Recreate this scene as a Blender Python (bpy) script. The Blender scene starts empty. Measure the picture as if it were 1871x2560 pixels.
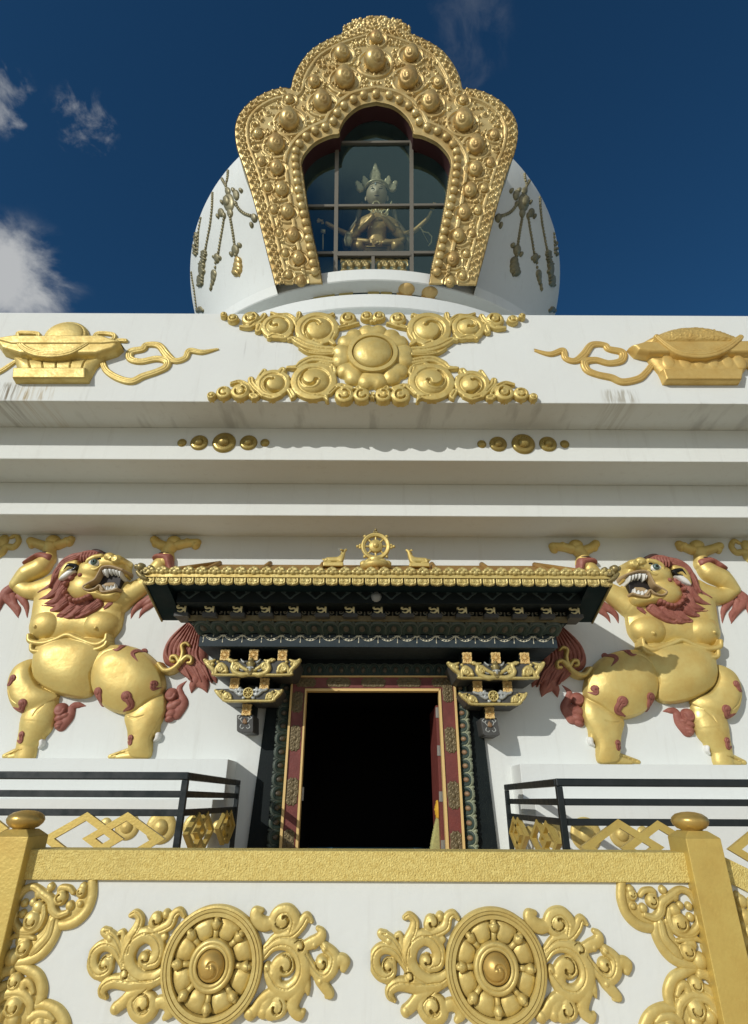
import bpy, math, random
import numpy as np
from mathutils import Vector, Matrix
R_ = math.radians
scene = bpy.context.scene
COL = scene.collection

# ------------------------------------------------------------------ camera
F_PX, CX, CY, EYE = 1438.0, 935.5, 1280.0, 1.6
PITCH, ROLL = math.atan2(720.0, F_PX), 0.0045
cam_d = bpy.data.cameras.new('camera')
cam = bpy.data.objects.new('camera', cam_d)
COL.objects.link(cam)
cam_d.sensor_fit = 'HORIZONTAL'
cam_d.sensor_width = 36.0
cam_d.lens = 36.0 * F_PX / 1871.0
cam_d.clip_end = 2000
cam.matrix_world = (Matrix.Translation((0, 0, EYE)) @ Matrix.Rotation(math.pi / 2 + PITCH, 4, 'X')
                    @ Matrix.Rotation(ROLL, 4, 'Z'))
scene.camera = cam

# ------------------------------------------------------------------ light
SUN_DIR = Vector((0.84, 1.0, -0.53)).normalized()
sun_el = math.asin(-SUN_DIR.z)
sun_az = math.atan2(-SUN_DIR.x, -SUN_DIR.y)
sun_d = bpy.data.lights.new('sun', 'SUN')
sun_d.energy = 2.4
sun_d.angle = R_(0.5)
sun_d.color = (1.0, 0.965, 0.90)
sun = bpy.data.objects.new('sun', sun_d)
COL.objects.link(sun)
sun.rotation_euler = SUN_DIR.to_track_quat('-Z', 'Y').to_euler()
sun.location = (-20, -24, 20)

world = bpy.data.worlds.new('World')
scene.world = world
world.use_nodes = True
wn, wl = world.node_tree.nodes, world.node_tree.links
wn.clear()
wo = wn.new('ShaderNodeOutputWorld')
bg = wn.new('ShaderNodeBackground')
sky = wn.new('ShaderNodeTexSky')
sky.sky_type = 'NISHITA'
sky.sun_disc = False
sky.sun_elevation = sun_el
sky.sun_rotation = sun_az % (2 * math.pi)
sky.altitude = 2300
sky.air_density = 1.0
sky.dust_density = 0.6
sky.ozone_density = 3.0
bg.inputs['Strength'].default_value = 0.050
tc = wn.new('ShaderNodeTexCoord')
# a few fair-weather clouds, fixed to directions in the sky
def cloud_mask(direction, size, stretch, dens, seed, scale=9.0, lift=0.2):
    d = Vector(direction).normalized()
    side = Vector((1, 0, 0)).cross(d).normalized()
    sub = wn.new('ShaderNodeVectorMath'); sub.operation = 'SUBTRACT'
    wl.new(tc.outputs['Generated'], sub.inputs[0]); sub.inputs[1].default_value = d
    mulv = wn.new('ShaderNodeVectorMath'); mulv.operation = 'MULTIPLY'
    wl.new(sub.outputs[0], mulv.inputs[0]); mulv.inputs[1].default_value = (1 / stretch, 1, 1)
    ln = wn.new('ShaderNodeVectorMath'); ln.operation = 'LENGTH'
    wl.new(mulv.outputs[0], ln.inputs[0])
    nz = wn.new('ShaderNodeTexNoise'); nz.noise_dimensions = '4D'
    nz.inputs['Scale'].default_value = scale; nz.inputs['Detail'].default_value = 9
    nz.inputs['Roughness'].default_value = 0.58; nz.inputs['W'].default_value = seed
    nz.inputs['Distortion'].default_value = 0.5
    wl.new(tc.outputs['Generated'], nz.inputs['Vector'])
    fall = wn.new('ShaderNodeMapRange'); fall.interpolation_type = 'SMOOTHSTEP'
    fall.inputs['From Min'].default_value = size; fall.inputs['From Max'].default_value = 0
    fall.inputs['To Min'].default_value = 0.0; fall.inputs['To Max'].default_value = 1.0
    wl.new(ln.outputs['Value'], fall.inputs['Value'])
    # the falloff lowers the noise threshold towards the middle, so the edges break into wisps
    ad = wn.new('ShaderNodeMath'); ad.operation = 'MULTIPLY_ADD'
    wl.new(fall.outputs[0], ad.inputs[0]); ad.inputs[1].default_value = lift; wl.new(nz.outputs['Fac'], ad.inputs[2])
    ramp = wn.new('ShaderNodeMapRange'); ramp.interpolation_type = 'SMOOTHSTEP'
    ramp.inputs['From Min'].default_value = 0.52; ramp.inputs['From Max'].default_value = 0.80
    ramp.inputs['To Max'].default_value = dens
    wl.new(ad.outputs[0], ramp.inputs['Value'])
    sc2 = wn.new('ShaderNodeMath'); sc2.operation = 'MULTIPLY'; fe = wn.new('ShaderNodeMapRange'); fe.interpolation_type = 'SMOOTHSTEP'
    fe.inputs['From Max'].default_value = 0.45; wl.new(fall.outputs[0], fe.inputs['Value'])
    wl.new(ramp.outputs[0], sc2.inputs[0]); wl.new(fe.outputs[0], sc2.inputs[1]); ramp = sc2
    return ramp.outputs[0]

def photo_dir(u, v):
    p, r = math.atan2(720.0, F_PX), 0.0045
    du, dv = u - CX, v - CY
    a_, b_ = du * math.cos(r) + dv * math.sin(r), -du * math.sin(r) + dv * math.cos(r)
    yc = -b_ / F_PX
    return (a_ / F_PX, math.cos(p) - math.sin(p) * yc, math.sin(p) + math.cos(p) * yc)
masks = [cloud_mask(photo_dir(0, 700), 0.120, 1.15, 0.80, 1.7, 10.0, 0.27), cloud_mask(photo_dir(212, 318), 0.065, 0.8, 0.5, 4.6, 22.0, 0.13),
         cloud_mask(photo_dir(5, 245), 0.055, 1.0, 0.6, 7.3, 20.0, 0.16), cloud_mask(photo_dir(1150, 90), 0.12, 0.75, 0.08, 2.9, 13.0, 0.12)]
acc = masks[0]
for k_m in masks[1:]:
    mxm = wn.new('ShaderNodeMath'); mxm.operation = 'MAXIMUM'; wl.new(acc, mxm.inputs[0]); wl.new(k_m, mxm.inputs[1]); acc = mxm.outputs[0]
# unseen bright cloud band, added low behind the camera to lift the shade
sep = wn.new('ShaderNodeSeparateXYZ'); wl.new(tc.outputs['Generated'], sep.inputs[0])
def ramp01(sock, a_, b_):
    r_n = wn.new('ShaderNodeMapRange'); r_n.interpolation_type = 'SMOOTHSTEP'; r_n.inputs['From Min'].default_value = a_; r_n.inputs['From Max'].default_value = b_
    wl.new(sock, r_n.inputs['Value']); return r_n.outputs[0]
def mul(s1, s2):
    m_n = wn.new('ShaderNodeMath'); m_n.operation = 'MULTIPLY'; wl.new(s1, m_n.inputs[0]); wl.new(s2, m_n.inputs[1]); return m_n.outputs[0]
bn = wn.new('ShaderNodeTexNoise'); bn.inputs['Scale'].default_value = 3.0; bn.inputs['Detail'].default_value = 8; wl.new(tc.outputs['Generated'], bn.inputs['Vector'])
fill_bank = mul(mul(ramp01(sep.outputs['Y'], -0.05, -0.35), ramp01(sep.outputs['Z'], 0.72, 0.45)), ramp01(bn.outputs['Fac'], 0.36, 0.54))
mxb = wn.new('ShaderNodeMath'); mxb.operation = 'MAXIMUM'; wl.new(acc, mxb.inputs[0]); wl.new(fill_bank, mxb.inputs[1]); acc = mxb.outputs[0]
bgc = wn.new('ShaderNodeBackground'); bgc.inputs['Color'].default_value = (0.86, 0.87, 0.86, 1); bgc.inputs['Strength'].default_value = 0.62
mixw = wn.new('ShaderNodeMixShader')
tint = wn.new('ShaderNodeMix'); tint.data_type = 'RGBA'; tint.blend_type = 'MULTIPLY'; tint.inputs['Factor'].default_value = 1.0
tint.inputs['B'].default_value = (0.42, 0.98, 1.22, 1)
wl.new(sky.outputs[0], tint.inputs['A']); wl.new(tint.outputs['Result'], bg.inputs['Color'])
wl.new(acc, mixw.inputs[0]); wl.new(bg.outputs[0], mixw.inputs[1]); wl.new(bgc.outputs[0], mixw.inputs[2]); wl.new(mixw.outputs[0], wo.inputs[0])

# ------------------------------------------------------------------ exposure
scene.view_settings.view_transform = 'Standard'
scene.view_settings.look = 'None'
scene.view_settings.exposure = 0.15
scene.view_settings.gamma = 1.0
scene.render.engine = 'CYCLES'
scene.cycles.max_bounces = 6
scene.cycles.diffuse_bounces = 4
scene.cycles.caustics_reflective = False
scene.cycles.caustics_refractive = False

# ------------------------------------------------------------------ photo ray -> point on a real plane
_c, _s = math.cos(PITCH), math.sin(PITCH)
_cr, _sr = math.cos(ROLL), math.sin(ROLL)
def ray(u, v):
    du, dv = np.asarray(u, float) - CX, np.asarray(v, float) - CY
    a, b = du * _cr + dv * _sr, -du * _sr + dv * _cr
    yc = -b / F_PX
    return a / F_PX, _c - _s * yc, _s + _c * yc
def W(u, v, D):
    x, y, z = ray(u, v)
    return x / y * D, z / y * D + EYE
class Pic:
    """a traced detail: origin and scale of the enlargement, and the wall plane y = D it sits on"""
    def __init__(s, ox, oy, sc, D): s.ox, s.oy, s.sc, s.D = ox, oy, sc, D
    def __call__(s, pts):
        p = np.asarray(pts, float).reshape(-1, 2)
        x, z = W(s.ox + p[:, 0] * s.sc, s.oy + p[:, 1] * s.sc, s.D)
        return np.stack([x, z], 1)
    def p(s, x, y): return s([(x, y)])[0]
    def m(s, x, y):
        _, yy, _ = ray(s.ox + x * s.sc, s.oy + y * s.sc)
        return float(s.sc * s.D / (F_PX * yy))
def zc(v, D): return float(W(CX, v, D)[1])
def plane_hit(u, v, O, eu, ev, n):
    x, y, z = ray(u, v)
    d = np.stack([x, y, z], -1)
    o = np.array([0, 0, EYE])
    t = ((np.array(O) - o) @ np.array(n)) / (d @ np.array(n))
    P = o + d * t[..., None] - np.array(O)
    return np.stack([P @ np.array(eu), P @ np.array(ev)], -1)

# ------------------------------------------------------------------ materials
def mat(name, base, rough=0.6, metal=0.0, var=None, vscale=6.0, bump=0.0, bscale=40.0, bdetail=4.0, spec=0.5, bdist=0.01):
    m = bpy.data.materials.new(name); m.use_nodes = True
    nt = m.node_tree; N, L = nt.nodes, nt.links
    b = N['Principled BSDF']
    b.inputs['Base Color'].default_value = (*base, 1); b.inputs['Roughness'].default_value = rough
    b.inputs['Metallic'].default_value = metal; b.inputs['Specular IOR Level'].default_value = spec
    g = N.new('ShaderNodeNewGeometry')
    if var:
        nz = N.new('ShaderNodeTexNoise'); nz.inputs['Scale'].default_value = vscale; nz.inputs['Detail'].default_value = 6
        nz.inputs['Roughness'].default_value = 0.65
        L.new(g.outputs['Position'], nz.inputs['Vector'])
        cr = N.new('ShaderNodeMapRange'); cr.inputs['From Min'].default_value = 0.38; cr.inputs['From Max'].default_value = 0.66
        L.new(nz.outputs['Fac'], cr.inputs['Value'])
        mx = N.new('ShaderNodeMix'); mx.data_type = 'RGBA'
        mx.inputs['A'].default_value = (*base, 1); mx.inputs['B'].default_value = (*var, 1)
        L.new(cr.outputs[0], mx.inputs['Factor'])
        # broad worn and grimy patches, with a shape of their own
        n2 = N.new('ShaderNodeTexNoise'); n2.inputs['Scale'].default_value = 1.7; n2.inputs['Detail'].default_value = 9; n2.inputs['Roughness'].default_value = 0.72
        L.new(g.outputs['Position'], n2.inputs['Vector'])
        c2 = N.new('ShaderNodeMapRange'); c2.inputs['From Min'].default_value = 0.50; c2.inputs['From Max'].default_value = 0.72; c2.inputs['To Max'].default_value = 0.38
        L.new(n2.outputs['Fac'], c2.inputs['Value'])
        m2 = N.new('ShaderNodeMix'); m2.data_type = 'RGBA'; L.new(mx.outputs['Result'], m2.inputs['A'])
        m2.inputs['B'].default_value = (base[0] * .55, base[1] * .50, base[2] * .45, 1); L.new(c2.outputs[0], m2.inputs['Factor'])
        L.new(m2.outputs['Result'], b.inputs['Base Color'])
        ra = N.new('ShaderNodeMapRange'); ra.inputs['From Min'].default_value = 0.35; ra.inputs['From Max'].default_value = 0.65
        ra.inputs['To Min'].default_value = max(rough - .07, .1); ra.inputs['To Max'].default_value = min(rough + .12, 1); L.new(nz.outputs['Fac'], ra.inputs['Value']); L.new(ra.outputs[0], b.inputs['Roughness'])
    if bump:
        nb = N.new('ShaderNodeTexNoise'); nb.inputs['Scale'].default_value = bscale; nb.inputs['Detail'].default_value = bdetail
        L.new(g.outputs['Position'], nb.inputs['Vector'])
        bp = N.new('ShaderNodeBump'); bp.inputs['Strength'].default_value = bump; bp.inputs['Distance'].default_value = bdist
        L.new(nb.outputs['Fac'], bp.inputs['Height']); L.new(bp.outputs[0], b.inputs['Normal'])
    return m

def white_mat(name, base=(0.775, 0.81, 0.785), stains=()):
    """lime-washed wall: faint vertical runs, speckle, and stains at the places the photo has them"""
    m = bpy.data.materials.new(name); m.use_nodes = True
    N, L = m.node_tree.nodes, m.node_tree.links
    b = N['Principled BSDF']; b.inputs['Roughness'].default_value = 0.75
    b.inputs['Specular IOR Level'].default_value = 0.3
    g = N.new('ShaderNodeNewGeometry')
    mp = N.new('ShaderNodeMapping'); mp.inputs['Scale'].default_value = (5.0, 5.0, 0.45)
    L.new(g.outputs['Position'], mp.inputs['Vector'])
    nz = N.new('ShaderNodeTexNoise'); nz.inputs['Scale'].default_value = 1.6; nz.inputs['Detail'].default_value = 8
    nz.inputs['Roughness'].default_value = 0.7
    L.new(mp.outputs[0], nz.inputs['Vector'])
    r = N.new('ShaderNodeMapRange'); r.inputs['From Min'].default_value = 0.55; r.inputs['From Max'].default_value = 0.85
    r.inputs['To Max'].default_value = 0.45
    L.new(nz.outputs['Fac'], r.inputs['Value'])
    n2 = N.new('ShaderNodeTexNoise'); n2.inputs['Scale'].default_value = 1.3; n2.inputs['Detail'].default_value = 5
    L.new(g.outputs['Position'], n2.inputs['Vector'])
    r2 = N.new('ShaderNodeMapRange'); r2.inputs['To Min'].default_value = 0.0; r2.inputs['To Max'].default_value = 0.22
    r2.inputs['From Min'].default_value = 0.3; r2.inputs['From Max'].default_value = 0.75
    L.new(n2.outputs['Fac'], r2.inputs['Value'])
    m1 = N.new('ShaderNodeMix'); m1.data_type = 'RGBA'
    m1.inputs['A'].default_value = (*base, 1); m1.inputs['B'].default_value = (0.52, 0.52, 0.48, 1)
    L.new(r.outputs[0], m1.inputs['Factor'])
    m2 = N.new('ShaderNodeMix'); m2.data_type = 'RGBA'
    L.new(m1.outputs['Result'], m2.inputs['A']); m2.inputs['B'].default_value = (0.66, 0.66, 0.62, 1)
    L.new(r2.outputs[0], m2.inputs['Factor'])
    out = m2.outputs['Result']
    sx = N.new('ShaderNodeSeparateXYZ'); L.new(g.outputs['Position'], sx.inputs[0])
    def box(sock, a, bb, e):
        o1 = N.new('ShaderNodeMapRange'); o1.inputs['From Min'].default_value = a; o1.inputs['From Max'].default_value = a + e
        o2 = N.new('ShaderNodeMapRange'); o2.inputs['From Min'].default_value = bb; o2.inputs['From Max'].default_value = bb - e
        L.new(sock, o1.inputs['Value']); L.new(sock, o2.inputs['Value'])
        mm = N.new('ShaderNodeMath'); mm.operation = 'MULTIPLY'
        L.new(o1.outputs[0], mm.inputs[0]); L.new(o2.outputs[0], mm.inputs[1]); return mm.outputs[0]
    for (x0, x1, z0, z1, col, sc, lo, amt) in stains:
        bx, bz = box(sx.outputs['X'], x0, x1, 0.12), box(sx.outputs['Z'], z0, z1, 0.06)
        mm = N.new('ShaderNodeMath'); mm.operation = 'MULTIPLY'; L.new(bx, mm.inputs[0]); L.new(bz, mm.inputs[1])
        mp2 = N.new('ShaderNodeMapping'); mp2.inputs['Scale'].default_value = (sc, 1, sc * 0.09)
        L.new(g.outputs['Position'], mp2.inputs['Vector'])
        n3 = N.new('ShaderNodeTexNoise'); n3.inputs['Scale'].default_value = 1; n3.inputs['Detail'].default_value = 6
        L.new(mp2.outputs[0], n3.inputs['Vector'])
        r3 = N.new('ShaderNodeMapRange'); r3.inputs['From Min'].default_value = lo; r3.inputs['From Max'].default_value = lo + 0.14
        r3.inputs['To Max'].default_value = amt
        L.new(n3.outputs['Fac'], r3.inputs['Value'])
        m4 = N.new('ShaderNodeMath'); m4.operation = 'MULTIPLY'; L.new(mm.outputs[0], m4.inputs[0]); L.new(r3.outputs[0], m4.inputs[1])
        m3 = N.new('ShaderNodeMix'); m3.data_type = 'RGBA'; L.new(out, m3.inputs['A']); m3.inputs['B'].default_value = (*col, 1)
        L.new(m4.outputs[0], m3.inputs['Factor']); out = m3.outputs['Result']
    L.new(out, b.inputs['Base Color'])
    nb = N.new('ShaderNodeTexNoise'); nb.inputs['Scale'].default_value = 14; nb.inputs['Detail'].default_value = 7
    L.new(g.outputs['Position'], nb.inputs['Vector'])
    bp = N.new('ShaderNodeBump'); bp.inputs['Strength'].default_value = 0.25; bp.inputs['Distance'].default_value = 0.012
    L.new(nb.outputs['Fac'], bp.inputs['Height']); L.new(bp.outputs[0], b.inputs['Normal'])
    return m

GOLD = mat('gold_leaf', (0.72, 0.575, 0.21), 0.47, 0.38, (0.61, 0.45, 0.135), 7.0, 0.35, 26.0, 5.0, bdist=0.010)
LION = mat('gold_lion', (0.74, 0.59, 0.21), 0.45, 0.38, (0.68, 0.49, 0.15), 4.0, 0.3, 16.0, 6.0, bdist=0.012)
STUCCO = mat('gold_stucco', (0.86, 0.70, 0.235), 0.55, 0.2, (0.70, 0.53, 0.15), 34.0, 0.8, 95.0, 4.0, bdist=0.016)
BRONZE = mat('gilt_bronze', (0.72, 0.57, 0.26), 0.42, 0.5, (0.50, 0.34, 0.12), 2.2, 0.2, 14.0, 5.0, bdist=0.015)
BRASS = mat('aged_brass', (0.36, 0.29, 0.12), 0.42, 0.5, (0.24, 0.19, 0.08), 8.0, 0.3, 30.0)
ROOFG = mat('roof_ochre', (0.50, 0.30, 0.09), 0.45, 0.35, (0.42, 0.24, 0.07), 3.0, 0.15, 30.0)
WHITE_A = white_mat('white_render')
TEAL = mat('dark_teal_timber', (0.004, 0.009, 0.010), 0.6, 0, (0.008, 0.014, 0.014), 10, 0.25, 60, spec=0.25)
TEAL2 = mat('teal_frieze', (0.021, 0.036, 0.046), 0.6, 0, (0.036, 0.05, 0.057), 12, 0.2, 70, spec=0.3)
PETAL = mat('lotus_petal_green', (0.020, 0.040, 0.035), 0.5, 0, (0.05, 0.075, 0.056), 9, 0.2, 50, spec=0.3)
PETALC = mat('lotus_petal_core', (0.30, 0.20, 0.10), 0.5, 0.1, (0.22, 0.12, 0.07), 14)
PETALE = mat('lotus_petal_edge', (0.34, 0.36, 0.23), 0.55, 0, (0.22, 0.26, 0.18), 16)
RED = mat('red_lacquer', (0.20, 0.048, 0.038), 0.5, 0, (0.15, 0.034, 0.028), 7, 0.3, 45)
STRAP = mat('embossed_strap', (0.20, 0.155, 0.08), 0.5, 0.4, (0.13, 0.10, 0.05), 25)
BLACKM = mat('black_railing_paint', (0.010, 0.016, 0.017), 0.35, 0, (0.016, 0.022, 0.024), 12)
MANE = mat('red_mane', (0.36, 0.135, 0.098), 0.6, 0, (0.27, 0.085, 0.062), 9, 0.3, 40)
MANED = mat('dark_tuft', (0.06, 0.026, 0.020), 0.6)
TOOTH = mat('tooth_white', (0.78, 0.78, 0.74), 0.35)
IRIS = mat('eye_iris', (0.10, 0.16, 0.15), 0.2)
PUPIL = mat('eye_pupil', (0.005, 0.005, 0.005), 0.15)
MOUTH = mat('mouth_dark', (0.012, 0.007, 0.006), 0.6)
LIP = mat('lip_paint', (0.42, 0.30, 0.16), 0.5)
SILVER = mat('silver_scroll', (0.42, 0.44, 0.42), 0.4, 0.3)
GREYM = mat('grey_board', (0.055, 0.056, 0.052), 0.55, 0, (0.08, 0.08, 0.075), 10)
ORANGE = mat('orange_flower', (0.78, 0.55, 0.22), 0.5, 0.1)
PALE = mat('pale_cream', (0.74, 0.70, 0.52), 0.55)
STEEL = mat('hinge_steel', (0.40, 0.40, 0.38), 0.35, 0.7)
ALU = mat('window_frame_metal', (0.20, 0.185, 0.15), 0.45, 0.4)
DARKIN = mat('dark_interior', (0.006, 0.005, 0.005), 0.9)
MAROON = mat('maroon_reveal', (0.045, 0.010, 0.010), 0.7)
PAVING = mat('stone_paving', (0.80, 0.66, 0.46), 0.85, 0, (0.74, 0.60, 0.41), 0.8, 0.3, 8)
GRASS = mat('lawn_grass', (0.055, 0.075, 0.030), 0.9, 0, (0.04, 0.06, 0.02), 0.6, 0.5, 30)
FLOOR = mat('landing_floor', (0.72, 0.58, 0.40), 0.7, 0, (0.64, 0.50, 0.34), 2)
SKIN = mat('statue_gilt', (0.74, 0.48, 0.17), 0.36, 0.4, (0.52, 0.31, 0.10), 6)
FACEM = mat('statue_face_paint', (0.56, 0.44, 0.27), 0.5, 0.1)
SCARF = mat('scarf_cloth', (0.46, 0.44, 0.16), 0.8, 0, (0.33, 0.33, 0.13), 20, 0.3, 60)
YEL = mat('yellow_tie', (0.68, 0.40, 0.03), 0.7)
LAMPG = mat('lamp_enamel', (0.34, 0.36, 0.36), 0.35)
def glass_mat():
    m = bpy.data.materials.new('window_glass'); m.use_nodes = True
    N, L = m.node_tree.nodes, m.node_tree.links
    N.clear(); o = N.new('ShaderNodeOutputMaterial')
    t = N.new('ShaderNodeBsdfTransparent'); t.inputs[0].default_value = (0.76, 0.84, 0.84, 1)
    g = N.new('ShaderNodeBsdfGlossy'); g.inputs['Roughness'].default_value = 0.03; g.inputs[0].default_value = (0.50, 0.78, 0.82, 1)
    lf = N.new('ShaderNodeLayerWeight'); lp5 = N.new('ShaderNodeMath'); lp5.operation = 'POWER'; lp5.inputs[1].default_value = 5; L.new(lf.outputs['Facing'], lp5.inputs[0])
    lw = N.new('ShaderNodeMapRange'); lw.inputs['To Min'].default_value = 0.11; L.new(lp5.outputs[0], lw.inputs['Value'])
    mx = N.new('ShaderNodeMixShader')
    L.new(lw.outputs[0], mx.inputs[0]); L.new(t.outputs[0], mx.inputs[1]); L.new(g.outputs[0], mx.inputs[2])
    L.new(mx.outputs[0], o.inputs['Surface'])
    return m
GLASS = glass_mat()

# ------------------------------------------------------------------ objects
def tag(o, label=None, cat=None, group=None, kind=None):
    if label: o['label'] = label
    if cat: o['category'] = cat
    if group: o['group'] = group
    if kind: o['kind'] = kind
    return o
def thing(name, label, cat, loc=(0, 0, 0), group=None):
    o = bpy.data.objects.new(name, None); COL.objects.link(o)
    o.location = loc; o.empty_display_size = 0.1
    return tag(o, label, cat, group)
def world_loc(o):
    v = Vector(o.location)
    return v if o.parent is None else v + world_loc(o.parent)
def link(name, me, m, parent=None, label=None):
    """link a mesh whose vertices are in world metres; parents here are never rotated"""
    o = bpy.data.objects.new(name, me); COL.objects.link(o)
    if m is not None and not me.materials: me.materials.append(m)
    if parent is not None:
        o.parent = parent; o.location = -world_loc(parent)
    if label: o['label'] = label
    return o
def at(name, me, loc, parent=None, rot=None, scale=None, m=None):
    """link shared mesh data given about its own origin"""
    o = bpy.data.objects.new(name, me); COL.objects.link(o)
    if m is not None and not me.materials: me.materials.append(m)
    o.location = Vector(loc) - (world_loc(parent) if parent else Vector())
    if parent: o.parent = parent
    if rot is not None: o.rotation_euler = rot
    if scale is not None: o.scale = scale
    return o
def copy_tree(o, offset, parent=None):
    c = o.copy(); COL.objects.link(c); c.parent = parent
    if parent is None: c.location = Vector(o.location) + Vector(offset)
    for ch in list(o.children): copy_tree(ch, offset, c)
    return c
def np_mesh(name, V, Q, smooth=True):
    me = bpy.data.meshes.new(name)
    V = np.ascontiguousarray(V, np.float32); Q = np.ascontiguousarray(Q, np.int32)
    k = Q.shape[1]
    me.vertices.add(len(V)); me.vertices.foreach_set('co', V.ravel())
    me.loops.add(Q.size); me.loops.foreach_set('vertex_index', Q.ravel())
    me.polygons.add(len(Q)); me.polygons.foreach_set('loop_start', np.arange(0, Q.size, k, dtype=np.int32))
    me.polygons.foreach_set('loop_total', np.full(len(Q), k, np.int32))
    if smooth: me.polygons.foreach_set('use_smooth', np.ones(len(Q), bool))
    me.update(calc_edges=True); me.validate()
    return me

def spline(pts, n=10):
    p = np.asarray(pts, float)
    if len(p) < 3: n2 = 2; t = np.linspace(0, 1, n)[:, None]; return p[0] * (1 - t) + p[-1] * t
    q = np.vstack([2 * p[0] - p[1], p, 2 * p[-1] - p[-2]]); out = []
    for i in range(1, len(q) - 2):
        t = np.linspace(0, 1, n, endpoint=False)[:, None]
        a, b, c, d = q[i - 1], q[i], q[i + 1], q[i + 2]
        out.append(0.5 * (2 * b + (c - a) * t + (2 * a - 5 * b + 4 * c - d) * t * t + (3 * b - a - 3 * c + d) * t ** 3))
    out.append(p[-1:]); return np.vstack(out)

class MB:
    def __init__(s): s.v, s.f, s.sm = [], [], []
    def add(s, vs, fs, smooth=False):
        o = len(s.v); s.v += [tuple(map(float, p)) for p in vs]
        s.f += [tuple(i + o for i in f) for f in fs]; s.sm += [smooth] * len(fs); return s
    def hexa(s, p):   # 8 points: bottom ring 0-3, top ring 4-7 (counter-clockwise seen from above)
        return s.add(p, [(3, 2, 1, 0), (4, 5, 6, 7), (0, 1, 5, 4), (1, 2, 6, 5), (2, 3, 7, 6), (3, 0, 4, 7)])
    def box(s, x0, x1, y0, y1, z0, z1):
        return s.hexa([(x0, y0, z0), (x1, y0, z0), (x1, y1, z0), (x0, y1, z0), (x0, y0, z1), (x1, y0, z1), (x1, y1, z1), (x0, y1, z1)])
    def prism(s, poly, y0, y1):   # polygon in (x,z), counter-clockwise seen from the front (-y); front at y0
        n = len(poly); vs = [(x, y0, z) for x, z in poly] + [(x, y1, z) for x, z in poly]
        fs = [tuple(range(n)), tuple(range(2 * n - 1, n - 1, -1))]
        fs += [(i, i + n, (i + 1) % n + n, (i + 1) % n) for i in range(n)]
        return s.add(vs, fs)
    def tube(s, pts, r, seg=10, cap=True, squash=None):
        p = [Vector(q) for q in pts]; n = len(p)
        rr = np.interp(np.linspace(0, 1, n), np.linspace(0, 1, len(r)), r) if hasattr(r, '__len__') else [r] * n
        vs = []; up = None
        for i in range(n):
            t = (p[min(i + 1, n - 1)] - p[max(i - 1, 0)]).normalized()
            if up is None: up = Vector((0, 0, 1)) if abs(t.z) < 0.9 else Vector((0, 1, 0))
            a = t.cross(up).normalized(); b = a.cross(t).normalized(); up = b
            for k in range(seg):
                an = 2 * math.pi * k / seg
                q = p[i] + (a * math.cos(an) + b * math.sin(an)) * float(rr[i]); vs.append(q)
        fs = []
        for i in range(n - 1):
            for k in range(seg):
                k2 = (k + 1) % seg
                fs.append((i * seg + k, i * seg + k2, (i + 1) * seg + k2, (i + 1) * seg + k))
        if cap:
            fs.append(tuple(range(seg - 1, -1, -1))); fs.append(tuple((n - 1) * seg + k for k in range(seg)))
        return s.add(vs, fs, True)
    def ball(s, c, rx, ry=None, rz=None, seg=16, rings=9):
        ry = rx if ry is None else ry; rz = rx if rz is None else rz
        vs = [(c[0], c[1], c[2] + rz)]
        for i in range(1, rings):
            th = math.pi * i / rings
            for k in range(seg):
                a = 2 * math.pi * k / seg
                vs.append((c[0] + rx * math.sin(th) * math.cos(a), c[1] + ry * math.sin(th) * math.sin(a), c[2] + rz * math.cos(th)))
        vs.append((c[0], c[1], c[2] - rz)); e = len(vs) - 1; fs = []
        for k in range(seg): fs.append((0, 1 + k, 1 + (k + 1) % seg))
        for i in range(rings - 2):
            for k in range(seg):
                a, b = 1 + i * seg + k, 1 + i * seg + (k + 1) % seg
                fs.append((a, a + seg, b + seg, b))
        o = 1 + (rings - 2) * seg
        for k in range(seg): fs.append((o + k, e, o + (k + 1) % seg))
        return s.add(vs, fs, True)
    def lathe(s, prof, c=(0, 0, 0), seg=48, axis='z', a0=0.0, a1=2 * math.pi, keep=None):
        full = abs(a1 - a0 - 2 * math.pi) < 1e-6
        m = seg if full else seg + 1; vs = []
        for (r, h) in prof:
            for k in range(m):
                a = a0 + (a1 - a0) * k / seg
                if axis == 'z': vs.append((c[0] + r * math.cos(a), c[1] + r * math.sin(a), c[2] + h))
                else: vs.append((c[0] + r * math.cos(a), c[1] - h, c[2] + r * math.sin(a)))   # axis towards the viewer
        fs = []
        for i in range(len(prof) - 1):
            for k in range(m if full else seg):
                k2 = (k + 1) % m
                f = (i * m + k, i * m + k2, (i + 1) * m + k2, (i + 1) * m + k)
                if keep is None or all(keep(vs[q]) for q in f): fs.append(f)
        return s.add(vs, fs, True)
    def mesh(s, name, smooth=None):
        me = bpy.data.meshes.new(name); me.from_pydata(s.v, [], s.f); me.validate()
        if len(me.polygons) == len(s.sm):
            me.polygons.foreach_set('use_smooth', [(x if smooth is None else smooth) for x in s.sm])
        me.update(); return me
    def obj(s, name, m, parent=None, label=None, bevel=0, smooth=None):
        o = link(name, s.mesh(name, smooth), m, parent, label)
        if bevel:
            md = o.modifiers.new('bevel', 'BEVEL'); md.width = bevel; md.segments = 2; md.limit_method = 'ANGLE'; md.angle_limit = R_(40)
        return o

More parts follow.
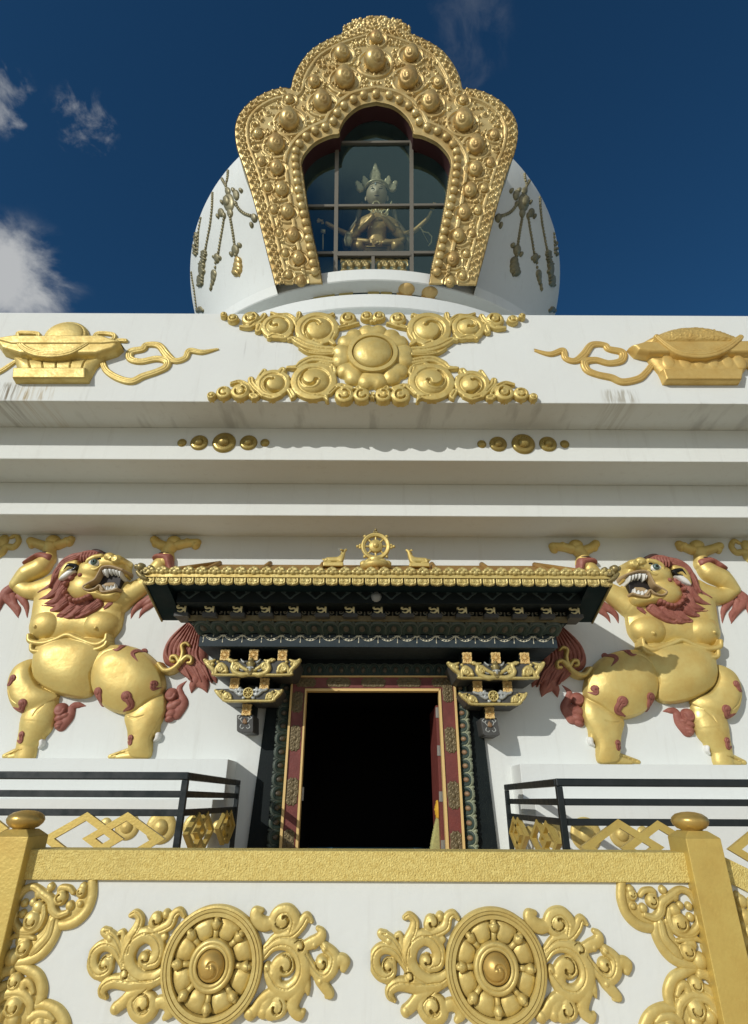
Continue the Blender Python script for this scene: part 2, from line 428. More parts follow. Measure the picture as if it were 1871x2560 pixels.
# ------------------------------------------------------------------ carved relief: a signed height field over a plane
def skin(name, verts, edges, radii, root, m, parent, sub=2):
    me = bpy.data.meshes.new(name); me.from_pydata(verts, edges, []); me.update()
    o = link(name, me, m, parent)
    sk = o.modifiers.new('skin', 'SKIN'); sk.use_smooth_shade = True
    for v, r in zip(me.skin_vertices[0].data, radii): v.radius = (r, r) if not hasattr(r, '__len__') else r
    me.skin_vertices[0].data[root].use_root = True
    if sub: ss = o.modifiers.new('sub', 'SUBSURF'); ss.levels = sub; ss.render_levels = sub
    return o

def box_blur(a, n, ax):
    if n < 1: return a
    pad = [(n + 1, n) if i == ax else (0, 0) for i in range(2)]
    c = np.cumsum(np.pad(a, pad), axis=ax); m = a.shape[ax]; k = 2 * n + 1
    return (np.take(c, np.arange(k, k + m), ax) - np.take(c, np.arange(0, m), ax)) / k
class Relief:
    def __init__(s, x0, x1, z0, z1, res):
        s.x = np.arange(x0, x1 + res, res); s.z = np.arange(z0, z1 + res, res); s.r = res
        s.H = np.full((len(s.z), len(s.x)), -0.3)
    def like(s):
        o = Relief.__new__(Relief); o.x, o.z, o.r = s.x, s.z, s.r; o.H = np.full(s.H.shape, -0.3); return o
    def win(s, a, b, c, d):
        i0, i1 = max(0, int((a - s.x[0]) / s.r) - 1), min(len(s.x), int((b - s.x[0]) / s.r) + 3)
        j0, j1 = max(0, int((c - s.z[0]) / s.r) - 1), min(len(s.z), int((d - s.z[0]) / s.r) + 3)
        if i1 <= i0 or j1 <= j0: return None
        return (slice(j0, j1), slice(i0, i1))
    def put(s, w, f, mode='max', k=0.03):
        H = s.H[w]
        if mode == 'max': s.H[w] = np.maximum(H, f)
        elif mode == 'smax':
            h = np.clip(0.5 + 0.5 * (f - H) / k, 0, 1); s.H[w] = H * (1 - h) + f * h + k * h * (1 - h)
        elif mode == 'add': s.H[w] = np.where(H > 0, H + np.maximum(f, 0), H)
        elif mode == 'sub': s.H[w] = np.where(H > 0, np.maximum(H - np.maximum(f, 0), 0.002), H)
    def stroke(s, pts, r, h=0.8, lift=0.0, mode='max', k=0.03, flat=False, n=8, habs=None):
        P = spline(pts, n); N = len(P)
        rr = np.interp(np.linspace(0, 1, N), np.linspace(0, 1, len(r)), r) if hasattr(r, '__len__') else np.full(N, float(r))
        m = rr.max() + 3 * s.r
        w = s.win(P[:, 0].min() - m, P[:, 0].max() + m, P[:, 1].min() - m, P[:, 1].max() + m)
        if w is None: return s
        F = np.full((w[0].stop - w[0].start, w[1].stop - w[1].start), -0.3)
        for i in range(N - 1):
            a, b = P[i], P[i + 1]; mm = max(rr[i], rr[i + 1]) + 3 * s.r
            ww = s.win(min(a[0], b[0]) - mm, max(a[0], b[0]) + mm, min(a[1], b[1]) - mm, max(a[1], b[1]) + mm)
            if ww is None: continue
            X, Z = s.x[ww[1]][None, :], s.z[ww[0]][:, None]
            d = b - a; L2 = d @ d + 1e-12
            t = np.clip(((X - a[0]) * d[0] + (Z - a[1]) * d[1]) / L2, 0, 1)
            R = rr[i] + (rr[i + 1] - rr[i]) * t
            D = np.hypot(X - a[0] - t * d[0], Z - a[1] - t * d[1])
            hh = (h * R) if habs is None else habs
            if flat: g = hh * np.clip((R - D) / (0.35 * R), 0, 1) ** 0.5
            else: g = hh * np.sqrt(np.clip(1 - (D / R) ** 2, 0, 1))
            f = np.where(D < R, lift + g, lift - (D - R) * 8)
            sl = (slice(ww[0].start - w[0].start, ww[0].stop - w[0].start), slice(ww[1].start - w[1].start, ww[1].stop - w[1].start))
            F[sl] = np.maximum(F[sl], f)
        s.put(w, F, mode, k); return s
    def blob(s, c, rx, rz=None, h=0.05, ang=0, lift=0.0, mode='max', k=0.03, p=0.5, ring=None):
        rz = rx if rz is None else rz; m = max(rx, rz) + 3 * s.r
        w = s.win(c[0] - m, c[0] + m, c[1] - m, c[1] + m)
        if w is None: return s
        X, Z = s.x[w[1]][None, :] - c[0], s.z[w[0]][:, None] - c[1]
        ca, sa = math.cos(ang), math.sin(ang)
        q = np.hypot((X * ca + Z * sa) / rx, (-X * sa + Z * ca) / rz)
        f = np.where(q < 1, lift + h * np.clip(1 - q * q, 0, 1) ** p, lift - (q - 1) * min(rx, rz) * 8)
        s.put(w, f, mode, k); return s
    def sd(s, poly, w):
        P = np.asarray(poly, float); X, Z = np.meshgrid(s.x[w[1]], s.z[w[0]])
        D = np.full(X.shape, 1e9); ins = np.zeros(X.shape, bool)
        for i in range(len(P)):
            a, b = P[i], P[(i + 1) % len(P)]; d = b - a; L2 = d @ d + 1e-12
            t = np.clip(((X - a[0]) * d[0] + (Z - a[1]) * d[1]) / L2, 0, 1)
            D = np.minimum(D, np.hypot(X - a[0] - t * d[0], Z - a[1] - t * d[1]))
            if a[1] != b[1]:
                cr = (a[1] > Z) != (b[1] > Z)
                ins ^= cr & (X < (b[0] - a[0]) * (Z - a[1]) / (b[1] - a[1]) + a[0])
        return np.where(ins, D, -D)
    def poly(s, pts, h, bev, lift=0.0, mode='max', k=0.03, smooth=0, soft=0):
        P = np.asarray(pts, float)
        if smooth:
            Q = np.vstack([P, P[:1]]); q = np.vstack([P[-1:], Q, P[1:2]]); P = spline(q, smooth)[smooth:-smooth - 1]
        m = 4 * s.r
        w = s.win(P[:, 0].min() - m, P[:, 0].max() + m, P[:, 1].min() - m, P[:, 1].max() + m)
        if w is None: return s
        d = s.sd(P, w); t = np.clip(d / bev, 0, 1)
        if soft:      # blur the distance ridge so the swelling has no creases along its middle line
            e = np.maximum(d, 0)
            for _ in range(3): e = box_blur(box_blur(e, int(soft / s.r), 0), int(soft / s.r), 1)
            e = np.where(d > 0, np.minimum(e, d * 1.6 + 0.004), 0); t = np.clip(e / min(bev, e.max() * 1.02), 0, 1)
        f = np.where(d > 0, lift + h * np.sqrt(np.clip(1 - (1 - t) ** 2, 0, 1)), lift + d * 8)
        s.put(w, f, mode, k); return s
    def curl(s, c, r, a0=90, turns=1.1, th=None, h=0.8, lift=0.0, cw=1, end=0.25):
        """a tapering scroll that winds in to a small boss"""
        th = th or r * 0.34; n = 16
        a = R_(a0) - cw * np.linspace(0, turns * 2 * math.pi, n); q = np.linspace(1, end, n) * (r - th * 0.9)
        s.stroke(np.stack([c[0] + q * np.cos(a), c[1] + q * np.sin(a)], 1), np.linspace(th, th * 0.7, n), h, lift, n=3)
        s.blob((c[0] + q[-1] * math.cos(a[-1]), c[1] + q[-1] * math.sin(a[-1])), th * 1.05, None, th * 1.0, 0, lift); return s
    def mesh(s, name, D=None, frame=None, over=None, mirror=None, base=0.0):
        O, eu, ev, n = frame if frame else ((0, D, 0), (1, 0, 0), (0, 0, 1), (0, -1, 0))
        O, eu, ev, n = map(np.array, (O, eu, ev, n))
        H = s.H
        act = np.maximum.reduce([H[:-1, :-1], H[1:, :-1], H[:-1, 1:], H[1:, 1:]]) > 0
        Hc = np.clip(H, -0.02, None)
        if over is not None: Hc = np.maximum(over.H, 0) + Hc
        use = np.zeros(H.shape, bool)
        use[:-1, :-1] |= act; use[1:, :-1] |= act; use[:-1, 1:] |= act; use[1:, 1:] |= act
        idx = np.full(H.shape, -1, np.int64); idx[use] = np.arange(use.sum())
        X, Z = np.meshgrid(s.x, s.z); x, z, h = X[use], Z[use], Hc[use] + base
        if mirror is not None: x = 2 * mirror - x
        V = O + x[:, None] * eu + z[:, None] * ev + h[:, None] * n
        J, I = np.nonzero(act)
        Q = np.stack([idx[J, I], idx[J, I + 1], idx[J + 1, I + 1], idx[J + 1, I]], 1)
        if mirror is not None: Q = Q[:, ::-1]
        return np_mesh(name, V, Q)
# ================================================================== the setting
g = MB(); g.add([(-400, -400, 0), (400, -400, 0), (400, 600, 0), (-400, 600, 0)], [(0, 1, 2, 3)])
tag(g.obj('ground', GRASS), kind='structure')
g = MB(); g.add([(-45, -70, .004), (45, -70, .004), (45, 4.1, .004), (-45, 4.1, .004)], [(0, 1, 2, 3)])
tag(g.obj('pavement', PAVING), kind='structure')

# ------------------------------------------------------------------ the shrine building
WALL = 8.0; AX = 14.2            # front wall plane, and the axis of the dome behind it
Z1 = zc(1342, WALL)
def depth_for(v, z): 
    x, y, zz = ray(CX, v); return float((z - EYE) * y / zz)
D1 = depth_for(1290, Z1); Z2 = zc(1210, D1)
D2 = depth_for(1151, Z2); Z3 = zc(1071, D2)
D3 = depth_for(1006, Z3); Z4 = zc(785, D3)
FLOORZ = 0.8
shrine = thing('shrine_building', 'white stepped shrine with flaring cornices and a round dome above the dark doorway', 'shrine', (0, AX, 0))
hw = AX - WALL
DX0, DX1, DZT = -1.22, 1.26, float(W(940, 1676, WALL)[1])
m = MB()
m.box(-hw, DX0, WALL, WALL + .5, 0, Z1); m.box(DX1, hw, WALL, WALL + .5, 0, Z1); m.box(DX0, DX1, WALL, WALL + .5, DZT, Z1)
m.box(-hw, DX0, WALL + .5, 2 * AX - WALL, 0, Z1); m.box(DX1, hw, WALL + .5, 2 * AX - WALL, 0, Z1)
m.obj('wall', WHITE_A, shrine)
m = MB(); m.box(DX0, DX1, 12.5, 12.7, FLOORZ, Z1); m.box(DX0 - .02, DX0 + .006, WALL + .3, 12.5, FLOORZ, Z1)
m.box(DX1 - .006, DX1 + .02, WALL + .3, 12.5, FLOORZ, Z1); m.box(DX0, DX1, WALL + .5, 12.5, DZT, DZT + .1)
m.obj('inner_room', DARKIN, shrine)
def slab(name, D, z0, z1, mt, bev=0.012):
    w = AX - D; MB().box(-w, w, D, 2 * AX - D, z0, z1).obj(name, mt, shrine, bevel=bev)
slab('cornice', D1, Z1, Z2, WHITE_A); slab('cornice', D2, Z2, Z3, WHITE_A)
xl, zl0 = W(0, 985, D3)[0], Z3
WHITE_P = white_mat('white_render_stained', stains=(
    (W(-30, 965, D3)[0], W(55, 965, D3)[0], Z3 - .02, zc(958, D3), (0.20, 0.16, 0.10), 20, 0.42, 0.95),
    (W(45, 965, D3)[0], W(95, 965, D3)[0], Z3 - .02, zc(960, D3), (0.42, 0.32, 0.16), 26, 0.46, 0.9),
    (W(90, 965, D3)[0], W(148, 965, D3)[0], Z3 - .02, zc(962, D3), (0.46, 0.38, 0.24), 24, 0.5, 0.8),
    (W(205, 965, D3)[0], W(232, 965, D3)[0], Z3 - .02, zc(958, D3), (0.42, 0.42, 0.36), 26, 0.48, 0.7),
    (W(1500, 985, D3)[0], W(1600, 985, D3)[0], Z3 - .02, zc(968, D3), (0.40, 0.38, 0.31), 24, 0.44, 0.8),
    (W(560, 985, D3)[0], W(900, 985, D3)[0], zc(930, D3), zc(835, D3), (0.55, 0.56, 0.54), 16, 0.60, 0.6),
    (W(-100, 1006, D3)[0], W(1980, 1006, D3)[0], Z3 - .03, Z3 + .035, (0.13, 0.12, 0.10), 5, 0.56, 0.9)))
slab('parapet', D3, Z3, Z4, WHITE_P)

# plinths the lions stand on: an upper and a lower step on each side of the door
PZL, PZR = float(W(300, 1897, 7.5)[1]), float(W(1500, 1911, 7.5)[1])
PXL, PXR = float(W(571, 1896, 7.5)[0]), float(W(1300, 1908, 7.5)[0])
LZL, LZR = float(W(300, 1998, 6.95)[1]), float(W(1500, 2010, 6.95)[1])
MB().box(-hw, PXL, 7.5, WALL + .1, 0, PZL).obj('plinth', WHITE_A, shrine, bevel=.008)
MB().box(PXR, hw, 7.5, WALL + .1, 0, PZR).obj('plinth', WHITE_A, shrine, bevel=.008)
MB().box(-hw, PXL + .01, 6.95, 7.6, 0, LZL).obj('plinth', WHITE_A, shrine, bevel=.008)
MB().box(PXR - .01, hw, 6.95, 7.6, 0, LZR).obj('plinth', WHITE_A, shrine, bevel=.008)
MB().box(-5.5, 5.5, 4.2, WALL + .4, 0, FLOORZ).obj('landing', FLOOR, shrine)

# dome and the round mouldings under it
_co = np.polyfit([7.5, 10., 12.5, 15., 17.5], [5.28, 4.92, 5.32, 5.97, 3.75], 4)
ZD0, ZD1 = 7.9, 18.0
def dome_r(zrel):
    zz = np.clip(zrel, ZD0, 17.3)
    r = np.polyval(_co, zz)
    return r
prof = [(float(dome_r(z)), z + EYE) for z in np.linspace(ZD0, 17.3, 60)]
r0 = prof[-1][0]; prof += [(r0 * math.cos(t), 17.3 + EYE + 0.9 * math.sin(t)) for t in np.linspace(.15, math.pi / 2, 8)]
def keep(p):   # the opening of the niche, hidden behind its gilt frame
    return not (p[1] < AX - 1.5 and abs(p[0]) < 2.0 and 9.2 + EYE < p[2] < 15.6 + EYE)
WHITE_D = white_mat('white_dome')
m = MB(); m.lathe(prof, (0, AX, 0), 160, keep=keep); m.obj('dome', WHITE_D, shrine)
NICHE_TOP = 15.9 + EYE
def ring(R, zt, zb, nR, nz):
    m = MB(); m.lathe([(nR, nz), (nR, zb), (R - .02, zb), (R, zb + .02), (R, zt - .02), (R - .02, zt), (4.0, zt + .05)], (0, AX, 0), 200)
    for i in range(len(m.sm)): m.sm[i] = True
    o = m.obj('ring_moulding', WHITE_A, shrine)
    md = o.modifiers.new('edge', 'EDGE_SPLIT'); md.split_angle = R_(35)
    return o
def zfront(v, R): return float(W(940, v, AX - R)[1])
R1, NR1, R2, NR2 = 5.65, 5.33, 5.95, 5.5
ring(R1, zfront(671, R1), zfront(699.5, R1), NR1, zfront(731, NR1))
ring(R2, zfront(733, R2), zfront(768, R2), NR2, Z4 - .1)

# ------------------------------------------------------------------ landing parapet in front, its posts and the stair parapet
BD = 4.0
bz1 = float(W(900, 2128, BD)[1]); bz0 = float(W(900, 2204, BD)[1])
pL, pR = -2.46, 2.235
pL = float(W(68, 2106, BD - .06)[0]); pR = float(W(1716, 2100, BD - .06)[0])
lp = thing('landing_parapet', 'low white parapet wall with a broad gold stucco coping between two gold posts', 'parapet', ((pL + pR) / 2, BD, 0))
MB().box(pL - .05, pR + .05, BD, BD + .20, bz0, bz1).obj('coping', STUCCO, lp, bevel=.006)
MB().box(pL - .05, pR + .05, BD + .03, BD + .18, 0, bz0).obj('wall', white_mat('white_parapet'), lp)
PW = float(W(1803, 2095, BD - .06)[0] - W(1715.5, 2095, BD - .06)[0])
GPOST = mat('gold_post_paint', (0.70, 0.53, 0.15), 0.45, 0.35, (0.62, 0.44, 0.115), 5, 0.35, 55, 3, bdist=.006)
GBALL = mat('gold_ball_paint', (0.60, 0.41, 0.12), 0.36, 0.55, (0.52, 0.34, 0.09), 6, 0.15, 40)
def post(x0, x1, v, label):
    y0, y1 = BD - .06, BD + .18; zt = float(W(1760, v, y0)[1]); c = ((x0 + x1) / 2, (y0 + y1) / 2)
    t = thing('parapet_post', label, 'post', (c[0], c[1], 0), 'gold posts of the landing parapet')
    b = MB(); b.box(x0, x1, y0, y1, 0, zt)
    i = .045
    b.hexa([(x0, y0, zt), (x1, y0, zt), (x1, y1, zt), (x0, y1, zt),
            (x0 + i, y0 + i, zt + .036), (x1 - i, y0 + i, zt + .036), (x1 - i, y1 - i, zt + .036), (x0 + i, y1 - i, zt + .036)])
    b.obj('shaft', GPOST, t, bevel=.004)
    q = MB(); q.lathe([(.0, -.01), (.06, -.008), (.062, .006), (.082, .014), (.102, .034), (.109, .054), (.102, .074), (.077, .093), (.038, .103), (0, .106)], (c[0], c[1], zt + .034), 36)
    q.obj('ball_finial', GBALL, t)
post(pR, pR + PW, 2096, 'gold post with a ball finial at the right end of the coping')
post(pL - PW, pL, 2100, 'gold ball-topped post at the left end of the coping, cut by the photo edge')
# the stair parapet going down beyond the right post
sp = thing('stair_parapet', 'short sloping gold coping running down to the right beyond the right post', 'parapet', (pR + .6, 4.1, 0))
sx0 = pR + PW - .03
q0 = W(1812, 2143, 4.02); q1 = W(1871, 2172, 4.02); sl = (q1[1] - q0[1]) / (q1[0] - q0[0])
zt = float(q0[1] + sl * (sx0 - q0[0])); th = float(W(1832, 2215, 4.02)[1] - W(1832, 2150, 4.02)[1])
sx1 = sx0 + 1.6; ze = zt + sl * 1.6
m = MB(); m.prism([(sx0, zt + th), (sx1, ze + th), (sx1, ze), (sx0, zt)], 4.02, 4.2); m.obj('coping', STUCCO, sp)
m = MB(); m.prism([(sx0, 0), (sx1, 0), (sx1, ze + th), (sx0, zt + th)], 4.05, 4.18); m.obj('wall', WHITE_A, sp)

# ------------------------------------------------------------------ door
def S4(x, y): return (600 + x * .2211, 1640 + y * .2211)
def S5(x, y): return (1050 + x * .2212, 1640 + y * .2212)
def wpoly(pts, D): return [tuple(map(float, W(u, v, D))) for u, v in pts]
def extend(poly, zf=FLOORZ - .002):   # run the two lowest corners of a jamb down to the floor
    (a, b, c, d) = poly
    def ex(t, l): k = (zf - t[1]) / (l[1] - t[1]); return (t[0] + (l[0] - t[0]) * k, zf)
    return [a, b, ex(b, c), ex(a, d)]
door = thing('door_frame', 'tall tapered door frame with red boards, brass straps and a carved lotus petal border', 'door frame', (0.02, 7.9, FLOORZ))
def jamb(name, pts, y0, y1, mt, D=None):
    p = extend(wpoly(pts, D or y0)); m = MB(); m.prism(p[::-1], y0, y1); return m.obj(name, mt, door, bevel=.003)
jamb('outer_board', [S4(335, 330), S4(600, 330), S4(455, 2200), S4(75, 2200)], 7.95, 8.05, TEAL)
jamb('outer_board', [S5(395, 300), S5(655, 300), S5(885, 2200), S5(500, 2200)], 7.95, 8.05, TEAL)
gl = [jamb('gold_strip', [S4(583, 222), S4(603, 240), S4(472, 2200), S4(440, 2200)], 7.86, 8.0, ORANGE),
      jamb('gold_strip', [S5(378, 240), S5(402, 222), S5(518, 2200), S5(489, 2200)], 7.86, 8.0, ORANGE)]
rl = [jamb('red_board', [S4(604, 240), S4(736, 366), S4(624, 2200), S4(473, 2200)], 7.885, 8.02, RED),
      jamb('red_board', [S5(225, 368), S5(377, 240), S5(488, 2200), S5(336, 2200)], 7.885, 8.02, RED)]
jamb('gold_strip', [S4(737, 366), S4(753, 395), S4(656, 2200), S4(625, 2200)], 7.87, 8.0, ORANGE)
jamb('gold_strip', [S5(214, 398), S5(237, 368), S5(335, 2200), S5(302, 2200)], 7.87, 8.0, ORANGE)
def head(name, pts, y0, y1, mt):
    p = wpoly(pts, y0); m = MB(); m.prism(p[::-1], y0, y1); return m.obj(name, mt, door, bevel=.003)
head('gold_strip', [S4(583, 221), S5(402, 221), S5(378, 239), S4(604, 239)], 7.86, 8.0, ORANGE)
head('red_board', [S4(604, 240.5), S5(377, 240.5), S5(226, 366.5), S4(735, 366.5)], 7.885, 8.02, RED)
head('gold_strip', [S4(736.5, 367.5), S5(225, 367.5), S5(214, 397), S4(753.5, 397)], 7.87, 8.0, ORANGE)
# dark timber lintel over the frame, between the brackets
m = MB(); x0, zt_ = W(520, 1612, 7.96); x1, zb_ = W(1362, 1690, 7.96)
m.box(float(x0) + .35, float(x1) - .35, 7.93, 8.04, float(W(940, 1689, 7.93)[1]), float(zt_)); m.obj('lintel', TEAL, door)

# embossed straps
rs = Relief(-.09, .09, -.16, .16, .0045)
rs.poly([(-.075, .12), (-.045, .135), (-.03, .155), (0, .14), (.03, .155), (.045, .135), (.075, .12), (.07, .06), (.08, 0), (.07, -.06),
         (.075, -.12), (.045, -.135), (.03, -.155), (0, -.14), (-.03, -.155), (-.045, -.135), (-.075, -.12), (-.07, -.06), (-.08, 0), (-.07, .06)], .004, .004)
for sx in (-1, 1):
    for cz in (-.105, -.035, .035, .105):
        rs.curl((sx * .04, cz), .03, 90 if sx > 0 else 270, 1.0, .008, .9, .004, sx)
for cz in (-.13, -.07, 0, .07, .13): rs.blob((0, cz), .013, .016, .013, 0, .004)
rs.blob((0, 0), .024, .028, .014, 0, .004)
strap_me = rs.mesh('strap', frame=((0, 0, 0), (1, 0, 0), (0, 0, 1), (0, -1, 0)))
def strap(px, sx=1., sz=1., rot=0.0):
    x, z = W(px[0], px[1], 7.885)
    at('strap', strap_me, (float(x), 7.883, float(z)), door, (0, rot, 0), (sx, 1, sz), STRAP)
for p, a, b in ((S4(650, 520), 1, .9), (S4(622, 930), 1, 1.05), (S4(590, 1535), 1.02, 1.05), (S4(543, 2130), .98, 1.05)): strap(p, a, b, .03)
for p, a, b in ((S5(318, 420), .95, .8), (S5(350, 950), 1, 1.05), (S5(385, 1575), 1.02, 1.05), (S5(418, 2150), .98, 1.05)): strap(p, a, b, -.03)
for u in (847, 934, 1023): strap((u, 1706.5), .82, 1.1, math.pi / 2)
strap((765, 1706.5), .8, .9, math.pi / 2); strap((1105, 1706.5), .8, .9, math.pi / 2)

# lotus petals: horseshoe of green with a pale edge round a warm core; front of the unit faces -y, opening upwards
def petal_meshes(w, h):
    r1 = Relief(-w * .6, w * .6, -h * .62, h * .62, w / 26)
    arch = [(-w * .38, h * .5), (-w * .36, 0), (-w * .2, -h * .34), (0, -h * .40), (w * .2, -h * .34), (w * .36, 0), (w * .38, h * .5)]
    r1.poly([(-w * .52, h * .55), (-w * .5, -h * .1), (-w * .3, -h * .46), (0, -h * .56), (w * .3, -h * .46), (w * .5, -h * .1), (w * .52, h * .55)], w * .10, w * .12)
    r1.stroke(arch, w * .13, .8, w * .07, n=5)
    r2 = Relief(-w * .6, w * .6, -h * .7, h * .62, w / 26)
    r2.stroke([(-w * .52, h * .5), (-w * .5, -h * .1), (-w * .3, -h * .44), (0, -h * .54), (w * .3, -h * .44), (w * .5, -h * .1), (w * .52, h * .5)], w * .055, .9, w * .10, n=5)
    r2.blob((-w * .5, -h * .46), w * .09, None, w * .06, 0, w * .02); r2.blob((w * .5, -h * .46), w * .09, None, w * .06, 0, w * .02)
    r3 = Relief(-w * .6, w * .6, -h * .62, h * .62, w / 26)
    r3.blob((0, h * .02), w * .19, h * .30, w * .20, 0, w * .06)
    fr = ((0, 0, 0), (1, 0, 0), (0, 0, 1), (0, -1, 0))
    return r1.mesh('petal', frame=fr), r2.mesh('petal_edge', frame=fr), r3.mesh('petal_core', frame=fr)
pm = petal_meshes(.135, .135)
for me_, mm_ in zip(pm, (PETAL, PETALE, PETALC)): me_.materials.append(mm_)
PCD = mat('lotus_petal_core_shaded', (0.09, 0.075, 0.05), 0.5); PED = mat('lotus_petal_edge_shaded', (0.075, 0.095, 0.075), 0.55)  # darker copies: shade put into the colour of petals out of the sun
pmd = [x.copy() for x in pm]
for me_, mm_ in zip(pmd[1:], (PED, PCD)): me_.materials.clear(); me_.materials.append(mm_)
def put_petal(ms, loc, parent, rot, sc=(1, 1, 1)):
    p = at('petal', ms[0], loc, parent, rot, sc)
    for nme, me_ in (('petal_edge', ms[1]), ('petal_core', ms[2])):
        o = bpy.data.objects.new(nme, me_); COL.objects.link(o); o.parent = p
from mathutils import Euler
def jamb_petals(top, bot, D, n, yaw, roll, ms, wide):
    a, b = np.array(W(*top, D)), np.array(W(*bot, D))
    k = (FLOORZ - a[1]) / (b[1] - a[1]); b = a + (b - a) * k; n2 = int(round(n * k))
    step = np.linalg.norm(b - a) / n2; sc = step / .135 * 1.04
    for i in range(n2):
        p = a + (b - a) * (i + .5) / n2
        e = (Matrix.Rotation(yaw, 3, 'Z') @ Matrix.Rotation(roll, 3, 'Y')).to_euler()
        put_petal(ms, (float(p[0]), D - .02, float(p[1])), door, e, (sc, 1.0, wide))
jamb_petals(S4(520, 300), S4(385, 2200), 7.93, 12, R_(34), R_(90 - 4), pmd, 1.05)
jamb_petals(S5(455, 300), S5(583, 2200), 7.93, 12, -R_(34), R_(-90 + 4), pm, 1.05)
m = MB()   # splayed backing boards behind the jamb petals
for pts in ([S4(475, 240), S4(582, 240), S4(439, 2200), S4(318, 2200)], [S5(403, 240), S5(515, 240), S5(652, 2200), S5(519, 2200)]):
    p = extend(wpoly(pts, 7.95)); m.prism(p[::-1], 7.935, 7.99)
m.obj('border_board', TEAL, door)
n = 15; a = np.array(W(*S4(660, 155), 7.9)); b = np.array(W(*S5(340, 160), 7.9))
for i in range(n):
    p = a + (b - a) * i / (n - 1)
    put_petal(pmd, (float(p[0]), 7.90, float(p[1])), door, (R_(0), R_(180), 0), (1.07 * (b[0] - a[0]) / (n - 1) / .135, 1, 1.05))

# the open door leaf with steel hinge plates, folded back into the room
lf = thing('door_leaf', 'edge of the open red door leaf with steel hinge plates inside the right jamb', 'door', (1.05, 8.1, FLOORZ))
def S5p(pts, D): return extend(wpoly([S5(*p) for p in pts], D))
m = MB(); m.prism(S5p([(180, 560), (222, 560), (292, 2200), (245, 2200)], 8.06)[::-1], 8.06, 9.0); m.obj('leaf', RED, lf)
for y in (640, 1070, 1590, 2140):
    k = (y - 560) / 1640.
    xa, xb = 180 + 65 * k, 222 + 70 * k
    m = MB(); m.prism([tuple(map(float, W(*S5(*q), 8.055))) for q in ((xa - 2, y + 58), (xb - 3, y + 58), (xb - 5, y - 58), (xa - 4, y - 58))], 8.05, 8.064)
    m.obj('hinge', STEEL, lf)
for (x_, y_) in ((708, 1560),):
    m = MB(); xq, zq = W(*S4(x_, y_), 8.02); m.box(float(xq) - .018, float(xq) + .018, 7.99, 8.02, float(zq) - .075, float(zq) + .075); m.obj('hinge', STEEL, lf)
# curtain gathered at the right jamb
cu = thing('door_curtain', 'pale yellow green curtain gathered with an orange tie beside the open door leaf', 'curtain', (1.0, 8.3, FLOORZ))
rc = Relief(.5, 1.2, FLOORZ - .1, 2.2, .008)
PC = Pic(1050, 1640, .2212, 8.25)
for xs in ((208, 150), (214, 172), (218, 196), (222, 222), (226, 243)):
    rc.stroke(PC([(xs[0], 1830), ((xs[0] + xs[1]) / 2, 2000), (xs[1], 2200), (xs[1] - 12, 2450)]), [.018, .03, .034, .036], 1.1)
link('cloth', rc.mesh('cloth', D=8.28), SCARF, cu)
rc = Relief(.5, 1.2, 1.0, 2.2, .008); rc.stroke(PC([(215, 1660), (210, 1740), (214, 1815)]), [.03, .042, .03], 1.2)
link('tie', rc.mesh('tie', D=8.27), YEL, cu)

# ------------------------------------------------------------------ canopy over the door
FD = 6.4
cx0 = float(W(944.5, 1440, FD)[0]); chw = float(W(1531, 1440, FD)[0] - W(358, 1440, FD)[0]) / 2
cz_bt, cz_bb = float(W(944, 1438, FD)[1]), float(W(944, 1446, FD)[1])
cz_lap = float(W(944, 1463.5, FD)[1])
can = thing('door_canopy', 'projecting door canopy with ochre roof, gold scalloped fascia and dark carved tiers under it', 'canopy', (cx0, 7.9, cz_bb))
rt = float(W(944, 1413, 7.25)[1])          # where the roof meets its flat top
rx = chw - .62
m = MB()
e0, e1 = cx0 - chw, cx0 + chw
V_ = [(e0, FD, cz_bb), (e1, FD, cz_bb), (e1, WALL + .02, cz_bb), (e0, WALL + .02, cz_bb),
      (e0, FD, cz_bt), (e1, FD, cz_bt), (e1, WALL + .02, cz_bt), (e0, WALL + .02, cz_bt)]
m.add(V_, [(0, 4, 7, 3), (1, 2, 6, 5), (0, 1, 5, 4)])
m.add([(e0, FD, cz_bt), (e1, FD, cz_bt), (cx0 + rx, 7.25, rt), (cx0 - rx, 7.25, rt), (e0, WALL + .02, cz_bt), (e1, WALL + .02, cz_bt),
       (cx0 + rx, WALL + .02, rt), (cx0 - rx, WALL + .02, rt)], [(0, 1, 2, 3), (0, 3, 7, 4), (1, 5, 6, 2), (3, 2, 6, 7)])
m.obj('roof', ROOFG, can)
for u in (542, 675, 809, 942, 1080, 1205, 1347):
    xr = float(W(u, 1413, 7.25)[0]); xr = max(min(xr, cx0 + rx - .02), cx0 - rx + .02)
    f = 0.02
    m = MB(); p0 = Vector((xr, FD + .04, cz_bt + .02)); p1 = Vector((xr, 7.25, rt + .015))
    m.tube([p0 + (p1 - p0) * t for t in np.linspace(0, 1, 6)], .036, 12); m.obj('roof_roll', ROOFG, can)
for sx in (-1, 1):
    m = MB(); m.tube([(cx0 + sx * (chw - .03), FD + .03, cz_bt + .02), (cx0 + sx * rx, 7.25, rt + .012)], .034, 12); m.obj('hip_roll', ROOFG, can)
MB().box(e0, e1, FD - .025, FD - .001, cz_bb, cz_bt).obj('fascia_bar', GOLD, can)
NU = 36; step = 2 * chw / NU
ru = Relief(-step * .55, step * .55, -.02, .14, .0042); h_ = float(W(944, 1420, FD)[1]) - cz_bt
for (a, b, r) in ((-.33, .30, .20), (.33, .30, .20), (-.14, .55, .22), (.16, .55, .22), (0, .72, .20), (0, .28, .24)):
    ru.blob((a * step, b * h_), r * step, r * step, r * step * .9, 0, .006)
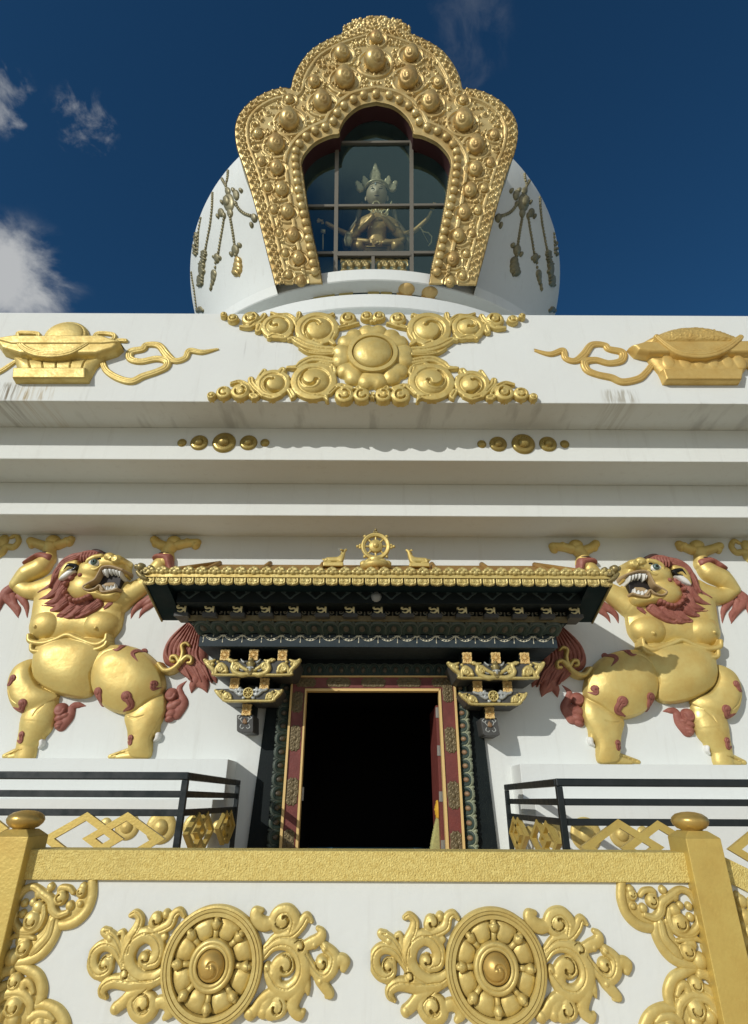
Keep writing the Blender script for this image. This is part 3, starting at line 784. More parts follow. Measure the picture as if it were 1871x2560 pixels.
ru.curl((-.18 * step, .5 * h_), .17 * step, 200, 1, .012, 1, .035); ru.curl((.2 * step, .5 * h_), .17 * step, -20, 1, .012, 1, .035, -1)
crest_me = ru.mesh('crest', frame=((0, 0, 0), (1, 0, 0), (0, 0, 1), (0, -1, 0)))
rl_ = Relief(-step * .55, step * .55, -.15, .01, .0042); hl = cz_bb - cz_lap
rl_.poly([(-.46 * step, 0), (.46 * step, 0), (.44 * step, -.72 * hl), (.2 * step, -.9 * hl), (0, -hl), (-.2 * step, -.9 * hl), (-.44 * step, -.72 * hl)][::-1], .008, .006)
for sx in (-1, 1):
    rl_.stroke([(sx * .40 * step, -.06 * hl), (sx * .37 * step, -.68 * hl), (sx * .1 * step, -.84 * hl)], .0085, 1.1, .007)
    rl_.curl((sx * .17 * step, -.38 * hl), .17 * step, 90, 1.0, .011, 1.2, .008, sx)
rl_.stroke([(-.25 * step, -.12 * hl), (.05 * step, -.5 * hl), (.22 * step, -.72 * hl)], .008, 1.2, .008)
lap_me = rl_.mesh('lappet', frame=((0, 0, 0), (1, 0, 0), (0, 0, 1), (0, -1, 0)))
MB().box(e0 + .03, e1 - .03, FD + .005, FD + .02, cz_lap + .025, cz_bb).obj('lappet_board', TEAL, can)
PALEG = mat('pale_gilt', (0.66, 0.55, 0.22), 0.4, 0.3, (0.55, 0.42, 0.14), 12, 0.3, 40)
for i in range(NU):
    xx = e0 + (i + .5) * step
    at('crest', crest_me, (xx, FD - .02, cz_bt), can, m=PALEG); at('lappet', lap_me, (xx, FD - .002, cz_bb - .003), can, m=PALEG)
# corner scrolls with a ball
for sx in (-1, 1):
    r_ = Relief(-.3, .3, -.3, .3, .006)
    r_.blob((-.05, .075), .05, .05, .05, 0, .01); r_.curl((.02, .02), .065, 180, 1.1, .022, .9, .01); r_.blob((.065, .065), .035, .035, .03, 0, .01)
    r_.stroke([(-.08, .015), (-.02, -.04), (.04, -.07)], [.02, .028, .014], .9, .01); r_.blob((-.105, .085), .025, .025, .025, 0, .01)
    link('corner_scroll', r_.mesh('corner_scroll', frame=((cx0 + sx * (chw - .02), FD - .03, cz_bt), (1, 0, 0), (0, 0, 1), (0, -1, 0)), mirror=None if sx < 0 else 0.0), BRASS, can)
# soffit: slopes down and back from the fascia
sb_y = 7.19; sb_z = float(W(407, 1551, sb_y)[1]); xs = chw - .03
tx = float(W(1452, 1490, 6.74)[0]) - cx0
m = MB(); zf = cz_lap + .03
for sx in (-1, 1):
    xa, xb = cx0 + sx * xs, cx0 + sx * tx
    V_ = [(xa, FD + .02, zf), (xb, FD + .02, zf), (xb, sb_y, sb_z), (xa, sb_y, sb_z), (xa, sb_y, cz_bt), (xb, sb_y, cz_bt), (xa, FD + .02, cz_bt), (xb, FD + .02, cz_bt)]
    m.add(V_, [(3, 2, 1, 0), (3, 4, 5, 2), (0, 6, 4, 3), (1, 2, 5, 7)])
m.add([(cx0 - tx, FD + .02, zf), (cx0 + tx, FD + .02, zf), (cx0 + tx, 7.2, zf), (cx0 - tx, 7.2, zf)], [(3, 2, 1, 0)])
TEALS = mat('teal_soffit', (0.002, 0.013, 0.016), 0.7, 0, (0.003, 0.017, 0.020), 5, spec=0.2)
m.obj('soffit', TEALS, can)
for sx in (-1, 1):
    m = MB(); m.tube([(cx0 + sx * (xs + .01), FD + .02, cz_lap + .02), (cx0 + sx * (xs + .01), sb_y, sb_z - .01)], .014, 8); m.obj('edge_cord', BRASS, can)
# stepped tiers under the soffit
def tier(name, u0, u1, v0, v1, D, mt, back=WALL + .02, bev=0.004):
    ua, za = W(u0, v1, D); ub, zb = W(u1, v0, D)
    MB().box(float(ua), float(ub), D, back, float(za), float(zb)).obj(name, mt, can, bevel=bev); return float(ua), float(ub), float(za), float(zb)
t1 = tier('upper_tier', 440, 1449, 1476, 1506, 6.74, TEAL)
t2 = tier('block_tier', 470, 1418, 1506, 1542, 7.10, TEAL)
t3 = tier('gilt_strip', 470, 1418, 1541.5, 1551, 6.99, mat('dull_gilt_strip', (0.20, 0.16, 0.07), .5, .2, (0.13, .10, .045), 10))
fz = tier('frieze', 496, 1391, 1588, 1616, 7.22, TEAL2)
# carved drops on the upper tier
r_ = Relief(t1[0], t1[1], t1[2], t1[3], .009)
for i in range(16):
    xx = t1[0] + (t1[1] - t1[0]) * (i + .5) / 16; zz = (t1[2] + t1[3]) / 2 + .02
    r_.stroke([(xx - .11, zz + .03), (xx - .05, zz - .01), (xx, zz - .05), (xx + .05, zz - .01), (xx + .11, zz + .03)], .014, .8)
    r_.blob((xx - .07, zz + .035), .02, None, .015); r_.blob((xx + .07, zz + .035), .02, None, .015)
link('carved_drops', r_.mesh('carved_drops', D=6.742), mat('teal_carving', (0.035, 0.06, 0.06), .5), can)
# rafter-end blocks with a gilt letter, and scrollwork between them
def glyph():
    r = Relief(-.08, .08, -.08, .09, .0035)
    r.stroke([(-.035, .035), (.01, .042), (.045, .034)], .0085, .8, .002); r.stroke([(.03, .036), (.028, -.02), (.034, -.066)], [.010, .010, .004], .8, .002)
    r.stroke([(-.012, .036), (-.016, .012), (-.044, .0), (-.036, -.022), (-.004, -.018), (.016, -.034), (-.008, -.056), (-.04, -.048)], [.008, .009, .010, .008, .009, .010, .008, .004], .8, .002)
    r.blob((.004, .066), .010, .010, .008, 0, .002); r.stroke([(-.012, .055), (.003, .05), (.02, .056)], .0055, .8, .002)
    return r.mesh('gilt_letter', frame=((0, 0, 0), (1, 0, 0), (0, 0, 1), (0, -1, 0)))
gly = glyph(); bw = .068
bz0_, bz1_ = float(W(944, 1541, 6.93)[1]), float(W(944, 1506, 6.93)[1])
bm = MB().box(-bw, bw, 0, .30, 0, bz1_ - bz0_).mesh('rafter_block'); bt = MB().box(-bw - .018, bw + .018, -.012, .30, -.018, .028).mesh('block_foot')
NB = 15; u0, u1 = 457, 1437
PALED = mat('pale_gilt_letter', (0.86, 0.76, 0.42), 0.45, 0.1)
rsc = Relief(-.16, .16, -.09, .09, .0042)
for sx in (-1, 1):
    rsc.curl((sx * .05, .0), .042, 90, 1.0, .0095, .8, .003, sx); rsc.curl((sx * .10, .03), .03, 200 if sx < 0 else -20, 1.0, .008, .8, .003, -sx)
    rsc.stroke([(0, -.05), (sx * .04, -.058), (sx * .09, -.03), (sx * .11, .0)], .0075, .8, .003); rsc.blob((sx * .115, .052), .010, None, .008, 0, .002)
rsc.blob((0, .03), .013, .02, .012, 0, .003); rsc.stroke([(0, .0), (0, -.05)], .008, .8, .003)
scr = rsc.mesh('scroll_panel', frame=((0, 0, 0), (1, 0, 0), (0, 0, 1), (0, -1, 0)))
DIMG = mat('dim_scroll_paint', (0.62, 0.58, 0.46), 0.5)
for i in range(NB):
    xb = float(W(u0 + (u1 - u0) * i / (NB - 1), 1525, 6.93)[0])
    b = at('rafter_block', bm, (xb, 6.90, bz0_), can, m=TEAL)
    at('gilt_letter', gly, (xb, 6.898, bz0_ + .112), b, None, (1.35, 1.2, 1.3), PALED); at('block_foot', bt, (xb, 6.90, bz0_), b, m=GREYM)
    if i < NB - 1:
        xs_ = float(W(u0 + (u1 - u0) * (i + .5) / (NB - 1), 1530, 7.09)[0]); zs_ = float(W(944, 1530, 7.09)[1])
        at('scroll_panel', scr, (xs_, 7.098, zs_), can, None, (1.1, 1.2, 1.1), DIMG)
# lotus petal moulding, leaning out
la, lb = np.array(W(478, 1552, 7.0)), np.array(W(1411, 1552, 7.0)); ltop = float(la[1]); lbot = fz[3]
m = MB(); m.add([(float(la[0]) - .05, 7.02, ltop), (float(lb[0]) + .05, 7.02, ltop), (fz[1], 7.23, lbot), (fz[0], 7.23, lbot),
                 (float(la[0]) - .05, WALL, ltop), (float(lb[0]) + .05, WALL, ltop), (fz[1], WALL, lbot), (fz[0], WALL, lbot)],
                [(3, 2, 1, 0), (0, 4, 7, 3), (1, 2, 6, 5)]); m.obj('lotus_backing', TEAL, can)
NP = 23; hh = math.hypot(ltop - lbot, .21); tilt = math.atan2(.21, ltop - lbot)
for i in range(NP):
    k = (i + .5) / NP
    xt = la[0] + (lb[0] - la[0]) * k; xb_ = fz[0] + (fz[1] - fz[0]) * k; xm = (xt + xb_) / 2; roll = math.atan2(xt - xb_, hh)
    e = (Matrix.Rotation(tilt, 3, 'X') @ Matrix.Rotation(roll, 3, 'Y') @ Matrix.Rotation(math.pi, 3, 'Y')).to_euler()
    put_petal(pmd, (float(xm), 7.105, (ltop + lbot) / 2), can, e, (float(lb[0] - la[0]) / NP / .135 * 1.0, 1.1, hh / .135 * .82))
# painted garland on the frieze
r_ = Relief(fz[0], fz[1], fz[2], fz[3] + .02, .0055)
for i in range(19):
    xa = fz[0] + .05 + (fz[1] - fz[0] - .1) * i / 18; d = (fz[1] - fz[0] - .1) / 18; zt = fz[3] - .012
    r_.stroke([(xa, zt), (xa, zt - .075)], .005, .5); r_.blob((xa, zt - .09), .008, .014, .005); r_.blob((xa, zt - .045), .009, None, .005)
    for q in (-2, -1, 0, 1, 2): r_.stroke([(xa, zt - .03), (xa + q * .022, zt + .004)], .0042, .5)
    if i < 18:
        for dz in (0, .022):
            r_.stroke([(xa + .01, zt - .012 + dz * .4), (xa + d * .28, zt - .06 + dz), (xa + d * .5, zt - .074 + dz), (xa + d * .72, zt - .06 + dz), (xa + d - .01, zt - .012 + dz * .4)], .0052, .5)
        for q in (-.16, 0, .16): r_.blob((xa + d * (.5 + q), zt - .07 + abs(q) * .05), .011, None, .006)
        r_.blob((xa + d * .5, zt - .015), .008, .016, .005)
link('garland', r_.mesh('garland', D=7.221), PALE, can)

# lamp under the canopy
lx, lz = map(float, W(941, 1478, 6.75))
lamp = thing('hanging_lamp', 'small grey enamel lamp hanging on a wire under the middle of the canopy', 'lamp', (lx, 6.75, lz))
m = MB(); m.tube([(lx - .02, 6.75, cz_lap + .02), (lx - .03, 6.75, lz + .06), (lx - .01, 6.75, lz + .04)], .006, 6); m.obj('wire', LAMPG, lamp)
m = MB(); m.lathe([(0, .045), (.05, .04), (.062, .018), (.05, 0), (0, -.004)], (lx, 6.75, lz), 20); m.obj('cap', LAMPG, lamp)
m = MB(); m.lathe([(.028, 0), (.03, -.03), (.06, -.045), (.066, -.08), (.05, -.12), (.02, -.14), (0, -.143)], (lx, 6.75, lz), 20); m.obj('shade', LAMPG, lamp)
# ================================================================== lion reliefs on the wall
LP = Pic(0, 1310, 0.3632, 7.90)
k_ = LP.m(830, 1000)                     # metres per traced pixel
def s_(pts): return LP(pts)
def q_(*r): return [a * k_ for a in r]
lx0, lz0 = LP.p(-170, 40)[0], LP.p(-140, 1640)[1]; lx1, lz1 = LP.p(1560, 1640)[0], LP.p(1520, 40)[1]
RES = 0.0062
def new(): return Relief(float(lx0), float(lx1), float(lz0), float(lz1), RES)
def lion_parts():
    P = {}
    b = new(); K = .05
    # torso and arms
    b.poly(s_([(330, 340), (235, 430), (215, 520), (200, 620), (188, 700), (215, 790), (330, 812), (480, 775), (640, 812), (748, 795), (820, 700), (850, 570), (900, 480), (870, 380), (700, 330), (480, 320)]), .15, .26, smooth=5, soft=.06)
    b.stroke(s_([(100, 408), (170, 445), (260, 440), (350, 420)]), q_(52, 62, 80, 95), .85, mode='smax', k=.03)
    b.stroke(s_([(92, 400), (170, 330), (262, 285), (312, 225)]), q_(54, 78, 80, 56), 1.0)
    b.stroke(s_([(800, 520), (880, 470), (960, 420), (1020, 370)]), q_(105, 88, 75, 66), .85, mode='smax', k=.04)
    b.stroke(s_([(1010, 390), (1050, 320), (1085, 270), (1112, 225)]), q_(62, 66, 60, 44), 1.0)
    # paws pressed up against the cornice
    for (wx, c, l, r) in ((315, (345, 100), ((300, 140), (235, 118), (190, 100)), ((385, 128), (430, 112), (468, 92))),
                          (1135, (1185, 105), ((1120, 138), (1078, 118), (1048, 92)), ((1215, 130), (1270, 118), (1345, 112)))):
        b.stroke(s_([(wx, 235), (wx + 5, 175), (c[0] - 15, 135)]), q_(58, 50, 56), 1.0)
        b.blob(LP.p(*c), 56 * k_, 48 * k_, 52 * k_)
        for d in (l, r): b.stroke(s_(d), q_(40, 36, 33), 1.2)
        b.blob(LP.p(l[2][0] + 10, l[2][1] + 25), 30 * k_, 34 * k_, 40 * k_); b.blob(LP.p(r[2][0] - 8, r[2][1] + 18), 33 * k_, 36 * k_, 42 * k_)
        b.blob(LP.p(r[1][0] + 10, r[1][1] - 14), 28 * k_, 26 * k_, 44 * k_)
    # breast
    b.blob(LP.p(312, 690), 130 * k_, 118 * k_, .21); b.blob(LP.p(690, 688), 142 * k_, 118 * k_, .215)
    b.blob(LP.p(265, 718), 12 * k_, None, .03, 0, .19); b.blob(LP.p(680, 730), 13 * k_, None, .03, 0, .20)
    b.stroke(s_([(215, 775), (225, 815), (310, 830), (400, 805), (480, 772), (555, 800), (670, 838), (735, 812), (748, 770)]), q_(15, 18, 19, 18, 17, 18, 19, 17, 13), 1.1, .165)
    b.stroke(s_([(232, 845), (240, 880), (300, 885), (350, 870)]), q_(14, 15, 13, 7), 1.0, .17)
    b.stroke(s_([(610, 862), (670, 872), (730, 850), (750, 820)]), q_(7, 13, 15, 12), 1.0, .17)
    # belly, thighs, legs
    b.poly(s_([(240, 800), (228, 900), (215, 1000), (250, 1090), (370, 1165), (520, 1196), (625, 1165), (650, 1040), (720, 900), (752, 800), (480, 775)]), .26, .42, smooth=5, soft=.12)
    b.poly(s_([(215, 925), (120, 962), (66, 1030), (46, 1120), (58, 1215), (100, 1285), (165, 1302), (250, 1285), (330, 1235), (388, 1175), (270, 1110), (218, 1010)]), .19, .24, smooth=5, soft=.08)
    b.stroke(s_([(300, 1195), (255, 1290), (235, 1370)]), q_(80, 120, 112), .62, mode='smax', k=.02)
    b.stroke(s_([(232, 1350), (205, 1430), (165, 1510), (150, 1590)]), q_(112, 96, 72, 70), .72, mode='smax', k=.03)
    b.stroke(s_([(150, 1560), (80, 1572), (0, 1594)]), q_(46, 30, 16), .8, mode='smax', k=.02)
    b.stroke(s_([(170, 1575), (110, 1588), (40, 1600)]), q_(36, 26, 14), .8, .02)
    b.poly(s_([(640, 960), (690, 870), (770, 828), (900, 838), (1010, 888), (1090, 975), (1126, 1070), (1118, 1160), (1030, 1230), (940, 1290), (835, 1306), (720, 1265), (650, 1185), (622, 1080)]), .28, .44, smooth=5, soft=.13)
    b.poly(s_([(1060, 1150), (1125, 1170), (1135, 1280), (1085, 1390), (1040, 1480), (1020, 1604), (900, 1604), (872, 1540), (866, 1430), (848, 1320), (930, 1250)]), .16, .24, mode='smax', k=.03, smooth=5, soft=.07)
    b.stroke(s_([(950, 1560), (850, 1575), (735, 1598)]), q_(46, 30, 14), .8, mode='smax', k=.02)
    b.stroke(s_([(960, 1580), (880, 1592), (790, 1602)]), q_(34, 24, 12), .8, .02)
    b.stroke(s_([(272, 1420), (262, 1460), (268, 1500)]), q_(22, 22, 16), 1.1, .02); b.stroke(s_([(1070, 1360), (1062, 1410), (1068, 1455)]), q_(24, 24, 18), 1.1, .02)
    # tail stem
    b.stroke(s_([(1095, 965), (1135, 1008), (1190, 1000), (1240, 955), (1262, 890), (1255, 840), (1285, 822), (1305, 838)]), q_(15, 17, 17, 16, 15, 13, 11, 8), 1.2, .12)
    b.stroke(s_([(1250, 950), (1290, 915), (1322, 925), (1318, 955), (1295, 958)]), q_(14, 14, 12, 11, 9), 1.2, .125)
    b.stroke(s_([(1235, 950), (1215, 915), (1185, 915), (1180, 940), (1198, 946)]), q_(13, 13, 12, 11, 9), 1.2, .125)
    for fx_, fy_, ln in ((0, 1594, 1), (735, 1598, 1)):      # toes
        for k_t in range(3):
            b.stroke(s_([(fx_ + 18 + 30 * k_t, fy_ - 4 - 9 * k_t), (fx_ + 62 + 32 * k_t, fy_ - 20 - 7 * k_t), (fx_ + 100 + 26 * k_t, fy_ - 42)]), q_(4, 3.5, 1), mode='sub', habs=.014)
    for pts in ([(310, 1245), (268, 1285), (240, 1325)], [(885, 1325), (940, 1340), (1000, 1322)], [(690, 935), (735, 895), (800, 872)], [(66, 1140), (90, 1200), (130, 1240)]):
        b.stroke(s_(pts), q_(3, 9, 3), mode='sub', habs=.008)
    P['body'] = b
    # head
    h = new(); L0 = .10
    h.blob(LP.p(600, 445), 135 * k_, 118 * k_, .20, 0, L0); h.blob(LP.p(655, 330), 125 * k_, 105 * k_, .21, 0, L0, 'smax', .05)
    h.poly(s_([(690, 240), (770, 225), (860, 245), (885, 300), (880, 370), (830, 345), (750, 335), (700, 380)]), .20, .12, L0, 'smax', .04, smooth=4, soft=.03)
    h.poly(s_([(600, 470), (660, 470), (720, 455), (745, 485), (840, 478), (838, 520), (790, 550), (700, 540), (620, 520)]), .19, .10, L0, 'smax', .03, smooth=4)
    h.blob(LP.p(842, 280), 42 * k_, 36 * k_, .08, 0, L0 + .19); h.blob(LP.p(790, 258), 40 * k_, 30 * k_, .06, 0, L0 + .19)
    h.curl(LP.p(835, 285), 32 * k_, 90, 1.2, 10 * k_, 1.3, L0 + .25); h.curl(LP.p(800, 275), 20 * k_, 0, 1.1, 7 * k_, 1.2, L0 + .24, -1)
    h.stroke(s_([(735, 252), (690, 262), (645, 285), (632, 320)]), q_(18, 22, 18, 8), 1.1, L0 + .18)
    h.stroke(s_([(640, 330), (690, 345), (730, 320)]), q_(8, 11, 8), 1.1, L0 + .185)
    h.stroke(s_([(545, 295), (500, 315), (470, 350), (440, 395)]), q_(26, 34, 28, 8), .7, L0 + .14)
    h.poly(s_([(618, 476), (655, 438), (692, 418), (722, 362), (748, 328), (800, 325), (872, 348), (856, 402), (842, 442), (760, 436), (726, 456), (690, 474), (650, 486)]), .13, .03, mode='sub')
    P['head'] = h
    mo = new(); mo.poly(s_([(628, 474), (662, 446), (700, 424), (730, 368), (752, 336), (800, 332), (866, 352), (848, 404), (836, 470), (740, 480), (700, 476), (650, 482)]), .01, .01, .175); P['mouth'] = mo
    tn = new(); tn.stroke(s_([(700, 462), (750, 436), (800, 428)]), q_(14, 20, 14), .8, .18); P['tongue'] = tn
    li = new(); li.stroke(s_([(745, 480), (722, 452), (690, 474), (640, 484), (612, 462), (655, 432), (692, 410), (718, 365), (742, 328), (800, 322), (878, 346)]), 8 * k_, 1.3, .285)
    li.stroke(s_([(725, 470), (735, 492), (790, 488), (838, 472)]), 8 * k_, 1.2, .27); P['lips'] = li
    te = new()
    def tooth(x, y, w, l, z):
        te.poly(s_([(x - w, y), (x + w, y), (x + w * .15, y + l), (x - w * .15, y + l)]), .03, .018, z)
    for x, y, w, l in ((758, 336, 15, 44), (788, 335, 13, 34), (812, 338, 12, 30), (833, 343, 12, 34), (855, 350, 12, 40), (742, 345, 9, 24)): tooth(x, y, w, l, .25)
    for x, y, w, l in ((740, 484, 14, -42), (768, 484, 13, -34), (794, 480, 13, -34), (820, 474, 12, -40), (808, 482, 10, -24)): tooth(x, y, w, l, .245)
    P['teeth'] = te
    ey = new(); ey.blob(LP.p(684, 300), 47 * k_, 32 * k_, .07, -.15, .255); P['eye'] = ey
    er = new(); er.stroke(s_([(634, 318), (650, 285), (690, 266), (728, 272), (738, 285)]), q_(5, 9, 10, 9, 5), 1.0, .285); er.stroke(s_([(634, 318), (660, 335), (700, 332), (738, 285)]), q_(5, 7, 7, 5), 1.0, .275); P['eye_rim'] = er
    ir = new(); ir.blob(LP.p(689, 298), 23 * k_, 23 * k_, .03, 0, .318); P['iris'] = ir
    pu = new(); pu.blob(LP.p(690, 298), 10 * k_, 10 * k_, .012, 0, .345); P['pupil'] = pu
    ea = new(); ea.poly(s_([(436, 408), (470, 360), (520, 335), (555, 338), (520, 368), (480, 396)]), .03, .04, .24, smooth=4); P['ear_lining'] = ea
    ei = new(); ei.stroke(s_([(470, 352), (510, 312), (560, 318), (540, 340), (500, 345)]), q_(8, 17, 12, 9, 4), .8, .265); P['ear_shadow'] = ei
    # mane: tapering locks
    mn = new()
    locks = [((560, 250), (470, 285), (405, 350), (375, 420), (268, 474), 34), ((520, 360), (450, 400), (410, 460), (350, 505), (278, 522), 36),
             ((480, 430), (440, 480), (410, 530), (350, 555), (285, 568), 34), ((500, 520), (450, 560), (410, 590), (332, 606), 34),
             ((540, 560), (490, 600), (440, 630), (384, 642), 30), ((610, 560), (560, 600), (500, 640), (420, 640), 32),
             ((690, 545), (640, 590), (580, 630), (490, 664), 34), ((700, 560), (660, 590), (610, 620), (530, 640), 26),
             ((440, 330), (410, 380), (390, 430), (330, 470), 24), ((470, 480), (430, 540), (380, 565), (310, 560), 22),
             ((780, 552), (755, 565), (730, 585), (710, 600), 16), ((585, 575), (520, 560), (480, 520), (462, 470), 26), ((470, 430), (450, 380), (470, 330), (520, 290), 26)]
    for l in locks: mn.stroke(s_(l[:-1]), q_(l[-1], l[-1] * 1.08, l[-1] * .8, 4), 1.15, .14)
    for i in range(7):   # crest over the brow
        mn.stroke(s_([(738 - 16 * i, 244 + (i % 2) * 5), (664 - 20 * i, 212 + 3 * i), (586 - 22 * i, 226 + 9 * i), (510 - 18 * i, 282 + 15 * i), (430 - 12 * i, 350 + 16 * i)]), q_(7, 14, 17, 16, 4), 1.1, .20)
    for i in range(6):
        a = 600 + 20 * i; mn.stroke(s_([(a + 8, 236), (a, 258), (a - 6, 288)]), q_(11, 11, 3), 1.1, .29)
    for (x, y) in ((586, 378), (524, 398), (484, 434), (476, 492), (498, 520), (520, 538), (548, 548), (574, 546), (600, 540), (624, 528), (646, 520)): mn.blob(LP.p(x, y), 17 * k_, 16 * k_, .035, 0, .26)
    # hair at the elbows and red cuffs
    for l in (((60, 420), (10, 470), (60, 540), (100, 632), 36), ((40, 440), (-20, 510), (-40, 560), (-60, 640), 34), ((105, 480), (140, 520), (158, 560), (162, 630), 24), ((60, 480), (70, 540), (100, 575), (98, 630), 26),
              ((1020, 490), (950, 540), (905, 580), (884, 636), 26), ((1060, 520), (1000, 560), (965, 590), (940, 634), 22), ((1060, 470), (1010, 520), (960, 545), (930, 570), 26)):
        mn.stroke(s_(l[:-1]), q_(l[-1], l[-1] * 1.1, l[-1] * .8, 4), .8)
    mn.poly(s_([(140, 264), (195, 220), (268, 186), (352, 202), (345, 252), (300, 256), (240, 232), (200, 262)]), .10, .08, .035, smooth=4)
    mn.poly(s_([(1040, 232), (1070, 198), (1175, 200), (1185, 262), (1195, 330), (1150, 320), (1120, 255), (1080, 240)]), .10, .08, .035, smooth=4)
    P['mane'] = mn
    tu = new(); tu.stroke(s_([(612, 208), (650, 192), (690, 196), (726, 214)]), q_(8, 18, 18, 6), .9, .12)
    tu.blob(LP.p(305, 196), 44 * k_, 16 * k_, .06, .1, .05); tu.blob(LP.p(1130, 196), 48 * k_, 12 * k_, .06, 0, .05); P['dark_tuft'] = tu
    # red swirls lying on the body
    P['swirl'] = []
    def comma(x, y, r, a, tail):
        sw = new(); P['swirl'].append(sw)
        sw.stroke(s_(tail), q_(r * .8, r * .72, r * .4, 1), .42, .006); sw.blob(LP.p(x, y), r * 1.05 * k_, r * k_, .026, 0, .006); tt = np.linspace(0, 4.4, 9); sw.stroke([LP.p(x, y) + r * .55 * k_ * np.array([math.cos(2 - v), math.sin(2 - v)]) for v in tt], 2.6 * k_, mode='sub', habs=.012, n=3); sw.stroke(s_(tail), 2.4 * k_, mode='sub', habs=.012)
    comma(108, 1068, 24, 0, [(108, 1070), (80, 1108), (46, 1112)]); comma(178, 1240, 28, 0, [(180, 1245), (150, 1285), (90, 1262)])
    comma(855, 846, 22, 0, [(858, 848), (830, 878), (792, 874)]); comma(975, 868, 24, 0, [(970, 870), (935, 905), (978, 965)]); comma(1078, 1108, 22, 0, [(1075, 1108), (1070, 1142), (1122, 1128)])
    comma(696, 1168, 32, 0, [(698, 1180), (690, 1232), (632, 1165)]); comma(900, 1200, 34, 0, [(905, 1205), (920, 1260), (850, 1298)])
    comma(152, 1452, 22, 0, [(152, 1455), (140, 1500), (96, 1482)]); comma(905, 1475, 20, 0, [(905, 1478), (898, 1515), (866, 1488)])
    # flame tufts at the hocks, and the red tail
    P['flame_tuft'] = []
    for (cx_, cy_, pts, lobes) in (((398), 1275, [(400, 1380), (450, 1320), (480, 1250), (520, 1240), (570, 1246)], ((395, 1330, 44), (392, 1372, 40), (385, 1392, 28), (430, 1315, 36))),
                                   (1165, 1170, [(1200, 1300), (1245, 1230), (1232, 1170), (1222, 1120), (1272, 1070)], ((1170, 1250, 58), (1165, 1300, 50), (1155, 1335, 36), (1205, 1230, 46)))):
        ft = new(); P['flame_tuft'].append(ft)
        for (x, y, r) in lobes: ft.blob(LP.p(x, y), r * k_, r * .62 * k_, .075, .3)
        ft.stroke(s_(pts), q_(40, 38, 24, 20, 3), .7); ft.blob(LP.p(cx_, cy_), 50 * k_, 48 * k_, .09)
        ft.curl(LP.p(cx_, cy_), 42 * k_, 0, 1.5, 11 * k_, 1.2, .06)
    tl = new()
    tl.poly(s_([(1270, 670), (1172, 755), (1112, 860), (1116, 945), (1172, 980), (1260, 978), (1330, 990), (1390, 970), (1420, 890), (1410, 780), (1380, 690), (1330, 650)]), .09, .12, smooth=5)
    for l in (((1290, 980), (1345, 1040), (1318, 1100), (1304, 1152), 40), ((1360, 980), (1378, 1050), (1400, 1100), (1412, 1150), 40), ((1400, 960), (1440, 1020), (1465, 1050), (1478, 1084), 30), ((1320, 985), (1350, 1080), (1385, 1110), (1408, 1146), 26)):
        tl.stroke(s_(l[:-1]), q_(l[-1], l[-1], l[-1] * .7, 4), .8, .01)
    for i in range(9): tl.stroke(s_([(1290 + i * 12, 670 + i * 8), (1172 + i * 22, 790 + i * 12), (1140 + i * 30, 890 + i * 8), (1210 + i * 24, 975), (1270 + i * 22, 1040 + (i % 3) * 20)]), q_(5, 12, 15, 12, 3), .8, .075); tl.stroke(s_([(1280 + i * 12, 680 + i * 8), (1186 + i * 22, 800 + i * 12), (1156 + i * 30, 895 + i * 8), (1226 + i * 24, 975)]), q_(4, 5, 5, 3), mode='sub', habs=.03)
    P['tail_plume'] = tl
    na = new(); na2 = new(); na.stroke(s_([(270, 1495), (268, 1515), (250, 1540)]), q_(15, 13, 4), .9, .05); na2.stroke(s_([(1078, 1450), (1072, 1470), (1048, 1492)]), q_(18, 15, 4), .9, .05); P['claw'] = [na, na2]
    # grooves
    for key, W_ in (('mane', 4.2),):
        for l in locks:
            a = np.array(l[:-1], float)
            for off in (-.38, 0, .38):
                d = np.gradient(a, axis=0); nn = np.stack([-d[:, 1], d[:, 0]], 1); nn /= np.linalg.norm(nn, axis=1)[:, None] + 1e-9
                P[key].stroke(s_(a + nn * off * l[-1] * np.linspace(1, .3, len(a))[:, None]), W_ * k_, 1.1, mode='sub')
    return P
LMAT = dict(body=LION, head=LION, mouth=MOUTH, tongue=LIP, lips=LIP, teeth=TOOTH, eye=TOOTH, eye_rim=PUPIL, iris=IRIS, pupil=PUPIL, ear_lining=TOOTH, ear_shadow=PUPIL,
            mane=MANE, dark_tuft=MANED, swirl=MANE, flame_tuft=MANE, tail_plume=MANE, claw=TOOTH)
LPARTS = lion_parts()
def lion(label, mirror, dz):
    fx = float(LP.p(560, 1600)[0]); fz = float(LP.p(560, 1600)[1]) + dz
    if mirror is not None: fx = 2 * mirror - fx
    t = thing('guardian_lion', label, 'lion relief', (fx, WALL, fz), 'gold lion reliefs holding up the cornice')
    made = {}
    for kx, r in LPARTS.items():
        par = t
        if kx in ('mouth', 'teeth', 'eye', 'lips', 'tongue', 'ear_lining', 'ear_shadow', 'eye_rim', 'mane'): par = made['head'] if kx != 'mane' else t
        if kx in ('iris', 'pupil'): par = made['head']
        fr = ((0, WALL + .002, dz), (1, 0, 0), (0, 0, 1), (0, -1, 0))
        over = LPARTS['body'] if kx == 'swirl' else None
        for r1 in (r if isinstance(r, list) else [r]): made[kx] = link(kx, r1.mesh(kx, frame=fr, mirror=mirror, over=over), LMAT[kx], par)
lion('gold lion relief facing right, left of the door, fully sunlit, hands raised', None, 0.0)
LMIR = float((W(936.5, 1600, 7.9))[0])
lion('gold lion relief facing left, right of the door, canopy shadow across its back', LMIR, -0.035)

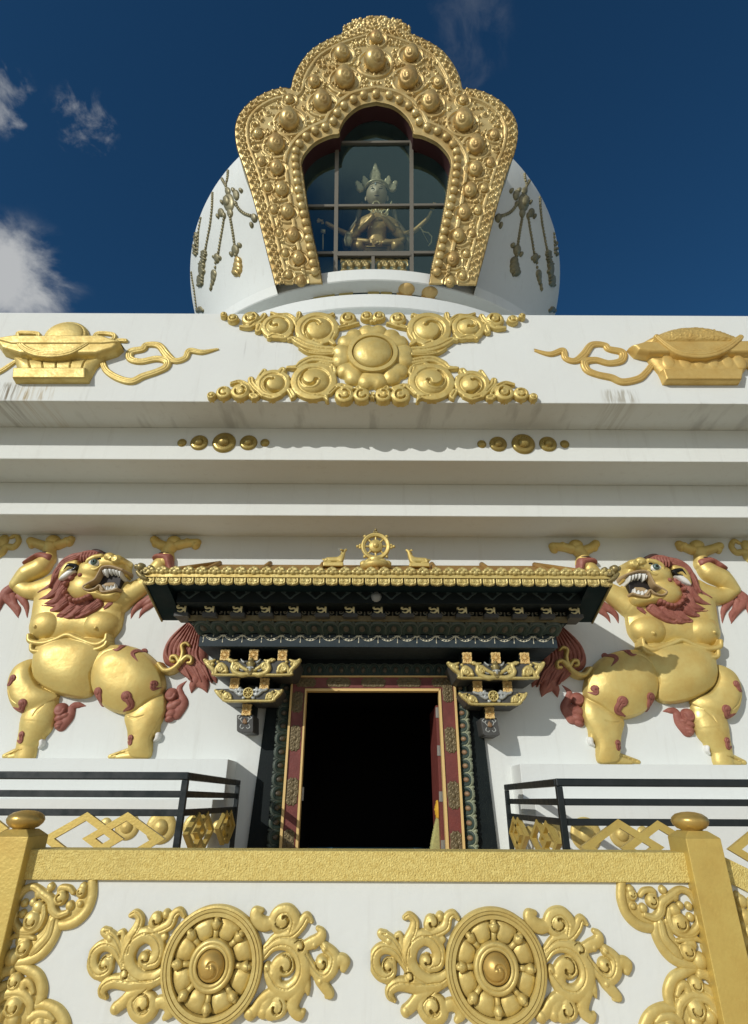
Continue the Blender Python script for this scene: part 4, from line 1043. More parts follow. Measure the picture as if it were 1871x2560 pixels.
# curled scraps of the neighbouring ornaments at the photo edges
r_ = Relief(-6, -4.2, 4.2, 5.4, .007); PE = Pic(0, 1310, .3632, 7.95); ke = PE.m(50, 120)
r_.stroke(PE([(-120, 120), (-60, 200), (0, 190), (30, 150), (85, 150), (118, 110), (100, 72), (66, 84)]), [22 * ke, 34 * ke, 30 * ke, 24 * ke, 24 * ke, 20 * ke, 18 * ke, 14 * ke], 1.0)
r_.blob(PE.p(10, 110), 40 * ke, 50 * ke, .06)
es = link('edge_scroll', r_.mesh('edge_scroll', D=WALL + .002), GOLD); tag(es, 'scrap of a curled gold scroll under the cornice at the left photo edge', 'scroll ornament')
es2 = link('edge_scroll', r_.mesh('edge_scroll', frame=((0, WALL + .002, -.035), (1, 0, 0), (0, 0, 1), (0, -1, 0)), mirror=LMIR), GOLD); tag(es2, 'scrap of a curled gold scroll under the cornice at the right photo edge', 'scroll ornament')

# ================================================================== round bosses
def boss(name, c, R, label, group, m=GOLD, depth=None, inner=True):
    d = depth or R * .55
    t = thing(name, label, 'boss', (c[0], c[1], c[2]), group)
    b = MB(); b.lathe([(0, d * .45), (R * .5, d * .42), (R * .62, d * .40), (R * .80, d * .42), (R * .95, d * .25), (R, d * .08), (R, -.01)] if inner else
                      [(0, d), (R * .4, d * .92), (R * .75, d * .65), (R * .95, d * .25), (R, -.01)], c, 40, 'y'); b.obj('disc', m, t)
    if inner:
        b = MB(); b.lathe([(0, d * 1.05), (R * .25, d * .98), (R * .42, d * .78), (R * .5, d * .5), (R * .52, d * .36)], c, 32, 'y'); b.obj('dome', m, t)
    return t
BOSSG = mat('boss_gold', (0.42, 0.32, 0.10), 0.3, 0.6, (0.32, 0.23, 0.07), 9, 0.2, 40)
for side, us, v in (('left', (402, 440, 495, 549, 585), 977.5), ('right', (1064, 1100, 1155.5, 1210, 1247), 980.5)):
    nm = ('outermost small', 'second', 'large middle', 'fourth', 'last small') 
    for i, u in enumerate(us):
        D = D2; x, z = W(u * 1.1326, v * 1.1326, D); R = (10.5, 19.5, 26, 19.5, 10.5)[i] * 1.1326 * D / F_PX / float(ray(940, 1109)[1])
        what = ('small plain gold stud', 'ringed gold boss', 'largest ringed gold boss', 'ringed gold boss', 'small plain gold stud')[i]
        pos = (('leftmost of' , 'second from left in', 'in the middle of', 'fourth from left in', 'rightmost of')[i])
        boss('cornice_boss', (float(x), D, float(z)), R, f'{what} {pos} the {side} row of five on the cornice', 'gold bosses in two rows on the cornice', BOSSG, None, i in (1, 2, 3))
for side, zo, items in (('left', (0, 1880, .569), ((465, 318, 27), (560, 328, 54), (708, 332, 66), (858, 332, 54), (958, 330, 27))),
                        ('right', (930, 1880, .5696), ((1192, 356, 28), (1096, 362, 54), (940, 362, 68), (792, 360, 54), (694, 356, 27)))):
    for i, (x_, y_, r_) in enumerate(items):
        PB = Pic(*zo, 6.95); x, z = PB.p(x_, y_)
        what = ('smallest outer gold stud', 'ringed gold disc', 'largest ringed gold disc', 'ringed gold disc', 'small inner gold stud')[i]
        pos = ('farthest from the door', 'second farthest from the door', 'in the middle of the row', 'second nearest the door', 'nearest the door')[i]
        boss('plinth_disc', (float(x), 6.95, float(z)), r_ * PB.m(x_, y_), f'{what} on the {side} plinth, {pos}', 'gold discs on the plinths', GOLD, r_ * PB.m(x_, y_) * .42, i in (1, 2, 3))

# ================================================================== flower with scrolls on the parapet
FP = Pic(520, 770, .2542, D3); kf = FP.m(1200, 490)
fc = FP.p(1622, 490)
fl = thing('flower_ornament', 'large gold flower with eight petals and curling scroll sprays centred on the parapet', 'flower ornament', (float(fc[0]), D3, float(fc[1])))
fr = ((0, D3 + .002, 0), (1, 0, 0), (0, 0, 1), (0, -1, 0))
b = MB(); R = 248 * kf; c3 = (float(fc[0]), D3, float(fc[1]))
b.lathe([(0, .20), (R * .3, .195), (R * .55, .172), (R * .7, .142), (R * .765, .115), (R * .77, .07), (R * .80, .07), (R * .805, .125), (R * .82, .132), (R * .97, .128), (R * .995, .118), (R, .05), (R, -.01)], c3, 72, 'y'); b.obj('centre_boss', GOLD, fl).modifiers.new('edge', 'EDGE_SPLIT').split_angle = R_(40)
pr = Relief(-.26, .26, -.26, .26, .008)
pr.poly([(0, -.17), (.085, -.15), (.16, -.06), (.175, .03), (.12, .10), (.05, .115), (0, .095), (-.05, .115), (-.12, .10), (-.175, .03), (-.16, -.06), (-.085, -.15)], .085, .11, smooth=5)
prm = pr.mesh('petal', frame=((0, 0, 0), (1, 0, 0), (0, 0, 1), (0, -1, 0)))
for i in range(8):
    a = i * math.pi / 4; rr = 0.425
    at('petal', prm, (c3[0] + rr * math.sin(a), D3 + (.004 if i % 2 else 0), c3[2] + rr * math.cos(a)), fl, (0, a, 0), (1.2, 1.15, 1.22), GOLD)
def spray(lower):
    r = Relief(float(FP.p(-40, 500)[0]), float(fc[0]) + .02, float(FP.p(500, 990)[1]), float(FP.p(500, 20)[1]), .0075)
    L = .035
    def ringboss(x, y, R, a0, cw):
        c = FP.p(x, y); R = R * kf
        r.blob(c, R, R, .035, 0, L, p=.15); r.blob(c, R * .74, R * .74, .03, 0, 0, 'sub', p=.3); r.blob(c, R * .68, R * .66, .085, 0, L, p=.5)
        a = R_(a0) - cw * np.linspace(0, 1.15 * math.pi, 12); q = np.linspace(.66, .16, 12) * R
        r.stroke(np.stack([c[0] + q * np.cos(a), c[1] + q * np.sin(a)], 1), np.linspace(R * .06, R * .12, 12), .6, mode='sub', n=3, habs=.05)
        a2 = a[6:]; q2 = q[6:] + R * .12
        r.stroke(np.stack([c[0] + q2 * np.cos(a2), c[1] + q2 * np.sin(a2)], 1), np.linspace(R * .02, R * .10, 6), .9, L + .06, n=3)
    def small(x, y, R, a0, cw): r.blob(FP.p(x, y), R * kf, R * kf, .055, 0, L, p=.25); c = FP.p(x, y); r.curl(c, R * kf * .9, a0, 1.2, R * kf * .30, .8, L + .03, cw); r.stroke([c + np.array([R * kf * .5 * math.cos(t), R * kf * .5 * math.sin(t)]) for t in np.linspace(R_(a0), R_(a0) - cw * 4.5, 9)], R * kf * .10, mode='sub', habs=.05, n=3)
    def leaf(pts, rad): r.stroke(FP(pts), [q * kf for q in rad], .5, L, flat=True, habs=.028); r.stroke(FP(pts[:-1]), 5 * kf, mode='sub', habs=.018)
    if not lower:
        leaf([(1230, 430), (1100, 420), (980, 390), (890, 345), (840, 320), (800, 330)], (45, 48, 46, 44, 30, 18)); leaf([(1230, 470), (1100, 470), (980, 450), (900, 410)], (24, 24, 20, 8))
        ringboss(1075, 225, 222, 250, 1); ringboss(690, 205, 165, 60, -1)
        small(430, 130, 92, 60, 1); small(255, 130, 58, 120, -1); small(165, 95, 36, 60, 1); small(1380, 130, 85, 120, -1); small(1565, 110, 66, 60, 1)
        for p, q in (([(560, 90), (520, 140), (420, 200), (330, 205)], (30, 36, 34, 18)), ([(630, 70), (700, 90), (790, 90), (850, 130), (870, 200)], (16, 22, 26, 26, 10)), ([(900, 75), (890, 120), (870, 160)], (30, 26, 8)),
                     ([(1230, 85), (1190, 95), (1120, 90)], (26, 22, 20)), ([(500, 240), (520, 190), (600, 280)], (36, 34, 24)), ([(610, 310), (660, 290), (760, 310), (820, 270)], (28, 34, 32, 20)), ([(1240, 270), (1210, 330), (1240, 370)], (34, 36, 26)), ([(1050, 350), (1110, 370), (1140, 350)], (34, 36, 24)), ([(1300, 210), (1380, 190), (1480, 170)], (24, 30, 16)), ([(1610, 150), (1650, 130), (1690, 140)], (24, 28, 20))): leaf(p, q)
    else:
        leaf([(1230, 540), (1120, 520), (1020, 520), (930, 560), (880, 600), (790, 605)], (40, 44, 44, 42, 30, 18)); leaf([(1220, 590), (1120, 570), (1040, 590)], (22, 28, 20))
        ringboss(1045, 740, 222, 120, -1); ringboss(645, 765, 168, 300, 1)
        small(330, 845, 92, 70, 1); small(165, 855, 74, 60, -1); small(45, 885, 42, 90, -1); small(1345, 880, 92, 100, 1); small(1515, 880, 82, 80, -1); small(1650, 885, 46, 90, 1)
        for p, q in (([(560, 640), (520, 690), (480, 740)], (30, 26, 12)), ([(740, 630), (720, 660), (790, 700)], (40, 40, 24)), ([(430, 720), (440, 760), (500, 830), (540, 890)], (34, 30, 26, 10)), ([(240, 760), (320, 745), (400, 780), (460, 850)], (18, 24, 26, 12)), ([(810, 830), (840, 880), (825, 910)], (30, 32, 8)),
                     ([(1290, 780), (1340, 790), (1410, 810)], (26, 34, 28)), ([(1200, 860), (1260, 800), (1320, 770)], (22, 26, 14)), ([(1230, 610), (1240, 650), (1200, 680)], (36, 38, 24)), ([(440, 880), (480, 890), (450, 905)], (34, 32, 20)), ([(1480, 800), (1500, 815), (1450, 810)], (24, 22, 12)), ([(560, 880), (640, 900), (720, 880)], (24, 28, 18)), ([(1060, 880), (1150, 890), (1180, 930)], (22, 28, 8))): leaf(p, q)
    return r
for lo in (False, True):
    r_ = spray(lo)
    link('scroll_spray', r_.mesh('scroll_spray', frame=fr), GOLD, fl); link('scroll_spray', r_.mesh('scroll_spray', frame=fr, mirror=float(fc[0])), GOLD, fl)

# ================================================================== offering bowls on the parapet
BP = Pic(0, 760, .569, D3); kb = BP.m(300, 250)
def ribbon(r, P, kk, pts, rad, lift=.02):
    r.stroke(P(pts), [q * kk * 1.15 for q in rad], .38, lift); 
    for off in (-.35, .35):
        a = np.array(pts, float); d = np.gradient(a, axis=0); nn = np.stack([-d[:, 1], d[:, 0]], 1); nn /= np.linalg.norm(nn, axis=1)[:, None]
        r.stroke(P(a + nn * off * np.array(rad)[:, None]), 2.2 * kk, 1.0, mode='sub')
bx = BP.p(275, 345)
bo = thing('offering_bowl', 'gold bowl relief holding a round mirror disc, with fluttering ribbons, left on the parapet', 'bowl ornament', (float(bx[0]), D3, float(bx[1])), 'gold offering bowls on the parapet')
r_ = Relief(float(BP.p(-90, 0)[0]), float(BP.p(600, 0)[0]), float(BP.p(0, 360)[1]), float(BP.p(0, 160)[1]), .0075)
r_.poly(BP([(60, 235), (150, 250), (400, 250), (480, 235), (425, 290), (395, 345), (75, 345), (82, 300)]), .10, .16); r_.poly(BP([(78, 303), (392, 303), (392, 348), (74, 348)]), .02, .02, .10)
for x in (150, 205, 262, 322, 375): r_.stroke(BP([(x - (270 - x) * .12, 255), (x, 300)]), 3 * kb, 1.2, mode='sub', habs=.03)
r_.poly(BP([(-2, 190), (80, 178), (470, 178), (552, 204), (520, 232), (445, 256), (110, 256), (28, 232)]), .13, .06, .03); r_.poly(BP([(-2, 190), (80, 176), (470, 176), (552, 204), (470, 212), (80, 212)]), .03, .02, .15)
link('bowl', r_.mesh('bowl', frame=fr), GOLD, bo)
r_ = Relief(float(BP.p(150, 0)[0]), float(BP.p(450, 0)[0]), float(BP.p(0, 220)[1]), float(BP.p(0, 60)[1]), .0075)
r_.blob(BP.p(295, 150), 98 * kb, 86 * kb, .09, 0, .01, p=.3); r_.blob(BP.p(295, 150), 84 * kb, 74 * kb, .012, 0, 0, 'sub', p=.15); r_.blob(BP.p(295, 150), 80 * kb, 70 * kb, .04, 0, .075)
r_.blob(BP.p(190, 154), 9 * kb, None, .04); r_.blob(BP.p(396, 154), 9 * kb, None, .04); link('mirror_disc', r_.mesh('mirror_disc', frame=fr), GOLD, bo)
r_ = Relief(float(BP.p(-120, 0)[0]), float(BP.p(1000, 0)[0]), float(BP.p(0, 370)[1]), float(BP.p(0, 110)[1]), .0062)
ribbon(r_, BP, kb, [(92, 180), (130, 225), (180, 250), (250, 258), (320, 250), (375, 225), (450, 178)], (9, 12, 14, 15, 14, 12, 9), .16)
for p in ([(60, 172), (80, 150), (85, 132), (120, 130), (170, 135), (165, 158), (140, 168), (100, 160)], [(415, 175), (420, 145), (440, 132), (500, 138), (500, 158), (470, 165), (440, 160)], [(20, 158), (50, 160), (66, 176)], [(510, 185), (520, 165), (555, 165)]): ribbon(r_, BP, kb, p, [8] * len(p), .03)
ribbon(r_, BP, kb, [(452, 258), (470, 295), (520, 328), (580, 342), (630, 320), (690, 300), (730, 280), (735, 255), (690, 243), (620, 255), (575, 243), (578, 212), (630, 200), (645, 182), (700, 185), (735, 225), (770, 252), (815, 240), (835, 208), (890, 214), (958, 200)], (11, 12, 14, 15, 15, 14, 15, 15, 14, 13, 14, 16, 14, 12, 14, 16, 13, 12, 13, 11, 4), .02)
ribbon(r_, BP, kb, [(-110, 300), (-60, 322), (0, 300), (40, 275), (68, 255)], (8, 10, 10, 9, 7), .02)
link('ribbon', r_.mesh('ribbon', frame=fr), GOLD, bo)
BR = Pic(930, 760, .5696, D3); kr = BR.m(1400, 250)
GOLDW = mat('gold_leaf_warm', (0.76, 0.54, 0.18), 0.45, 0.4, (0.66, 0.44, 0.13), 6, 0.3, 24, 5, bdist=.01)
bx = BR.p(1440, 350)
bo = thing('offering_bowl', 'gold bowl relief heaped with grain, draped with a ribbon, right on the parapet', 'bowl ornament', (float(bx[0]), D3, float(bx[1])), 'gold offering bowls on the parapet')
r_ = Relief(float(BR.p(1020, 0)[0]), float(BR.p(1800, 0)[0]), float(BR.p(0, 370)[1]), float(BR.p(0, 160)[1]), .0075)
r_.poly(BR([(1195, 240), (1680, 240), (1625, 310), (1605, 352), (1275, 352), (1255, 310)]), .10, .16); r_.poly(BR([(1262, 308), (1612, 308), (1604, 354), (1278, 354)]), .02, .02, .10)
for x in (1290, 1360, 1420, 1480, 1545, 1600): r_.blob(BR.p(x, 275), 28 * kr, 40 * kr, .03, 0, .085)
r_.poly(BR([(1118, 208), (1180, 190), (1690, 186), (1760, 204), (1740, 235), (1690, 250), (1200, 250), (1150, 240)]), .13, .06, .03)
link('bowl', r_.mesh('bowl', frame=fr), GOLDW, bo)
r_ = Relief(float(BR.p(1080, 0)[0]), float(BR.p(1750, 0)[0]), float(BR.p(0, 260)[1]), float(BR.p(0, 100)[1]), .0075)
r_.poly(BR([(1185, 195), (1240, 158), (1310, 134), (1390, 125), (1480, 136), (1560, 162), (1625, 195), (1400, 215)]), .17, .16, .02, smooth=3, soft=.04)
rg = np.random.default_rng(3)
for i in range(900):
    x, y = rg.uniform(1215, 1590), rg.uniform(130, 195); r_.blob(BR.p(x, y), 5 * kr, 4 * kr, .003, 0, 0, 'add')
link('grain_heap', r_.mesh('grain_heap', frame=fr), GOLDW, bo)
r_ = Relief(float(BR.p(680, 0)[0]), float(BR.p(1800, 0)[0]), float(BR.p(0, 375)[1]), float(BR.p(0, 130)[1]), .0062)
ribbon(r_, BR, kr, [(1230, 178), (1275, 215), (1330, 248), (1410, 258), (1480, 248), (1540, 220), (1592, 180)], (10, 15, 18, 19, 18, 15, 10), .165)
ribbon(r_, BR, kr, [(1228, 270), (1205, 300), (1170, 330), (1100, 344), (1050, 325), (990, 312), (945, 292), (935, 258), (980, 248), (1040, 262), (1095, 250), (1098, 215), (1040, 200), (1020, 182), (965, 182), (930, 225), (890, 252), (850, 240), (838, 206), (780, 222), (700, 200)], (11, 12, 14, 15, 15, 14, 15, 15, 14, 13, 14, 16, 14, 12, 14, 16, 13, 12, 13, 11, 4), .02)
ribbon(r_, BR, kr, [(1640, 262), (1660, 285), (1720, 315), (1790, 330)], (8, 10, 10, 9), .02)
link('ribbon', r_.mesh('ribbon', frame=fr), GOLDW, bo)
# ================================================================== gilt frame of the dome niche: a plate leaning forward with the bell of the dome
TL = R_(15)
TO = (0.0, 8.62, float(W(940, 709, 8.62)[1])); TU, TV, TN = (1, 0, 0), (0, -math.sin(TL), math.cos(TL)), (0, -math.cos(TL), -math.sin(TL))
TFR = (TO, TU, TV, TN)
def T1(pts):      # from the enlargement of region [460,0,1420,800]
    p = np.asarray(pts, float).reshape(-1, 2); return plane_hit(460 + p[:, 0] * .5811, p[:, 1] * .5811, *TFR)
TA = float(T1([(828, 640)])[0, 0])
def T1c(pts):     # the same, measured from the frame's own middle line
    q = T1(pts); 
    p = np.asarray(pts, float).reshape(-1, 2); ax = T1(np.stack([np.full(len(p), 828.0), p[:, 1]], 1))[:, 0]
    return np.stack([q[:, 0] - ax, q[:, 1]], 1)
def both(left): l = T1c(left); return np.vstack([l, (l * [-1, 1])[::-1]])
def tsize(px, y): return float(T1([(828 + px, y)])[0, 0] - T1([(828, y)])[0, 0])
def TP(a, b, h=0.0): v = np.array(TO) + np.array([TA, 0, 0]) + a * np.array(TU) + b * np.array(TV) + h * np.array(TN); return tuple(map(float, v))
TFC = (TP(0, 0), TU, TV, TN)
def sm(P, n=4):
    out = [];
    return spline(P, n)
OUT_L = [(395, 1226), (380, 1165), (365, 1110), (335, 990), (300, 860), (265, 740), (232, 650), (220, 580), (226, 525), (252, 475), (300, 430), (365, 395), (430, 380), (458, 382), (470, 335), (500, 275), (550, 215), (630, 168), (715, 136), (828, 104)]
IN_L = [(598, 1215), (588, 1150), (580, 1110), (555, 1000), (530, 860), (514, 750), (508, 705), (522, 668), (566, 622), (630, 592), (668, 585), (672, 560), (698, 512), (755, 466), (828, 448)]
outl = sm(T1c(OUT_L), 4); outl = np.vstack([outl, (outl * [-1, 1])[::-1][1:]])
inl = sm(T1c(IN_L), 4); inl = np.vstack([inl, (inl * [-1, 1])[::-1][1:]])
tor = thing('niche_frame', 'huge trefoil gilt frame covered in conch bosses and scrolls around the dome niche window', 'niche frame', TP(0, 0))
xm = float(np.abs(outl[:, 0]).max()) + .05
R0 = Relief(-xm, xm, float(outl[:, 1].min()), float(outl[:, 1].max()) + .06, .0105)
R0.poly(outl[::-1], .03, .03)
full = (slice(0, len(R0.z)), slice(0, len(R0.x)))
sdo = R0.sd(outl, full); sdi = R0.sd(np.vstack([inl[:1] - [0, 1.0], inl, inl[-1:] - [0, 1.0]]), full)
# bead rim around the opening
rim_w = tsize(78, 800)
d = -sdi
ridge = np.where((d > 0) & (d < rim_w), .03, 0) + np.where((d > rim_w - .07) & (d < rim_w), .05, 0)
R0.H = np.where(R0.H > 0, R0.H + ridge, R0.H)
bw_ = tsize(52, 400)           # outer border band
R0.H = np.where((R0.H > 0) & (np.abs(sdo - bw_) < .03), R0.H + .035, R0.H); R0.H = np.where((R0.H > 0) & (np.abs(sdo - bw_ - .045) < .018), .015, R0.H)
conch = [(826, 175, 29), (820, 275, 47), (680, 242, 34), (692, 350, 44), (596, 450, 41), (455, 528, 44), (400, 632, 38), (562, 362, 26), (455, 436, 21), (322, 585, 23), (403, 733, 31), (338, 703, 20), (425, 825, 30),
         (364, 812, 19), (450, 920, 30), (391, 908, 19), (474, 1020, 28), (415, 1006, 17), (497, 1120, 28), (440, 1094, 17), (455, 1188, 18), (508, 1215, 22)]
cl = []
for x, y, r in conch:
    c = T1c([(x, y)])[0]; R = tsize(r, y) * 1.0; Rv = R * 1.18
    for sg in ((1,) if abs(x - 826) < 9 else (1, -1)):
        cl.append((sg * c[0], c[1], R, Rv, sg))
for (a, b, R, Rv, sg) in cl:    # cupped leaf round each conch
    R0.blob((a + sg * R * .1, b - R * .05), R * 1.7, R * 1.62, .07, 0, .02, p=.2); R0.blob((a + sg * R * .02, b - R * .12), R * 1.46, R * 1.36, .055, 0, 0, 'sub', p=.25)
    R0.stroke([(a + 1.62 * R * math.cos(v), b - R * .1 + 1.55 * R * math.sin(v)) for v in np.linspace(math.pi * (.5 if sg > 0 else .5) - sg * .2, math.pi * .5 - sg * 4.2, 14)], np.linspace(.012, R * .20, 14), .8, .045, n=3)
# fine scrollwork between them, thrown like the goldsmith's filler
rg = np.random.default_rng(11); placed = []
def comma_scroll(a, b, s, ang, sg):
    R0.blob((a, b), s * .50, s * .50, s * .75, 0, .04)
    v = np.linspace(ang, ang + sg * 4.0, 10); q = s * np.linspace(1.05, .72, 10)
    R0.stroke(np.stack([a + q * np.cos(v), b + q * np.sin(v)], 1), np.linspace(s * .10, s * .32, 10), 1.3, .03, n=2)
L = np.vstack([[0, 0], np.cumsum(np.linalg.norm(np.diff(outl, axis=0), axis=1))[:, None] * [1, 0]])[:, 0]
t = 0.0; i = 0
while t < L[-1]:               # border: a running row of commas and beads
    p = np.array([np.interp(t, L, outl[:, 0]), np.interp(t, L, outl[:, 1])]); p2 = np.array([np.interp(t + .02, L, outl[:, 0]), np.interp(t + .02, L, outl[:, 1])])
    tg = (p2 - p) / (np.linalg.norm(p2 - p) + 1e-9); nn = np.array([tg[1], -tg[0]]) if True else 0
    c = p + nn * bw_ * .5 * (1 if True else -1)
    if R0.sd(outl, R0.win(c[0], c[0] + .01, c[1], c[1] + .01)).mean() < 0: c = p - nn * bw_ * .5
    sg = 1 if p[0] < 0 else -1; ang = math.atan2(tg[1], tg[0])
    comma_scroll(c[0], c[1], bw_ * .27, ang + 1.2 * sg, sg); e = c - tg * bw_ * .42 + (c - p) * .42
    R0.blob(e, bw_ * .15, None, bw_ * .17, 0, .05); e = c - tg * bw_ * .30 - (c - p) * .55; R0.blob(e, bw_ * .12, None, bw_ * .14, 0, .05)
    t += bw_ * .74; i += 1
for k in range(9000):
    if len(placed) > 560: break
    a, b = rg.uniform(-xm, 0.02), rg.uniform(R0.z[0], R0.z[-1]); s = rg.choice([.055, .07, .085, .10])
    j, ii = int((b - R0.z[0]) / R0.r), int((a - R0.x[0]) / R0.r)
    if sdo[j, ii] < bw_ + .09 or -sdi[j, ii] < rim_w + s * 1.0: continue
    if any(math.hypot((a - c[0]), (b - c[1])) < c[2] * 1.5 + s * .5 for c in cl): continue
    if any(math.hypot(a - q[0], b - q[1]) < (s + q[2]) * 1.38 for q in placed): continue
    placed.append((a, b, s)); an = rg.uniform(0, 6.28); sg = rg.choice([-1, 1])
    comma_scroll(a, b, s, an, sg); comma_scroll(-a, b, s, math.pi - an, -sg)
for k in range(1500):
    a, b = rg.uniform(-xm, 0), rg.uniform(R0.z[0], R0.z[-1]); s = .028
    j, ii = int((b - R0.z[0]) / R0.r), int((a - R0.x[0]) / R0.r)
    if sdo[j, ii] < bw_ + .07 or -sdi[j, ii] < rim_w + .05: continue
    if R0.H[j, ii] > .055: continue
    R0.blob((a, b), s, None, .035, 0, .05); R0.blob((-a, b), s, None, .035, 0, .05)
win_cut = -sdi * 8
R0.H = np.minimum(R0.H, win_cut)
link('carved_plate', R0.mesh('carved_plate', frame=TFC), BRONZE, tor)
def strip(name, loop, h0, h1, m_):
    n = len(loop); V = [TP(a, b, h0) for a, b in loop] + [TP(a, b, h1) for a, b in loop]
    MB().add(V, [(i, i + 1, n + i + 1, n + i) for i in range(n - 1)], True).obj(name, m_, tor)
strip('edge', outl, .03, -.75, mat('gilt_edge_pale', (0.66, 0.58, 0.34), 0.45, 0.25, (.55, .46, .25), 4))
strip('reveal', inl, .07, -.03, BRONZE); strip('reveal', inl, -.03, -.42, MAROON)
# beads
bead = MB().ball((0, 0, 0), 1, .82, 1, 20, 12).mesh('bead')
BEADS = [(826, 421), (774, 425), (730, 444), (690, 470), (661, 501), (645, 537), (610, 562), (566, 577), (529, 603), (500, 633), (485, 665), (482, 698), (484, 731), (487, 764), (491, 797), (496, 831), (503, 866), (511, 900), (519, 935), (527, 970), (535, 1005), (541, 1040), (547, 1076), (553, 1110), (560, 1145), (567, 1180)]
trot = (-TL, 0, 0)
def ttilt(e): return (Matrix.Rotation(TL, 3, 'X') @ e.to_matrix()).to_euler() if e else (TL, 0, 0)
for x, y in BEADS:
    c = T1c([(x, y)])[0]; r = tsize(18.5, 700)
    for sg in ((1,) if x > 815 else (1, -1)): at('bead', bead, TP(sg * c[0], c[1], .10), tor, (TL, 0, 0), (r, r, r), BRONZE)
# conch shells
def conch_mesh():
    n, m_ = 44, 30; V = []
    for i in range(m_ + 1):
        th = math.pi * i / m_
        for j in range(n):
            ph = 2 * math.pi * j / n
            zz = math.cos(th); rr = math.sin(th)
            rr *= (1.0 if zz < .1 else 1.0 - .34 * (zz - .1) ** 1.3)
            x, y, z = rr * math.cos(ph), -rr * math.sin(ph) * .95, zz * (1.22 if zz > 0 else 1.0)
            g = 0.0
            if zz > .45: g = .075 * math.sin((zz - .45) * 26 + x * 2.2)
            dx, dz = x - .14, z + .30; ro, an = math.hypot(dx, dz), math.atan2(dz, dx)
            if ro < .62 and y < 0.1: f = (ro * 3.0 - an / (2 * math.pi)) % 1.0; g -= .17 * math.exp(-((f - .5) / .17) ** 2) * min(1, (.62 - ro) * 6)
            V.append((x * (1 + g), y * (1 + g), z * (1 + g * .5)))
    F = [(i * n + j, i * n + (j + 1) % n, (i + 1) * n + (j + 1) % n, (i + 1) * n + j) for i in range(m_) for j in range(n)]
    return MB().add(V, F, True).mesh('conch')
cm = conch_mesh(); BRONZED = mat('gilt_bronze_worn', (0.62, 0.47, 0.19), 0.4, 0.5, (0.42, 0.26, 0.09), 2.5, 0.15, 14)
for (a, b, R, Rv, sg) in cl:
    at('conch', cm, TP(a, b, R * .35), tor, (TL, -sg * .12, 0), (R * (1 if sg > 0 else -1), R * .95, Rv), BRONZED)
# carved knob on the very top, behind the plate
r_ = Relief(-1.2, 1.2, float(T1c([(828, 160)])[0, 1]), float(T1c([(828, 50)])[0, 1]), .0125)
kn = T1c([(716, 132), (722, 108), (752, 84), (790, 66), (828, 60)]); kn = np.vstack([kn, (kn * [-1, 1])[::-1]])
r_.poly(np.vstack([kn, [(1.0, kn[0, 1] - .5), (-1.0, kn[0, 1] - .5)]])[::-1], .05, .08, smooth=3)
for k in range(260):
    a = rg.uniform(0, .95); b = rg.uniform(kn[0, 1] - .3, kn[:, 1].max() - .1); s = rg.uniform(.025, .05)
    if math.hypot(a / 1.0, (b - kn[0, 1]) / (kn[:, 1].max() - kn[0, 1])) > .80: continue
    for q in (-1, 1): r_.blob((q * a, b), s, None, s * 1.0, 0, .05)
link('crown_knob', r_.mesh('crown_knob', frame=(TP(0, 0, -.05), TU, TV, TN)), BRONZE, tor)
m = MB(); kk2 = np.vstack([kn]); n = len(kk2); m.add([TP(a, b, -.03) for a, b in kk2] + [TP(a, b, -.5) for a, b in kk2], [(i, i + 1, n + i + 1, n + i) for i in range(n - 1)], True); m.obj('knob_side', BRONZE, tor)

# ------------------------------------------------------------------ window in the niche
GH = -.40                               # how far the glazing is set back
def TG(pts):                            # traced on the glazing plane
    p = np.asarray(pts, float).reshape(-1, 2)
    return plane_hit(460 + p[:, 0] * .5811, p[:, 1] * .5811, TP(0, 0, GH), TU, TV, TN)
def GP3(a, b, h=0.0): return tuple(map(float, np.array(TP(0, 0, GH)) + a * np.array(TU) + b * np.array(TV) + h * np.array(TN)))
nw = thing('niche_window', 'tall glazed window with thin metal bars filling the niche in front of the statue', 'window', GP3(0, 0))
def gbar(p, q, w, dpt=.05, name='bar', h0=.0):
    a, b = TG([p, q]); d = (b - a) / np.linalg.norm(b - a); n_ = np.array([-d[1], d[0]]) * w / 2
    c = [a - n_, b - n_, b + n_, a + n_]
    V = [GP3(*x, h0 - dpt) for x in c] + [GP3(*x, h0 + dpt) for x in c]
    MB().hexa(V).obj(name, ALU, nw)
gbar((661, 470), (652, 1270), .085, .05, 'mullion'); gbar((979, 470), (980, 1270), .085, .05, 'mullion')
gbar((500, 618), (1160, 613), .055, .045, 'transom'); gbar((500, 890), (1160, 884), .055, .045, 'transom'); gbar((500, 1092), (1160, 1089), .06, .045, 'transom')
gbar((814, 1095), (815, 1270), .07, .04, 'mullion', .02); gbar((660, 1102), (975, 1102), .06, .04, 'transom', .03)
gg = TG(IN_L); gl_ = np.stack([gg[:, 0] - TG([(828, y) for _, y in IN_L])[:, 0], gg[:, 1]], 1)
gl_ = inl * 1.0
xx0, xx1, bb0, bb1 = inl[:, 0].min() - .1, inl[:, 0].max() + .1, inl[:, 1].min(), inl[:, 1].max() + .15
MB().add([GP3(xx0, bb0, -.012), GP3(xx1, bb0, -.012), GP3(xx1, bb1, -.012), GP3(xx0, bb1, -.012)], [(0, 1, 2, 3)]).obj('pane', GLASS, nw)
